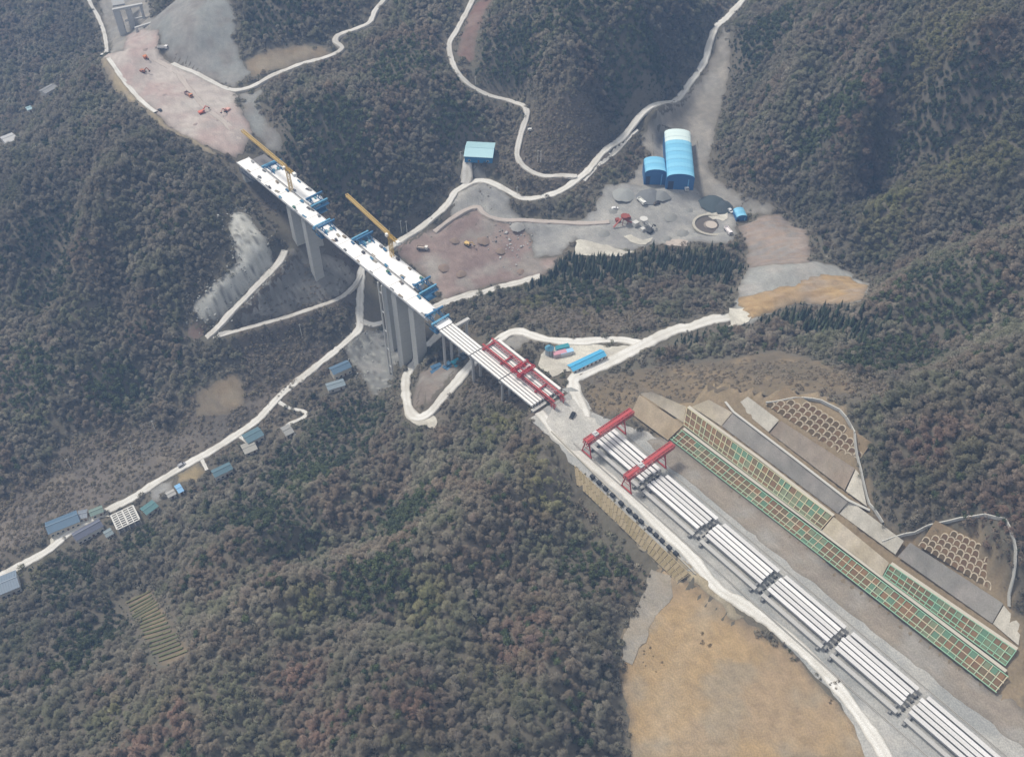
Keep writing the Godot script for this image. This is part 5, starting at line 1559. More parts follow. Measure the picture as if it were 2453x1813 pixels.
func deck_extras() -> void:
	rng.seed = 21
	# formwork stacks and bundles along the deck edges
	var where := [[-303, -112, -21.9, "outer edge of the finished deck"], [-303, -125, -15.0, "inner edge of the finished deck"], [-286, -242, -4.8, "far edge of the far open deck"], [-187, -143, -4.8, "far edge of the near open deck"], [-187, -143, -12.6, "inner edge of the near open deck"]]
	var cols := [lin(.04, .14, .26), lin(.12, .13, .14), lin(.3, .3, .3), lin(.05, .2, .34), lin(.25, .2, .14)]
	var sorts := ["blue", "dark grey", "light grey", "bright blue", "rusty brown"]
	for w in where:
		var n := int((w[1] - w[0]) / 13.0)
		for k in n:
			var s: float = lerpf(w[0] + 3, w[1] - 3, (k + rng.randf() * .7) / n)
			var kind := rng.randi() % 5
			var third: String = ["far", "middle", "near"][clampi(k * 3 / n, 0, 2)]
			var o := thing("form_panel_stack", "%s panel stack on the %s, %s third" % [sorts[kind], w[3], third], "formwork", bt(s, w[2] + rng.randf_range(-.4, .4), 2.0), atan2(RD.x, RD.y) + rng.randf_range(-.15, .15), "form panels along the viaduct deck edges")
			for e in rng.randi_range(2, 4):
				put("form_panel", box_mesh(Vector3(rng.randf_range(.7, 1.3), .16, rng.randf_range(1.6, 3.6)), Vector3(rng.randf_range(-.2, .2), .1 + e * .2, 0)), mat(cols[kind], .7, .05, .2), o)
	# unfinished slab with upright bars at the far end of the open carriageway
	var slab := thing("unfinished_slab", "grey unfinished deck slab bristling with bars at the far end of the viaduct", "bridge slab", bt(-295.5, -8.8, 1.2), atan2(RD.x, RD.y) + atan(.0365))
	put("slab", box_mesh(Vector3(8.6, .8, 12.5), Vector3(0, -.2, 0)), mat(lin(.27, .26, .26), .9, 0, .3, 2.0), slab)
	var bars := begin()
	for i in 12:
		for j in 9:
			bx(bars, Vector3(-4.0 + j, .6, -5.8 + i * 1.05), Vector3(.07, .9, .07))
	put("rebar", bars.commit(), mat(lin(.16, .1, .07), .8), slab).set_meta("kind", "stuff")
	var sc := thing("edge_scaffold", "dark scaffold hanging under the far outer corner of the viaduct", "scaffold", bt(-293, -23.4, 1.6), atan2(RD.x, RD.y) + atan(.0365))
	for z in [-7.0, -3.5, 0.0, 3.5, 7.0]:
		var t := begin()
		bar(t, Vector3(0, 0, z), Vector3(0, -4.2, z), .2, .2)
		bar(t, Vector3(0, -4.2, z), Vector3(1.6, -4.2, z), .2, .2)
		put("hanger", t.commit(), mat(lin(.05, .06, .07), .7), sc)
	put("plank", box_mesh(Vector3(1.8, .15, 15), Vector3(.7, -4.0, 0)), mat(lin(.08, .08, .085), .8), sc)
	put("plank", box_mesh(Vector3(1.2, .15, 15), Vector3(.4, -2.0, 0)), mat(lin(.07, .08, .1), .8), sc)
	# expansion joints and tyre dust across the decks
	for k in 11:
		var s := -290.0 + k * 15.5
		var t := begin()
		ribbon(t, s, s + .35, [Vector2(-22.3, 2.0), Vector2(-22.3, 2.012), Vector2(-14.6, 2.012), Vector2(-14.6, 2.0)])
		var o := thing("deck_joint", "grey cross joint line number %s on the finished viaduct deck" % (ORD[k] if k < 9 else ["tenth", "last"][k - 9]), "deck joint", Vector3.ZERO, 0.0, "cross joints on the finished deck")
		put("strip", t.commit(), mat(lin(.42, .41, .4), .9), o)

func travellers() -> void:
	var blue := mat(BLUE, .5, .1, .2, 2.0)
	var light := mat(lin(.12, .36, .55), .5, .1, .15, 2.0)
	var list := [
		[-213.0, -18.45, -1, "blue form traveller astride the finished deck beside the open gap"],
		[-240.0, -8.6, 1, "blue form traveller at the far side of the open gap"],
		[-190.0, -8.6, -1, "blue form traveller by the long jib of the nearer yellow crane"],
		[-138.5, -8.6, 1, "blue form traveller at the near end of the gapped deck"],
		[-115.5, -18.45, 1, "blue form traveller closing the finished deck before the beam spans"],
		[-283.5, -8.6, -1, "dark blue form traveller under the farther yellow crane jib"],
	]
	for e in list:
		var o := thing("form_traveller", e[3], "form traveller", bt(e[0], e[1], 2.0), atan2(RD.x, RD.y) + atan(.0365), "blue form travellers on the viaduct")
		var f: float = e[2]
		# rhombic side trusses, cross beams, hanging platform, working deck; z runs along the bridge
		for x in [-2.9, 2.9]:
			var t := begin()
			bar(t, Vector3(x, .3, -5 * f), Vector3(x, .3, 5.2 * f), .5, .5)
			bar(t, Vector3(x, .3, -5 * f), Vector3(x, 3.6, 0), .36, .36)
			bar(t, Vector3(x, 3.6, 0), Vector3(x, .3, 5.2 * f), .36, .36)
			bar(t, Vector3(x, .3, 0), Vector3(x, 3.6, 0), .4, .4)
			put("side_truss", t.commit(), blue, o)
		for z in [0.0, 4.8]:
			var t := begin()
			truss(t, Vector3(-5.6, 3.2 if z == 0.0 else .7, z * f), Vector3(5.6, 3.2 if z == 0.0 else .7, z * f), Vector3(0, 0, 1), .8, .9, 8, .22)
			bx(t, Vector3(0, 4.2 if z == 0.0 else 1.75, z * f), Vector3(11.6, .16, .9))
			put("cross_truss", t.commit(), light if z > 0 else blue, o)
		put("work_platform", box_mesh(Vector3(11.2, .25, 2.2), Vector3(0, -.6, 6.0 * f)), blue, o)
		put("bottom_platform", box_mesh(Vector3(8.6, .35, 6.2), Vector3(0, -5.2, 3.4 * f)), blue, o)
		for x in [-5.3, 5.3]:
			var t := begin()
			for z in [1.0, 6.4]:
				bar(t, Vector3(x, 1.2 if z > 2 else 3.2, z * f), Vector3(x * .8, -5.0, z * f), .16, .16)
			put("hanger", t.commit(), mat(STEEL, .6), o)
			put("side_form", box_mesh(Vector3(.3, 3.2, 5.4), Vector3(x * .58, -3.0, 3.4 * f)), mat(lin(.05, .14, .24), .6), o)
			var g := begin()
			bx(g, Vector3(x * 1.05, -1.2, 3.0 * f), Vector3(.9, .16, 6.4))
			bx(g, Vector3(x * 1.13, -.6, 3.0 * f), Vector3(.06, 1.0, 6.4))
			put("side_walkway", g.commit(), mat(lin(.05, .07, .09), .7), o)
		var b := begin()
		for x in [-1.6, 1.4]:
			bx(b, Vector3(x, .6, -2.0 * f), Vector3(1.1, 1.2, 1.6))
		put("winch_box", b.commit(), mat(lin(.2, .45, .55), .6), o)

func launcher() -> void:
	var red := mat(RED, .5, .1, .12, 2.0)
	var o := thing("launching_girder", "long red twin truss launching girder laid over the right hand beam spans", "launching girder", bt(-55, -12, 2.0), atan2(RD.x, RD.y) + atan(.0365))
	o.set_meta("label", "long red twin truss launching girder with winch trolley over the beam spans")
	for x in [-3.0, 3.0]:
		var t := begin()
		truss(t, Vector3(x, 1.2, -26.5), Vector3(x, 1.2, 25.5), Vector3(1, 0, 0), .8, 2.2, 26, .2)
		bx(t, Vector3(x, 3.45, -.5), Vector3(.35, .1, 52))
		put("truss", t.commit(), red, o)
	for z in [-25.5, -12.0, 13.0]:
		var t := begin()
		bx(t, Vector3(0, .75, z), Vector3(8.2, .7, .8))
		for x in [-3.0, 3.0]:
			bx(t, Vector3(x, .3, z), Vector3(.8, .5, .8))
		put("support_frame", t.commit(), mat(lin(.3, .04, .05), .6), o)
	for x in [-3.0, 3.0]:
		for z in [25.0, 23.0]:
			var t := begin()
			bar(t, Vector3(x, -1.9, z + .6), Vector3(x, 1.4, z), .35, .35)
			put("leg", t.commit(), red, o)
		var t2 := begin()
		truss(t2, Vector3(x, -.4, 23.4), Vector3(x, .2, 26.4), Vector3(1, 0, 0), .9, 1.4, 3, .18)
		put("tail_frame", t2.commit(), red, o)
	var tr := begin()
	truss(tr, Vector3(-5.6, 3.8, -2.2), Vector3(5.2, 3.8, -2.2), Vector3(0, 0, 1), 1.3, 1.3, 8, .26)
	truss(tr, Vector3(-5.6, 3.8, 2.6), Vector3(5.2, 3.8, 2.6), Vector3(0, 0, 1), 1.3, 1.3, 8, .26)
	for x in [-4.4, -1.4, 1.6, 4.4]:
		bar(tr, Vector3(x, 4.6, -2.2), Vector3(x + .4, 4.6, 2.6), .4, .5)
	put("trolley", tr.commit(), mat(lin(.4, .025, .03), .5), o)
	for p in [Vector3(-2.6, 5.5, -1.2), Vector3(2.0, 5.5, 1.4), Vector3(-3.4, 5.4, 3.0), Vector3(3.2, 5.3, -2.4)]:
		var w := begin()
		drum(w, p + Vector3(-.9, 0, 0), p + Vector3(.9, 0, 0), .55, .55, 12)
		bx(w, p + Vector3(0, -.6, 0), Vector3(2.3, .3, 1.2))
		put("winch", w.commit(), mat(lin(.3, .03, .035), .5) if p.x < 0 else mat(lin(.55, .4, .4), .6), o)

func cranes() -> void:
	var list := [
		[bt(-169.5, -5.4, 0), 15.5, 45.0, bt(-213.5, -2.0, 0), "yellow tower crane with its long jib over the open gap of the viaduct"],
		[bt(-257.0, -13.6, 0), 17.0, 51.0, bt(-308.0, -12.4, 0), "yellow tower crane at the far viaduct end, jib reaching over the platform edge"],
	]
	var ym := mat(YELLOW, .55, .1, .15, 2.0)
	for e in list:
		var p: Vector3 = e[0]
		var low := ground(p.x, p.z) - 1.0
		var o := thing("tower_crane", e[4], "tower crane", Vector3(p.x, low, p.z), yaw_of(p, e[3]), "yellow tower cranes at the viaduct")
		var top: float = e[1] - low
		var t := begin()
		for x in [-.8, .8]:
			for z in [-.8, .8]:
				bx(t, Vector3(x, top * .5, z), Vector3(.26, top, .26))
		var h := 0.0
		while h < top - 2.0:
			for x in [-.8, .8]:
				bar(t, Vector3(x, h, -.8), Vector3(x, h + 2.2, .8), .16, .16)
				bar(t, Vector3(-.8, h, x), Vector3(.8, h + 2.2, x), .16, .16)
			h += 2.2
		put("mast", t.commit(), ym, o)
		var b := begin()
		drum(b, Vector3(0, top, 0), Vector3(0, top + .8, 0), 1.5, 1.5, 14)
		put("slewing_ring", b.commit(), mat(lin(.4, .26, .05), .6), o)
		var j := begin()
		truss(j, Vector3(0, top + .9, .6), Vector3(0, top + .9, e[2]), Vector3(1, 0, 0), 1.5, 1.3, 26, .26)
		bx(j, Vector3(0, top + 1.0, e[2] * .5), Vector3(.9, .1, e[2]))
		put("jib", j.commit(), mat(lin(.6, .42, .14), .55, 0, .1), o)
		var cj := begin()
		truss(cj, Vector3(0, top + .9, -.6), Vector3(0, top + .9, -9.0), Vector3(1, 0, 0), 1.5, .8, 5, .24)
		put("counter_jib", cj.commit(), ym, o)
		put("counterweight", box_mesh(Vector3(1.8, 2.0, 2.2), Vector3(0, top + 1.2, -8.2)), mat(lin(.7, .69, .66), .7), o)
		var a := begin()
		bar(a, Vector3(-.6, top + .8, -.5), Vector3(0, top + 4.2, 0), .22, .22)
		bar(a, Vector3(.6, top + .8, -.5), Vector3(0, top + 4.2, 0), .22, .22)
		put("tower_head", a.commit(), ym, o)
		put("cab", box_mesh(Vector3(1.3, 1.7, 1.6), Vector3(1.4, top + 1.6, .9)), mat(lin(.72, .7, .66), .5), o)
		var c := begin()
		bar(c, Vector3(0, top + 4.2, 0), Vector3(0, top + 2.2, e[2] * .62), .05, .05)
		bar(c, Vector3(0, top + 4.2, 0), Vector3(0, top + 1.8, -8.4), .05, .05)
		put("tie_rope", c.commit(), mat(lin(.2, .18, .12), .6), o)

# ---------------------------------------------------------------- the cut slope
func bil(c: Array, u: float, v: float) -> Vector3:
	return (c[0] as Vector3).lerp(c[1], u).lerp((c[2] as Vector3).lerp(c[3], u), v)

func face(called: String, label: String, tone: String, c: Array, relief_ := .12) -> Node3D:
	# c: bottom start, bottom end, top start, top end
	var t := begin()
	var nu := maxi(2, int(c[0].distance_to(c[1]) / 1.6))
	var nv := maxi(2, int(c[0].distance_to(c[2]) / 1.6))
	var up := ((c[1] - c[0]) as Vector3).cross(c[2] - c[0]).normalized()
	if up.y < 0:
		up = -up
	var grid := []
	for j in nv + 1:
		for i in nu + 1:
			var p := bil(c, float(i) / nu, float(j) / nv)
			grid.append(p + up * relief_ * n3.get_noise_2d(p.x * 5, p.z * 5))
	for j in nv:
		for i in nu:
			var k := j * (nu + 1) + i
			var q := [grid[k], grid[k + 1], grid[k + nu + 2], grid[k + nu + 1]]
			var n: Vector3 = (q[2] - q[0]).cross(q[1] - q[0])
			if n.dot(up) < 0:
				q.reverse()
			for p in [q[0], q[1], q[2], q[0], q[2], q[3]]:
				t.set_color(patch_color(tone, p.x, p.y, p.z))
				t.add_vertex(p)
	t.index()
	t.generate_normals()
	var o := thing(called, label, "slope panel", Vector3.ZERO)
	put("facing", t.commit(), ground_mat(5.0, .5), o)
	return o

var unit_box: Mesh
func set_bar(o: MeshInstance3D, a: Vector3, b: Vector3, up: Vector3, w: float, h: float) -> void:
	var z := b - a
	var x := up.cross(z).normalized() * w
	o.transform = Transform3D(Basis(x, up.normalized() * h, z), (a + b) * .5)

func lattice(label: String, c: Array, cols: int, rows: Array, greens: float, ribs: Array, tones: Array, seed_: int, lift := .3, thin := 1.0) -> Node3D:
	var o := face("slope_lattice", label, "drygrass", c, .05)
	o.set_meta("category", "slope lattice")
	var up := ((c[1] - c[0]) as Vector3).cross(c[2] - c[0]).normalized()
	if up.y < 0:
		up = -up
	rng.seed = seed_
	for i in cols + 1:
		var r := piece("rib", i, unit_box, ribs[rng.randi() % ribs.size()], o)
		var u := (i + rng.randf_range(-.09, .09)) / cols
		set_bar(r, bil(c, u, 0) + up * lift, bil(c, u + rng.randf_range(-.05, .05) / cols, 1) + up * lift, up, .3 * thin, .34)
	for j in rows.size():
		var r := piece("rail", j, unit_box, ribs[0 if j == rows.size() - 1 else rng.randi() % ribs.size()], o)
		set_bar(r, bil(c, -.004, rows[j]) + up * (lift + .02), bil(c, 1.004, rows[j]) + up * (lift + .02), up, .3 * thin, .32)
	var k := 0
	for i in cols:
		var run := n1.get_noise_2d(i * 9.0, seed_ * 40.0)
		for j in rows.size() - 1:
			var g := greens * (1.3 if j == rows.size() - 2 else .55) + run * 1.1
			var tone: Material = tones[rng.randi() % 2] if rng.randf() < g else tones[2 + rng.randi() % (tones.size() - 2)]
			var u0 := (i + .12) / cols
			var u1 := (i + .88) / cols
			var vm: float = (rows[j] + rows[j + 1]) * .5
			var hv: float = (rows[j + 1] - rows[j]) * .44
			var a := bil(c, (u0 + u1) * .5, vm - hv) + up * .1
			var b := bil(c, (u0 + u1) * .5, vm + hv) + up * .1
			var q := piece("net_cell", k, unit_box, tone, o)
			set_bar(q, a, b, up, bil(c, u0, vm).distance_to(bil(c, u1, vm)), .12)
			k += 1
	return o

func arches(label: String, c: Array, cols: int, rows: int, keep: Callable, seed_: int) -> void:
	var o := face("arch_lattice", label, "archsoil", c, .1)
	o.set_meta("category", "slope lattice")
	var up := ((c[1] - c[0]) as Vector3).cross(c[2] - c[0]).normalized()
	if up.y < 0:
		up = -up
	# one arch of unit width and height in the x-z plane, y outwards
	var t := begin()
	var pts := [Vector3(-.5, 0, 0), Vector3(-.5, 0, .5)]
	for k in range(1, 7):
		pts.append(Vector3(-.5 * cos(PI * k / 6), 0, .5 + .42 * sin(PI * k / 6)))
	pts.append(Vector3(.5, 0, 0))
	for k in pts.size() - 1:
		bar(t, pts[k], pts[k + 1], .15, .16) if false else bx(t, (pts[k] + pts[k + 1]) * .5, Vector3(.14, .18, pts[k].distance_to(pts[k + 1]) + .06), Basis(Vector3.UP, atan2(pts[k + 1].x - pts[k].x, pts[k + 1].z - pts[k].z)))
	var arch := t.commit()
	var s := begin()
	bx(s, Vector3(0, -.05, .42), Vector3(.8, .1, .72))
	var soil := s.commit()
	rng.seed = seed_
	var rib_m := mat(lin(.62, .53, .4), .9, 0, .15)
	var soils := [mat(lin(.2, .125, .07), .95, 0, .3), mat(lin(.26, .165, .09), .95, 0, .3), mat(lin(.17, .12, .065), .95, 0, .3)]
	var k := 0
	for j in rows:
		for i in cols:
			var u := (i + .5) / cols
			var v := float(j) / rows
			if not (keep as Callable).call(u, v + .5 / rows):
				continue
			var a := bil(c, u, v)
			var x := (bil(c, u + .5 / cols, v) - bil(c, u - .5 / cols, v))
			var z := (bil(c, u, v + 1.0 / rows) - a)
			var b := Basis(x * .96, up * 2.6, z * .98)
			var q := piece("arch_rib", k, arch, rib_m, o)
			q.transform = Transform3D(b, a + up * .2)
			var e := piece("soil_bed", k, soil, soils[rng.randi() % 3], o)
			e.transform = Transform3D(b, a + up * .3)
			k += 1

func cut_slope() -> void:
	unit_box = box_mesh(Vector3.ONE)
	var pale := [mat(lin(.52, .5, .32), .9), mat(lin(.44, .48, .33), .9), mat(lin(.52, .42, .28), .9)]
	var green := [mat(lin(.27, .47, .32), .9), mat(lin(.42, .5, .35), .9), mat(lin(.55, .47, .33), .9)]
	var cells := [mat(lin(.17, .3, .2), .95, 0, .3), mat(lin(.25, .29, .18), .95, 0, .3), mat(lin(.25, .155, .09), .95, 0, .3), mat(lin(.22, .165, .095), .95, 0, .3), mat(lin(.31, .185, .1), .95, 0, .3)]
	lattice("lower long green and brown slope lattice along the foot of the cut", [Vector3(73.7, 2, -287.7), Vector3(181.8, 2, -165.5), Vector3(78.1, 7, -289), Vector3(185.9, 7, -169.4)], 56, [0.02, .24, .62, 1.0], .26, green, cells, 3)
	lattice("upper slope lattice panel nearest the viaduct, yellow ribs over brown cells", [Vector3(79.3, 7.6, -291.7), Vector3(129.6, 7.6, -234.7), Vector3(81, 12.5, -298.1), Vector3(134.1, 12.5, -238.1)], 27, [0.02, .24, .62, 1.0], .25, pale, cells, 8)
	lattice("upper slope lattice panel farthest from the viaduct, with turquoise net strips", [Vector3(150.4, 7.6, -211.9), Vector3(186.2, 7.6, -173.2), Vector3(152.3, 12.5, -214.3), Vector3(189.8, 12.5, -176.8)], 20, [0.02, .24, .62, 1.0], .26, green, cells, 13)
	face("concrete_slope", "smooth beige panel between the two upper lattice panels", "beige", [Vector3(130.2, 7.5, -234.2), Vector3(149.8, 7.5, -212), Vector3(134.6, 12.6, -237.4), Vector3(152, 12.6, -215.1)])
	face("concrete_slope", "lower bare tan panel beside the first red gantry crane", "beige2", [Vector3(56.4, 1, -304.7), Vector3(71.9, 1.8, -287.7), Vector3(60.4, 7, -311), Vector3(79, 7.3, -292.2)])
	face("concrete_slope", "upper beige panel above the tan panel near the first gantry crane", "beige", [Vector3(60.8, 7.2, -311.7), Vector3(79.4, 7.4, -293.3), Vector3(65.6, 12, -308.6), Vector3(80.3, 12.6, -298.7)])
	face("concrete_slope", "pale beige panel above the yellow ribbed lattice at its viaduct end", "beige", [Vector3(82.7, 13, -298.4), Vector3(94.7, 13, -286.8), Vector3(89.6, 19, -297.4), Vector3(99.2, 19, -289.6)])
	face("concrete_slope", "long dark grey sprayed concrete panel above the yellow ribbed lattice", "shot", [Vector3(95, 13, -286.6), Vector3(136.6, 13, -238.8), Vector3(99.6, 19, -289.6), Vector3(139.9, 19, -240.5)])
	face("concrete_slope", "large white beige panel at the middle of the cut", "white", [Vector3(137.3, 13, -238.8), Vector3(155.3, 13.2, -218.6), Vector3(140.6, 19, -241.3), Vector3(157.7, 19, -221.2)])
	face("concrete_slope", "grey panel below the far arched lattice", "shot", [Vector3(155.9, 13.5, -217.4), Vector3(184, 13.5, -187.5), Vector3(159.8, 19.6, -220), Vector3(187.7, 19.6, -192.5)])
	face("concrete_slope", "small white beige panel at the far end of the cut", "white", [Vector3(184.3, 13.4, -187.4), Vector3(191.1, 13, -178.6), Vector3(187.7, 19.5, -191.8), Vector3(192.7, 17, -184.4)])
	face("concrete_slope", "pale panel above the long drain beside the near arched lattice", "white", [Vector3(101.3, 19.8, -293.4), Vector3(113.2, 19.8, -277.5), Vector3(105.6, 25.6, -293.3), Vector3(117, 25.6, -279.5)])
	face("concrete_slope", "long brown grey panel below the near arched lattice", "shot2", [Vector3(113.7, 19.8, -277), Vector3(139.4, 19.8, -245.9), Vector3(117.5, 25.6, -279.3), Vector3(143.9, 25.6, -252.8)])
	face("concrete_slope", "white triangular panel at the end of the brown grey panel", "white", [Vector3(139.8, 19.8, -245.4), Vector3(146.7, 19.8, -237.6), Vector3(144.1, 25.6, -252.4), Vector3(145.3, 25.6, -249.3)])
	arches("near arched slope lattice at the top of the cut under the wood", [Vector3(112.9, 26, -288.4), Vector3(144.8, 26, -254.7), Vector3(119.3, 36, -290.1), Vector3(149.6, 36, -258.3)], 15, 4, func(u, v): return v < 1.02 - 1.1 * pow(absf(u - .52) * 1.75, 2.2), 5)
	arches("far arched slope lattice at the top of the cut beyond the white panel", [Vector3(162.7, 20, -218.5), Vector3(190.5, 20, -192.9), Vector3(167.1, 31, -222.9), Vector3(193.1, 32, -202.4)], 14, 5, func(u, v): return v < .3 + u * 3.2 and v < 1.12 - .9 * maxf(0.0, u - .62), 6)
	# drains along the benches and round the crest
	var lines := [
		["white concrete drain above the long dark grey panel", [Vector3(96.8, 19.6, -295.6), Vector3(99.5, 19.6, -289.6), Vector3(120.5, 19.6, -264.5), Vector3(139.8, 19.6, -240.9), Vector3(147.8, 19, -236.2)]],
		["thin white crest drain curving over the near arched lattice", [Vector3(112.8, 26.5, -288.5), Vector3(123.4, 33, -284.7), Vector3(132.7, 36, -280.3), Vector3(139.4, 36, -274.4), Vector3(143.5, 36, -267.4), Vector3(144, 34, -259.9), Vector3(145.3, 29, -252.8), Vector3(146, 25, -247.2), Vector3(147.7, 20, -238), Vector3(151.4, 16, -230)]],
		["thin white crest drain curving over the far arched lattice", [Vector3(149.6, 20, -227.3), Vector3(151.5, 21, -224.2), Vector3(165.6, 25, -222.7), Vector3(174.9, 30, -221.2), Vector3(182, 31, -219), Vector3(187, 31, -214.3), Vector3(188.9, 30, -203.7), Vector3(189.2, 24, -191)]],
		["pale bench strip between the lower and upper lattices", [Vector3(78.8, 7.2, -290.2), Vector3(105, 7.2, -261.1), Vector3(129.6, 7.2, -234.2), Vector3(150, 7.2, -211.2), Vector3(186, 7.2, -171)]],
		["pale bench strip along the top of the yellow ribbed lattice", [Vector3(81.4, 12.8, -298.6), Vector3(108.9, 12.8, -268.3), Vector3(134.7, 12.8, -237.9)]],
		["pale bench strip along the top of the turquoise netted lattice", [Vector3(152.7, 12.8, -214.7), Vector3(172.4, 12.8, -194.9), Vector3(190.2, 12.8, -177.1)]],
	]
	for l in lines:
		var t := begin()
		var w := .55 if "crest" in l[0] else (1.1 if "drain" in l[0] else 1.5)
		for k in l[1].size() - 1:
			var a: Vector3 = l[1][k]
			var b: Vector3 = l[1][k + 1]
			if "crest" in l[0]:
				var n := maxi(1, int(a.distance_to(b) / 3.0))
				for i in n:
					var p := a.lerp(b, float(i) / n)
					var q := a.lerp(b, float(i + 1) / n)
					bar(t, on_ground(p.x, p.z, 1.2), on_ground(q.x, q.z, 1.2), .45, 1.6)
			else:
				bar(t, a, b, w, .22)
		tag(put("drain_channel" if "drain" in l[0] else "bench_strip", t.commit(), mat(lin(.56, .52, .44) if "bench" in l[0] else lin(.55, .54, .5), .9, 0, .2), self), l[0], "drain" if "drain" in l[0] else "bench")
	sheet("earth_verge", "verge", PackedVector2Array([Vector2(58.7, -291.7), Vector2(70.9, -273.2), Vector2(83.4, -257.6), Vector2(115.9, -219.6), Vector2(149.3, -182.3), Vector2(182.9, -145.2), Vector2(207.6, -120.3), Vector2(217.6, -128.6), Vector2(182.8, -166), Vector2(160.1, -191.3), Vector2(127, -228.8), Vector2(93.7, -266.2), Vector2(72.6, -290.2)]), .5, .8)
	lattice("yellow netted bank dropping from the outer yard edge beside the black blocks", [st(8, -30.6, -4.6), st(72, -32.4, -4.8), st(2, -26.8, -.3), st(74, -28.2, -.3)], 30, [0.0, .5, 1.0], .0, [mat(lin(.46, .38, .25), .9), mat(lin(.5, .43, .3), .9)], [mat(lin(.41, .33, .2), .95, 0, .25), mat(lin(.43, .35, .22), .95, 0, .25), mat(lin(.36, .29, .17), .95, 0, .25), mat(lin(.42, .34, .215), .95, 0, .25)], 31, .08, .4)

func far_bents() -> void:
	# the next viaduct, under construction beyond the far platform
	var o := thing("portal_pier", "pale concrete portal piers with cap beams rising beyond the far platform", "bridge pier", Vector3.ZERO)
	var m := mat(lin(.5, .5, .49), .85, 0, .12, 5)
	var a: Vector3 = Vector3(-302.1, 0, -708.6)
	var b: Vector3 = Vector3(-281.9, 0, -718.3)
	var c := begin()
	bar(c, a, b, 2.2, 1.6)
	put("cap_beam", c.commit(), m, o)
	for e in [[.12, 5.0], [.5, 4.0], [.93, 1.6]]:
		var p := a.lerp(b, e[0])
		var low := ground(p.x, p.z) - 2.0
		put("column", box_mesh(Vector3(e[1], -.8 - low, 1.8), Vector3(p.x, (low - .8) * .5, p.z)), m, o)
	var t := begin()
	bar(t, a.lerp(b, .3) + Vector3.DOWN * 10, a.lerp(b, .96) + Vector3.DOWN * 10, 1.2, 1.2)
	put("tie_beam", t.commit(), m, o)
	var s := begin()
	bar(s, a.lerp(b, .3) + Vector3(-2.0, 1.4, -2), Vector3(-320.4, 0, -767.3) + Vector3(0, 1.4, 0), 9.0, 1.2)
	put("deck_slab", s.commit(), mat(lin(.34, .34, .34), .85, 0, .1, 6), o)
	var q := thing("portal_pier", "low pale abutment frame standing on the upper edge of the far platform", "bridge pier", Vector3.ZERO)
	var a2: Vector3 = Vector3(-277, 1, -678.8)
	var b2: Vector3 = Vector3(-265.7, 1, -687.7)
	var k := begin()
	bar(k, a2, b2, 1.6, 1.2)
	put("cap_beam", k.commit(), m, q)
	for e in [.08, .5, .94]:
		var p := a2.lerp(b2, e)
		var low := ground(p.x, p.z) - 1.0
		put("column", box_mesh(Vector3(1.6, maxf(1.0, .5 - low), 1.4), Vector3(p.x, (low + .5) * .5, p.z)), m, q)

# ---------------------------------------------------------------- buildings
func gable(c: Vector2, w: float, d: float, yaw: float, wall: float, rise: float, roof_m: Material, wall_m: Material, called: String, label: String, windows := 4, category := "house", group := "") -> Node3D:
	# w runs along the ridge (local x), d across it
	var o := thing(called, label, category, on_ground(c.x, c.y, -.25), yaw, group)
	var t := begin()
	bx(t, Vector3(0, wall * .5, 0), Vector3(w, wall, d))
	for s in [-1, 1]:
		var x: float = s * w * .5
		var a := Vector3(x, wall, -d * .5)
		var b := Vector3(x, wall, d * .5)
		var e := Vector3(x, wall + rise, 0)
		plain(t, a, e, b, Vector3(s, 0, 0))
	var body := put("wall", t.commit(), wall_m, o)
	for s in [-1, 1]:
		var r := begin()
		bar_sheet(r, Vector3(-w * .5 - .4, wall + rise + .12, 0), Vector3(w * .5 + .4, wall + rise + .12, 0), Vector3(0, -rise * 1.12, s * d * .56), .16)
		var roof := put("roof", r.commit(), roof_m, o)
		var seams := begin()
		var n := int(w / 1.1)
		for k in n:
			var x := -w * .5 + (k + .5) * w / n
			bar(seams, Vector3(x, wall + rise + .2, s * .05), Vector3(x, wall + .02, s * d * .55), .1, .1)
		put("seam", seams.commit(), roof_m, roof)
	var ridge := begin()
	bar(ridge, Vector3(-w * .5 - .4, wall + rise + .2, 0), Vector3(w * .5 + .4, wall + rise + .2, 0), .5, .16)
	put("ridge_cap", ridge.commit(), roof_m, o)
	if windows > 0:
		var glass := mat(lin(.03, .04, .05), .2)
		var frame := mat(lin(.7, .69, .66), .6)
		for s in [-1, 1]:
			for f in maxi(1, int(wall / 2.9)):
				for k in windows:
					var x := -w * .5 + (k + .5) * w / windows
					var y := 1.6 + f * 2.9
					if k == windows / 2 and f == 0:
						put("door", box_mesh(Vector3(1.1, 2.2, .08), Vector3(x, 1.15, s * (d * .5 + .04))), mat(lin(.15, .09, .06), .6), o)
						continue
					var q := put("window", box_mesh(Vector3(1.5, 1.4, .08), Vector3(x, y, s * (d * .5 + .04))), frame, o)
					put("pane", box_mesh(Vector3(1.25, 1.15, .04), Vector3(x, y, s * (d * .5 + .09))), glass, q)
	return o

func bar_sheet(t: SurfaceTool, a: Vector3, b: Vector3, down: Vector3, th: float) -> void:
	# a slab that hangs from the line a-b along «down»
	var x := (b - a)
	var n := x.cross(down).normalized()
	if n.y < 0:
		n = -n
	bx(t, (a + b) * .5 + down * .5 - n * th * .5, Vector3(x.length(), th, down.length()), Basis(x.normalized(), n, x.normalized().cross(n)))

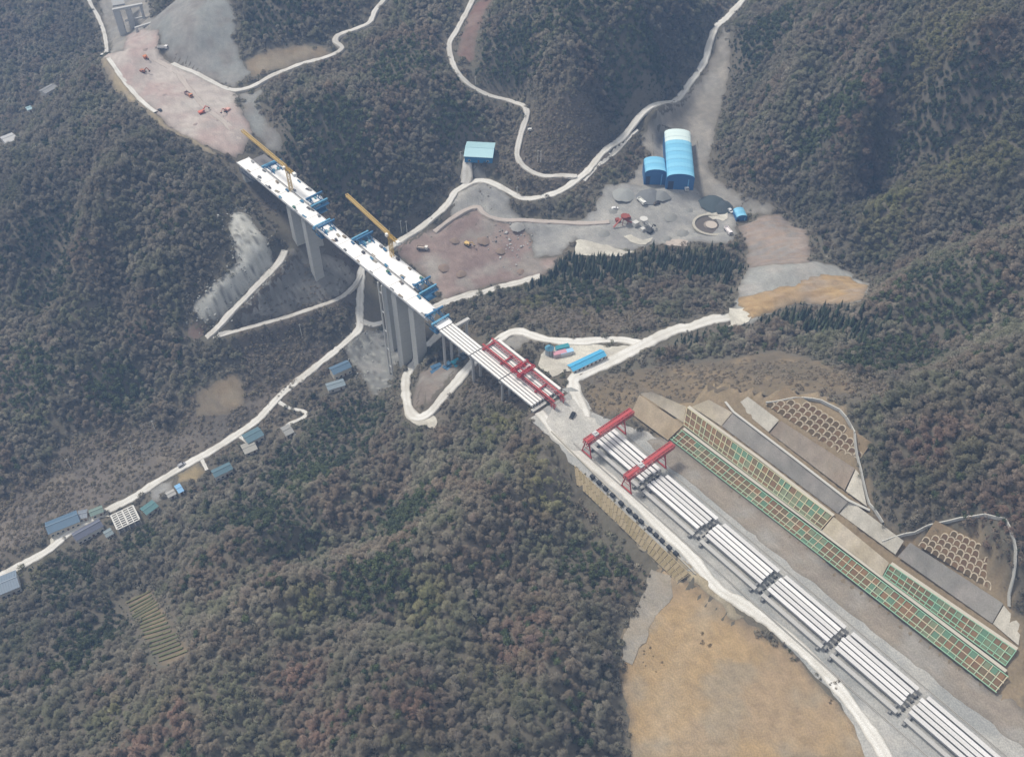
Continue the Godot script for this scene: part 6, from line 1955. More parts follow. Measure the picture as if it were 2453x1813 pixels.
func vault(c: Vector2, w: float, l: float, yaw: float, wall: float, rise: float, label: String, pale_end: float, called := "barrel_shed") -> void:
	# barrel roof: arc across x, long along z; the gable at +z faces the yard
	var o := thing(called, label, "shed", on_ground(c.x, c.y, -.2), yaw, "blue barrel roofed sheds" if called == "barrel_shed" else "")
	var blue := mat(lin(.025, .14, .36), .5, .1, .1, 3.0)
	for s in [-1, 1]:
		put("side_wall", box_mesh(Vector3(.2, wall, l), Vector3(s * w * .5, wall * .5, 0)), blue, o)
	var arc := []
	for k in 13:
		var q := PI * k / 12.0
		arc.append(Vector2(-cos(q) * w * .5, wall + sin(q) * rise))
	for e in [-1, 1]:
		var t := begin()
		var z: float = e * l * .5
		var pts := [Vector3(-w * .5, 0, z)]
		for p in arc:
			pts.append(Vector3(p.x, p.y, z))
		pts.append(Vector3(w * .5, 0, z))
		for k in range(1, pts.size() - 1):
			plain(t, pts[0], pts[k], pts[k + 1], Vector3(0, 0, e))
		var g := put("gable_wall", t.commit(), blue, o)
		if e > 0:
			put("door", box_mesh(Vector3(w * .2, wall * .72, .12), Vector3(-w * .33, wall * .36, z + .08)), mat(lin(.01, .03, .08), .6), g)
			put("wall_light_strip", box_mesh(Vector3(.5, wall * .9, .1), Vector3(w * .3, wall * .45, z + .07)), mat(lin(.15, .42, .68), .5), g)
	var n := maxi(4, int(l / 4.0))
	for j in n:
		var z0 := -l * .5 - .4 + (l + .8) * j / n
		var z1 := -l * .5 - .4 + (l + .8) * (j + 1) / n - .14
		var t := begin()
		for k in 12:
			var p: Vector2 = arc[k]
			var q: Vector2 = arc[k + 1]
			var up := Vector3(0, .14 + .05 * (j % 2), 0)
			quad(t, Vector3(p.x, p.y, z0) + up, Vector3(q.x, q.y, z0) + up, Vector3(q.x, q.y, z1) + up, Vector3(p.x, p.y, z1) + up)
		var light: bool = float(j) / n < pale_end
		put("roof_sheet", t.commit(), mat(lin(.6, .72, .72), .5) if light else (mat(lin(.2, .5, .7), .45) if j % 2 else mat(lin(.165, .45, .66), .45)), o)
	var under := begin()
	for k in 12:
		var p: Vector2 = arc[k]
		var q: Vector2 = arc[k + 1]
		quad(under, Vector3(p.x, p.y, -l * .5), Vector3(q.x, q.y, -l * .5), Vector3(q.x, q.y, l * .5), Vector3(p.x, p.y, l * .5))
	put("roof_lining", under.commit(), mat(lin(.2, .42, .6), .6), o)

func buildings() -> void:
	gable(Vector2(-235.4, -294.9), 15.5, 7.6, 0.518, 4.2, 1.4, mat(lin(.1, .17, .25), .5, .05, .12, 2.0), mat(lin(.6, .56, .48), .85, 0, .12, 3.0), "farmhouse", "long farmhouse with blue roof and cream walls beside the road", 6, "house", "houses along the valley road")
	gable(Vector2(-226.7, -300.5), 4.0, 5.2, 0.270, 3.4, 0.8, mat(lin(.2, .23, .27), .5, .05, .12, 2.0), mat(lin(.6, .56, .48), .85, 0, .12, 3.0), "outhouse", "small grey roofed outhouse against the long blue roofed farmhouse", 2, "house", "houses along the valley road")
	gable(Vector2(-220.2, -302.6), 6.2, 4.4, 0.514, 3.2, 0.9, mat(lin(.17, .24, .21), .5, .05, .12, 2.0), mat(lin(.6, .56, .48), .85, 0, .12, 3.0), "outhouse", "low grey green roofed outhouse by the road junction", 2, "house", "houses along the valley road")
	gable(Vector2(-220.5, -289.7), 14.1, 5.5, 0.685, 4.6, 1.4, mat(lin(.13, .14, .19), .5, .05, .12, 2.0), mat(lin(.66, .65, .62), .85, 0, .12, 3.0), "farmhouse", "slate roofed farmhouse with white walls below the road at the village", 6, "house", "houses along the valley road")
	gable(Vector2(-191.2, -302.5), 6.9, 5.6, 0.852, 3.2, 0.7, mat(lin(.07, .18, .19), .5, .05, .12, 2.0), mat(lin(.6, .56, .48), .85, 0, .12, 3.0), "farmhouse", "small teal roofed house beside the unfinished concrete frame", 2, "house", "houses along the valley road")
	gable(Vector2(-178.4, -315.1), 2.4, 5.6, 0.641, 2.8, 0.6, mat(lin(.2, .42, .68), .5, .05, .12, 2.0), mat(lin(.66, .65, .62), .85, 0, .12, 3.0), "shed", "tiny bright blue roofed shed at the corner of the concrete yard", 1, "shed", "")
	gable(Vector2(-157.2, -326), 9.9, 5.3, 0.608, 4.2, 1.1, mat(lin(.1, .18, .22), .5, .05, .12, 2.0), mat(lin(.66, .65, .62), .85, 0, .12, 3.0), "farmhouse", "blue teal roofed house with a white path above the straw field", 4, "house", "houses along the valley road")
	gable(Vector2(-145.1, -351.1), 9.5, 7.0, 0.675, 4.2, 1.1, mat(lin(.1, .18, .22), .5, .05, .12, 2.0), mat(lin(.66, .65, .62), .85, 0, .12, 3.0), "farmhouse", "teal roofed house below the road with a white front path", 3, "house", "houses along the valley road")
	gable(Vector2(-101.7, -400.3), 11.3, 6.2, 0.578, 5.5, 1.4, mat(lin(.12, .2, .29), .5, .05, .12, 2.0), mat(lin(.6, .56, .48), .85, 0, .12, 3.0), "farmhouse", "blue roofed house at the road bend just below the hoist tower", 4, "house", "houses along the valley road")
	gable(Vector2(-103.4, -388.8), 10.0, 5.3, 0.411, 3.4, 0.9, mat(lin(.24, .3, .34), .5, .05, .12, 2.0), mat(lin(.66, .65, .62), .85, 0, .12, 3.0), "outhouse", "pale blue grey roofed outhouse among trees below the bend", 2, "house", "houses along the valley road")
	gable(Vector2(-125.4, -351.9), 4.4, 6.7, 0.626, 3.2, 0.8, mat(lin(.3, .3, .29), .5, .05, .12, 2.0), mat(lin(.6, .56, .48), .85, 0, .12, 3.0), "outhouse", "grey roofed outhouse at the end of the farm path in the trees", 2, "house", "houses along the valley road")
	gable(Vector2(-146.1, -343.3), 6.8, 6.8, 0.549, 3.0, 0.7, mat(lin(.33, .32, .29), .5, .05, .12, 2.0), mat(lin(.6, .56, .48), .85, 0, .12, 3.0), "outhouse", "low sand grey roofed outhouse below the teal house with the white path", 2, "house", "houses along the valley road")
	gable(Vector2(-182.1, -311.8), 3.9, 3.8, 0.633, 2.8, 0.6, mat(lin(.4, .39, .37), .5, .05, .12, 2.0), mat(lin(.66, .65, .62), .85, 0, .12, 3.0), "outhouse", "small pale roofed outhouse on the concrete yard by the road", 1, "house", "houses along the valley road")
	gable(Vector2(-209.2, -287.9), 3.4, 4.2, 0.687, 3.0, 0.7, mat(lin(.2, .25, .27), .5, .05, .12, 2.0), mat(lin(.66, .65, .62), .85, 0, .12, 3.0), "outhouse", "small slate roofed outhouse beyond the slate farmhouse end", 2, "house", "houses along the valley road")
	gable(Vector2(-250.2, -257.1), 9.6, 10.0, 0.510, 5.0, 1.4, mat(lin(.17, .22, .28), .5, .05, .12, 2.0), mat(lin(.66, .65, .62), .85, 0, .12, 3.0), "farmhouse", "slate blue roofed house cut by the picture edge below the village road", 4, "house", "houses along the valley road")
	gable(Vector2(-347.2, -658.9), 10.9, 7.1, 1.009, 4, 1, mat(lin(.27, .27, .27), .5, .05, .12, 2.0), mat(lin(.6, .56, .48), .85, 0, .12, 3.0), "farmhouse", "lone grey roofed house on the far side of the ridge", 2, "house", "")
	gable(Vector2(-355.4, -596), 8.2, 9.7, 0.742, 4, 1, mat(lin(.45, .45, .45), .5, .05, .12, 2.0), mat(lin(.66, .65, .62), .85, 0, .12, 3.0), "farmhouse", "pale roofed house in the far valley with a red clay yard", 3, "house", "")
	gable(Vector2(-359.9, -645), 3.2, 4.8, 0.678, 3, 0.6, mat(lin(.3, .45, .5), .5, .05, .12, 2.0), mat(lin(.66, .65, .62), .85, 0, .12, 3.0), "shed", "tiny pale blue roofed shed near the far ridge house", 1, "shed", "")
	gable(Vector2(-20.9, -540.7), 18.0, 15.4, -0.091, 5.0, 1.3, mat(lin(.42, .64, .7), .5, .05, .12, 2.0), mat(lin(.03, .2, .42), .85, 0, .12, 3.0), "steel_shed", "pale blue gable roofed steel shed with blue walls at the top of a drive", 3, "shed", "")
	gable(Vector2(37.7, -342.5), 20.1, 4.8, 0.570, 2.9, 0.9, mat(lin(.09, .42, .68), .5, .05, .12, 2.0), mat(lin(.66, .65, .62), .85, 0, .12, 3.0), "site_office", "long bright blue roofed site office row in the white camp triangle", 8, "site office", "")
	vault(Vector2(107.4, -534.6), 17.2, 50.1, -0.072, 9.5, 3.0, "large bright blue barrel roofed shed with a white far end", 0.22, "barrel_shed")
	vault(Vector2(91, -523.5), 13.5, 13.8, -0.024, 9.5, 2.6, "smaller bright blue barrel roofed shed built against the large one", 0, "barrel_shed")
	vault(Vector2(140.5, -485.4), 6.6, 7.6, 0.118, 3.0, 1.6, "little turquoise barrel canopy at the edge of the gravel plant", 0, "barrel_canopy")
	frame_building(Vector2(-202.4, -296.5), 11.8, 10.5, 0.586)


# ---------------------------------------------------------------- machines
func excavator(p: Vector3, yaw: float, c: Color, label: String, swing := .4) -> void:
	var o := thing("excavator", label, "excavator", p, yaw, "excavators at work")
	var paint := mat(c, .5, .1)
	var dark := mat(lin(.03, .03, .03), .8)
	for x in [-1.1, 1.1]:
		var prof := PackedVector2Array([Vector2(-1.9, .35), Vector2(-1.6, .05), Vector2(1.6, .05), Vector2(1.9, .35), Vector2(1.7, .75), Vector2(-1.7, .75)])
		var t := begin()
		t.append_from(extrude(prof, .55), 0, Transform3D(Basis(Vector3.UP, -PI / 2), Vector3(x + .27, 0, 0)))
		put("track", t.commit(), dark, o)
	put("undercarriage", box_mesh(Vector3(1.8, .4, 2.4), Vector3(0, .65, 0)), dark, o)
	var body := begin()
	bx(body, Vector3(0, 1.45, -.7), Vector3(2.5, 1.1, 2.6))
	bx(body, Vector3(0, 1.5, -2.0), Vector3(2.3, .9, .5))
	put("body", body.commit(), paint, o)
	var cab := put("cab", box_mesh(Vector3(1.0, 1.5, 1.5), Vector3(-.75, 1.75, 1.0)), paint, o)
	put("window", box_mesh(Vector3(1.04, .8, 1.2), Vector3(-.75, 2.05, 1.05)), mat(lin(.05, .07, .08), .2), cab)
	var a := Vector3(.3, 1.5, .7)
	var b := Vector3(.3, 4.2, 3.4)
	var d := Vector3(.3, 2.4, 5.4)
	var boom := begin()
	bar(boom, a, b, .45, .6)
	put("boom", boom.commit(), paint, o)
	var arm := begin()
	bar(arm, b, d, .35, .45)
	put("arm", arm.commit(), paint, o)
	var bucket := begin()
	bx(bucket, Vector3(.3, 2.0, 5.3), Vector3(1.0, .8, .7), Basis(Vector3.RIGHT, .5))
	put("bucket", bucket.commit(), dark, o)

func truck(p: Vector3, yaw: float, c: Color, label: String, bed: Color, called := "dump_truck") -> void:
	var o := thing(called, label, "truck", p, yaw, "site trucks")
	put("chassis", box_mesh(Vector3(1.8, .3, 7.2), Vector3(0, .85, 0)), mat(DARK, .8), o)
	var cab := put("cab", box_mesh(Vector3(2.3, 1.9, 1.8), Vector3(0, 1.75, 2.7)), mat(c, .45, .1), o)
	put("windscreen", box_mesh(Vector3(2.0, .8, .06), Vector3(0, 2.15, 3.62)), mat(lin(.03, .04, .05), .15), cab)
	var t := begin()
	bx(t, Vector3(0, 1.2, -1.0), Vector3(2.4, .25, 4.9))
	for x in [-1.15, 1.15]:
		bx(t, Vector3(x, 1.8, -1.0), Vector3(.12, 1.1, 4.9))
	for z in [-3.4, 1.4]:
		bx(t, Vector3(0, 1.8, z), Vector3(2.4, 1.1, .12))
	put("bed", t.commit(), mat(bed, .6), o)
	for x in [-1.0, 1.0]:
		for z in [2.5, -1.6, -2.9]:
			var w := begin()
			drum(w, Vector3(x - .17, .5, z), Vector3(x + .17, .5, z), .5, .5, 12)
			put("wheel", w.commit(), mat(lin(.015, .015, .015), .9), o)

func car(p: Vector3, yaw: float, c: Color, label: String) -> void:
	var o := thing("car", label, "car", p, yaw, "cars on the site roads")
	var prof := PackedVector2Array([Vector2(-2.2, .3), Vector2(2.2, .3), Vector2(2.25, .75), Vector2(1.2, .92), Vector2(.5, 1.45), Vector2(-1.3, 1.45), Vector2(-2.1, .95)])
	var t := begin()
	t.append_from(extrude(prof, 1.75), 0, Transform3D(Basis(Vector3.UP, -PI / 2), Vector3(.87, 0, 0)))
	put("body", t.commit(), mat(c, .3, .2), o)
	var g := begin()
	bx(g, Vector3(0, 1.2, -.35), Vector3(1.79, .34, 1.5))
	bar(g, Vector3(0, .98, 1.15), Vector3(0, 1.44, .5), 1.5, .04)
	put("window", g.commit(), mat(lin(.02, .025, .03), .15), o)
	for x in [-.78, .78]:
		for z in [-1.35, 1.35]:
			var w := begin()
			drum(w, Vector3(x - .11, .33, z), Vector3(x + .11, .33, z), .33, .33, 12)
			put("wheel", w.commit(), mat(lin(.015, .015, .015), .9), o)
	put("headlight", box_mesh(Vector3(1.4, .14, .05), Vector3(0, .66, 2.25)), mat(lin(.6, .6, .58), .2), o)

func pole(p: Vector3, h: float, label: String) -> void:
	var o := thing("utility_pole", label, "pole", p, .4)
	var t := begin()
	drum(t, Vector3.ZERO, Vector3(0, h, 0), .22, .15, 8)
	put("post", t.commit(), mat(lin(.6, .6, .57), .8), o)
	put("cross_arm", box_mesh(Vector3(1.9, .15, .15), Vector3(0, h - .6, 0)), mat(lin(.4, .4, .38), .8), o)

func heap(c: Vector2, r: float, h: float, tone: Color, label: String) -> void:
	var o := thing("gravel_heap", label, "gravel heap", on_ground(c.x, c.y, .3))
	var t := begin()
	var n := 20
	for j in 4:
		for k in n:
			var v := []
			for e in [[j, k], [j, k + 1], [j + 1, k + 1], [j + 1, k]]:
				var f: float = e[0] / 4.0
				var q: float = TAU * (e[1] % n) / n
				var rr := r * (1.0 - f) * (1.0 + .22 * n3.get_noise_2d(cos(q) * 30 + c.x, sin(q) * 30 + c.y))
				v.append(Vector3(cos(q) * rr, h * pow(f, .85) - .3, sin(q) * rr))
			for p in [v[0], v[1], v[2], v[0], v[2], v[3]]:
				t.add_vertex(p)
	t.index()
	t.generate_normals()
	put("heap", t.commit(), mat(tone, .95, 0, .3, 1.5), o)

func frame_building(c: Vector2, w: float, d: float, yaw: float) -> void:
	# unfinished concrete frame: columns, floor beams, open bays
	var o := thing("unfinished_building", "unfinished white concrete building frame with open grid roof beside the road", "building frame", on_ground(c.x, c.y, -.2), yaw)
	var m := mat(lin(.62, .61, .58), .85, 0, .1, 2.0)
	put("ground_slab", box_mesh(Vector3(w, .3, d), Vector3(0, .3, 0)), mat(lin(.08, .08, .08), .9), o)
	var nx := 4
	var nz := 7
	for i in nx + 1:
		put("beam", box_mesh(Vector3(.75 if i in [0, 2, 4] else .5, .5, d), Vector3(-w * .5 + w * i / nx, 4.2, 0)), m, o)
		for k in [0, 3, 7]:
			put("column", box_mesh(Vector3(.45, 4.0, .45), Vector3(-w * .5 + w * i / nx, 2.0, -d * .5 + d * k / nz)), m, o)
	for k in nz + 1:
		put("cross_beam", box_mesh(Vector3(w, .4, .65), Vector3(0, 4.12, -d * .5 + d * k / nz)), m, o)

func silo(c: Vector2) -> void:
	var o := thing("cement_silo", "squat grey silo with pale blue domed top in the camp", "silo", on_ground(c.x, c.y, .2))
	var t := begin()
	drum(t, Vector3.ZERO, Vector3(0, 4.2, 0), 2.2, 2.2, 20)
	put("tank", t.commit(), mat(lin(.36, .4, .44), .6, .1), o)
	var d := begin()
	drum(d, Vector3(0, 4.2, 0), Vector3(0, 5.2, 0), 2.4, 1.6, 20)
	drum(d, Vector3(0, 5.2, 0), Vector3(0, 5.7, 0), 1.6, .2, 20)
	put("dome", d.commit(), mat(lin(.2, .52, .72), .5), o)
	put("ladder", box_mesh(Vector3(.4, 4.4, .1), Vector3(0, 2.2, 2.25)), mat(STEEL, .6), o)

func container(c: Vector2, yaw: float, col: Color, top: Color, label: String, l := 7.0) -> void:
	var o := thing("container", label, "container", on_ground(c.x, c.y, .3), yaw)
	put("body", box_mesh(Vector3(2.5, 2.5, l), Vector3(0, 1.25, 0)), mat(col, .6, .1, .1), o)
	var t := begin()
	for k in int(l / .5):
		for x in [-1.27, 1.27]:
			bx(t, Vector3(x, 1.25, -l * .5 + .25 + k * .5), Vector3(.06, 2.3, .2))
	put("rib", t.commit(), mat(col, .6, .1, .1), o)
	put("roof", box_mesh(Vector3(2.6, .14, l + .1), Vector3(0, 2.57, 0)), mat(top, .6, .1), o)

func plant(c: Vector2, col: Color, label: String, called: String, yaw: float) -> void:
	# a crushing or mixing plant: hopper on legs, two sloping conveyors, a drive house
	var o := thing(called, label, "crushing plant", on_ground(c.x, c.y, .4), yaw)
	var m := mat(col, .6, .1, .15)
	var t := begin()
	drum(t, Vector3(0, 3.0, 0), Vector3(0, 6.0, 0), .9, 2.6, 8)
	put("hopper", t.commit(), m, o)
	var l := begin()
	for x in [-1.8, 1.8]:
		for z in [-1.8, 1.8]:
			bar(l, Vector3(x, 0, z), Vector3(x * .8, 5.4, z * .8), .3, .3)
	put("leg_frame", l.commit(), m, o)
	for e in [[Vector3(1, 2.6, 1), Vector3(7.5, .8, 4.5)], [Vector3(-1, 5.6, 0), Vector3(-8.0, .6, 2.5)]]:
		var v := begin()
		bar(v, e[0], e[1], 1.0, .4)
		put("conveyor", v.commit(), m, o)
	var h := begin()
	bx(h, Vector3(3.4, 1.4, -3.2), Vector3(3.0, 2.8, 3.4))
	bx(h, Vector3(-3.2, 1.0, -3.0), Vector3(2.4, 2.0, 2.6))
	put("drive_house", h.commit(), m, o)

func machines() -> void:
	excavator(on_ground(-257.3, -633.9, .45), 0.6, lin(.5, .16, .05), "orange excavator highest on the pink far platform near the bridge piers")
	excavator(on_ground(-255.5, -618.6, .45), 1.2, lin(.35, .14, .08), "dull red excavator beside the pale sand spot of the far platform")
	excavator(on_ground(-203, -564.8, .45), 2.2, lin(.55, .14, .09), "largest red orange excavator in the middle of the far platform")
	excavator(on_ground(-186.5, -565.6, .45), -0.6, lin(.55, .3, .25), "pale red excavator in the dark corner of the far platform")
	truck(on_ground(-215.8, -584.3, .45), 0.8, lin(.5, .2, .1), "orange cab dump truck on the pink far platform", lin(.3, .2, .18))
	truck(on_ground(-245.8, -640.5, .45), 1.5, lin(.7, .68, .66), "white dump truck at the top corner of the far platform", lin(.6, .58, .55))
	car(on_ground(-231.6, -569.1, .45), 0.75, lin(.03, .03, .035), "black car parked along the outer edge of the far platform")
	excavator(on_ground(-27.8, -480.8, .45), 0.9, lin(.6, .42, .16), "sand yellow excavator on the brown spoil slope")
	truck(on_ground(-56.6, -481.5, .45), 1.4, lin(.7, .68, .64), "white dump truck on the brown spoil slope", lin(.5, .42, .36))
	truck(on_ground(81.4, -501.5, .45), 0.5, lin(.72, .72, .7), "white truck in the middle of the gravel plant yard", lin(.65, .65, .62))
	truck(on_ground(109.9, -510.7, .45), 0.1, lin(.75, .75, .74), "white truck parked in front of the large blue shed", lin(.7, .7, .68))
	car(on_ground(90.8, -499.7, .45), 1.9, lin(.06, .05, .045), "dark brown car on the gravel plant yard")
	car(on_ground(135.4, -490.7, .45), 0.4, lin(.7, .7, .7), "white car beside the turquoise canopy")
	truck(on_ground(131, -470.4, .45), 0.3, lin(.75, .72, .72), "white truck beside the ring shaped settling pond", lin(.7, .66, .66))
	car(on_ground(64.8, -498.9, .45), 1.7, lin(.72, .72, .72), "white car at the left edge of the gravel plant yard")
	car(on_ground(28.7, -304, .45), -0.45, lin(.015, .016, .018), "black car on the yard between launching girder and first gantry crane")
	car(on_ground(-181.7, -332.9, .45), 2.2, lin(.3, .3, .32), "grey car on the valley road past the straw field")
	car(on_ground(12.4, -555.8, .45), 1.5, lin(.7, .7, .68), "white car standing beside the hill road bend")
	excavator(on_ground(84.8, -476.4, .45), 2.4, lin(.05, .05, .05), "black excavator beside the white mixing plant")
	pole(on_ground(-70.7, -495.9, -.3), 10, "left of two pale poles on the wooded slope above the gapped deck")
	pole(on_ground(-67.1, -495.5, -.3), 10, "right of two pale poles on the wooded slope above the gapped deck")
	pole(on_ground(16.6, -533.8, -.3), 9, "left post of the pole pair in the scrub inside the hill road bend")
	pole(on_ground(18.6, -533.4, -.3), 9, "right post of the pole pair in the scrub inside the hill road bend")
	pole(on_ground(3.3, -511.9, -.3), 6, "short white pole on the road edge below the scrub bend")
	pole(on_ground(-33.2, -537.2, -.3), 7, "white pole left of the pale blue steel shed")
	pole(on_ground(-200.8, -354.8, -.3), 8, "leaning pale pole on the slope above the straw field")
	pole(on_ground(-209.7, -340.3, -.3), 8, "pale pole on the scrub slope above the unfinished frame")
	pole(on_ground(-239.9, -328, -.3), 9, "pale pole on the scrub slope above the long farmhouse")
	pole(on_ground(-126.5, -421.1, -.3), 10, "dark pole pair below the lower track")
	pole(on_ground(-24.6, -595, -.3), 6, "short pole at the elbow of the hill road")
	plant(Vector2(69.6, -485.6), lin(.3, .07, .05), "rust red crushing plant at the end of the spoil track", "crushing_plant", .3)
	plant(Vector2(81, -482.5), lin(.66, .65, .62), "white mixing plant beside the rust red crushing plant", "mixing_plant", 2.2)

func small_things() -> void:
	heap(Vector2(87.5, -507.5), 9, 4.5, lin(.22, .23, .24), "dark grey gravel heap in front of the smaller blue shed")
	heap(Vector2(94.5, -506.4), 6, 3, lin(.27, .28, .28), "small grey gravel heap before the large blue shed")
	heap(Vector2(127.3, -500.5), 10, 3.5, lin(.075, .1, .11), "long blackish heap behind the turquoise canopy")
	heap(Vector2(132.5, -496.1), 8, 3, lin(.07, .09, .1), "second blackish heap touching the turquoise canopy")
	heap(Vector2(71.6, -510), 8, 3.5, lin(.38, .39, .38), "pale grey gravel heap at the upper corner of the plant yard")
	heap(Vector2(3.5, -489.3), 5, 2.5, lin(.4, .39, .37), "pale stone heap on the grey fill beside the spoil track")
	var more := [[Vector2(-41.7, -466.5), 4.0, "brown earth heap near the gapped deck on the spoil slope"], [Vector2(-31.4, -461.1), 3.5, "brown earth heap lowest on the spoil slope"], [Vector2(-17.4, -482.9), 4.5, "sandy earth heap beside the yellow excavator"], [Vector2(-6.9, -474.7), 3.5, "sandy earth heap right of the spoil slope middle"], [Vector2(6, -457), 3.0, "reddish earth heap at the right corner of the spoil slope"], [Vector2(-35.9, -485.4), 3.5, "pinkish earth heap between the white truck and the yellow excavator"]]
	for e in more:
		heap(e[0], e[1], e[1] * .45, lin(.3, .225, .18), e[2])
	var piles := [[Vector2(63.9, -497.8), 4.0, "grey stone pile at the left edge of the plant yard"], [Vector2(99.5, -489.3), 5.0, "grey stone pile in the middle of the plant yard"], [Vector2(105.6, -473.8), 4.5, "grey stone pile near the settling pond"], [Vector2(95.1, -469.9), 4.0, "grey stone pile above the pinkish pad"], [Vector2(57.4, -476.9), 4.5, "grey stone pile beside the pale pad"], [Vector2(110.6, -495.2), 3.5, "grey stone pile below the large shed corner"]]
	for e in piles:
		heap(e[0], e[1], e[1] * .42, lin(.3, .3, .285), e[2])
	var dirt := [[Vector2(-232, -585.1), 3.5, "pink earth heap at the outer middle of the far platform"], [Vector2(-204, -551.7), 3.5, "pale earth heap near the bridge end of the far platform"], [Vector2(-191.1, -555.5), 3.0, "dark pink earth heap by the gully edge of the far platform"], [Vector2(-259.1, -643.8), 4.0, "pinkish earth heap below the portal piers"]]
	for e in dirt:
		heap(e[0], e[1], e[1] * .4, lin(.36, .29, .26), e[2])
	silo(Vector2(19.1, -351.8))
	container(Vector2(25.9, -354.9), 1.9, lin(.2, .5, .62), lin(.03, .22, .27), "container with dark teal roof on the camp pad")
	container(Vector2(24.4, -350.2), 1.9, lin(.5, .42, .46), lin(.5, .25, .3), "container with pinkish red roof beside the silo")
	container(Vector2(27.9, -351.1), 1.9, lin(.6, .62, .66), lin(.28, .5, .7), "white walled container with light blue roof at the camp")
	# formwork stacks under the beam spans
	var spots := [[Vector2(-40.6, -363.9), .5, "dark blue formwork stack beside the pier foot at the hairpin"], [Vector2(-34.1, -359.6), .9, "dark blue and grey formwork stack right of the pier foot"], [Vector2(-28.4, -360), .7, "bright turquoise formwork stack under the beam span"], [Vector2(-24.1, -363.4), .3, "dark steel formwork pile in the shade under the beams"]]
	for k in spots.size():
		var p: Vector2 = spots[k][0]
		var o := thing("formwork_stack", spots[k][2], "formwork", on_ground(p.x, p.y, .2), spots[k][1])
		var cols := [lin(.04, .13, .24), lin(.05, .16, .28), lin(.03, .3, .42), lin(.07, .1, .13)]
		rng.seed = 60 + k
		for e in 6:
			put("panel", box_mesh(Vector3(rng.randf_range(3.0, 5.5), .3, rng.randf_range(1.8, 3.0)), Vector3(rng.randf_range(-1.6, 1.6), .2 + (e / 2) * .34, (e % 2) * 3.0 - 1.5)), mat(cols[k], .6, .1, .2), o)
	# the ring pond
	var c: Vector2 = Vector2(122.5, -479.5)
	var pond := thing("settling_pond", "oval brown settling pond ring round a pale sand island", "pond", on_ground(c.x, c.y, 1.0))
	var ring := begin()
	for k in 28:
		var a := TAU * k / 28
		var b := TAU * (k + 1) / 28
		bar(ring, Vector3(cos(a) * 11, .35, sin(a) * 10), Vector3(cos(b) * 11, .35, sin(b) * 10), 1.6, 1.2)
	put("rim", ring.commit(), mat(lin(.5, .47, .4), .9, 0, .2), pond)
	var w := begin()
	drum(w, Vector3(0, -.4, 0), Vector3(0, .22, 0), 10, 10, 28)
	put("mud", w.commit(), mat(lin(.12, .1, .085), .35, 0, .2), pond)
	var isl := begin()
	drum(isl, Vector3(0, .1, 0), Vector3(0, .7, 0), 5, 3.6, 16)
	put("island", isl.commit(), mat(lin(.55, .48, .42), .9, 0, .2), pond)
	# tea rows on the small terraced clearing
	var f := [Vector2(-184.9, -243.7), Vector2(-176.5, -248.4), Vector2(-143.9, -189.5), Vector2(-131.9, -188.8)]
	var field := thing("terraced_field", "striped field of low green rows in a clearing among bare trees", "field", Vector3.ZERO)
	var soil := SurfaceTool.new()
	soil.begin(Mesh.PRIMITIVE_TRIANGLES)
	var rows := 19
	for k in rows:
		var v := (k + .5) / rows
		var l: Vector2 = (f[0] as Vector2).lerp(f[2], v)
		var r: Vector2 = (f[1] as Vector2).lerp(f[3], v)
		l = l.lerp(r, -.1 + .2 * n3.get_noise_2d(k * 17.0, 3.0))
		r = l.lerp(r, 1.06 + .2 * n3.get_noise_2d(k * 17.0, 90.0))
		var t := begin()
		var n := 12
		for i in n:
			var p := l.lerp(r, float(i) / n)
			var q := l.lerp(r, float(i + 1) / n)
			var up := .42 + .25 * n3.get_noise_2d(p.x * 20, p.y * 20)
			bar(t, on_ground(p.x, p.y, up), on_ground(q.x, q.y, up), .8, .7)
		put("crop_row", t.commit(), mat(lin(.15, .165, .075) if k % 3 else lin(.21, .205, .1), .95, 0, .4, 1.0), field)
	# loose rock at the stream and on the white cut
	rubble("loose_rocks", "grey boulders strewn round the feet of the tall piers", [Vector2(-88, -421.2), Vector2(-81.2, -413.3), Vector2(-89.3, -406.3), Vector2(-76.4, -420.5), Vector2(-68.9, -408.1), Vector2(-93.3, -425.8)], 11.0, 330, lin(.27, .27, .255))
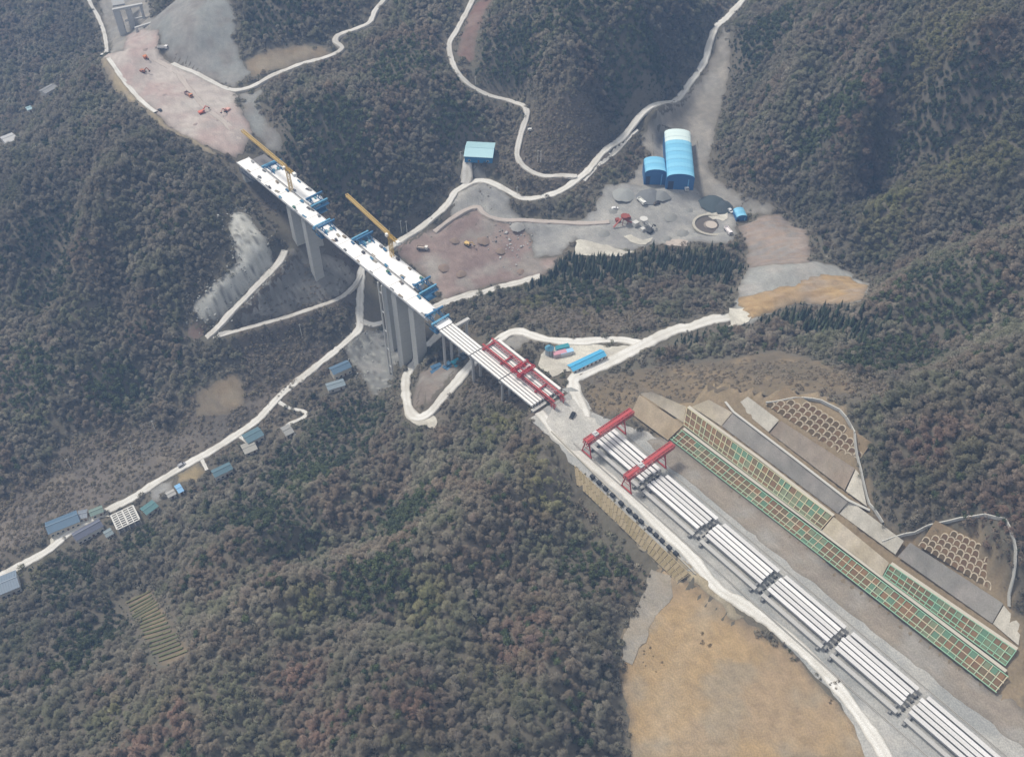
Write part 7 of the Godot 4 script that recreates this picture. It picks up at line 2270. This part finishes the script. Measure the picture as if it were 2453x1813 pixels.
	rubble("rock_debris", "pale broken rock scattered over the white hillside cut", [Vector2(-165.8, -470.8), Vector2(-157.5, -452.2), Vector2(-152.6, -445), Vector2(-163.5, -431.9), Vector2(-174.8, -424.3), Vector2(-182.1, -419.8), Vector2(-146.7, -456.9), Vector2(-167.9, -428)], 12.0, 380, lin(.36, .36, .33))
	rubble("spoil_stones", "stones scattered over the fill beside the plant", [Vector2(3.5, -485.1), Vector2(8.7, -475.6), Vector2(0.9, -471.1), Vector2(-9.6, -486.4)], 12.0, 90, lin(.34, .33, .32))

func rubble(called: String, label: String, spots: Array, reach: float, n: int, col: Color) -> void:
	rng.seed = 900 + n
	var t := begin()
	var rings := [0.55, 1.0, .75]
	for j in 3:
		for k in 6:
			var v := []
			for e in [[j, k], [j, k + 1], [j + 1, k + 1], [j + 1, k]]:
				var q: float = TAU * (e[1] % 6) / 6.0
				var r: float = 0.0 if e[0] == 3 else rings[e[0]] * (1.0 + .25 * sin(e[1] % 6 * 2.3 + e[0]))
				v.append(Vector3(cos(q) * r, e[0] * .38 - .3, sin(q) * r))
			for p in [v[0], v[1], v[2], v[0], v[2], v[3]]:
				t.add_vertex(p)
	t.generate_normals()
	var mm := MultiMesh.new()
	mm.transform_format = MultiMesh.TRANSFORM_3D
	mm.use_colors = true
	mm.mesh = t.commit()
	mm.instance_count = n
	for i in n:
		var c: Vector2 = spots[rng.randi() % spots.size()]
		var a := rng.randf() * TAU
		var d := sqrt(rng.randf()) * reach
		var x := c.x + cos(a) * d
		var z := c.y + sin(a) * d
		var s := rng.randf_range(.25, .7) * (1.7 if rng.randf() < .12 else 1.0)
		mm.set_instance_transform(i, Transform3D(Basis.from_euler(Vector3(rng.randf() * .6, rng.randf() * TAU, rng.randf() * .6)).scaled(Vector3(s, s * .8, s * 1.2)), on_ground(x, z, .3 + s * .1)))
		var g := rng.randf_range(.45, 1.2)
		mm.set_instance_color(i, Color(g, g, g))
	var m := StandardMaterial3D.new()
	m.albedo_color = col
	m.vertex_color_use_as_albedo = true
	m.roughness = .95
	var root := thing(called, label, "rocks", Vector3.ZERO)
	root.set_meta("kind", "stuff")
	var o := MultiMeshInstance3D.new()
	o.multimesh = mm
	o.material_override = m
	o.name = "stones"
	root.add_child(o, true)
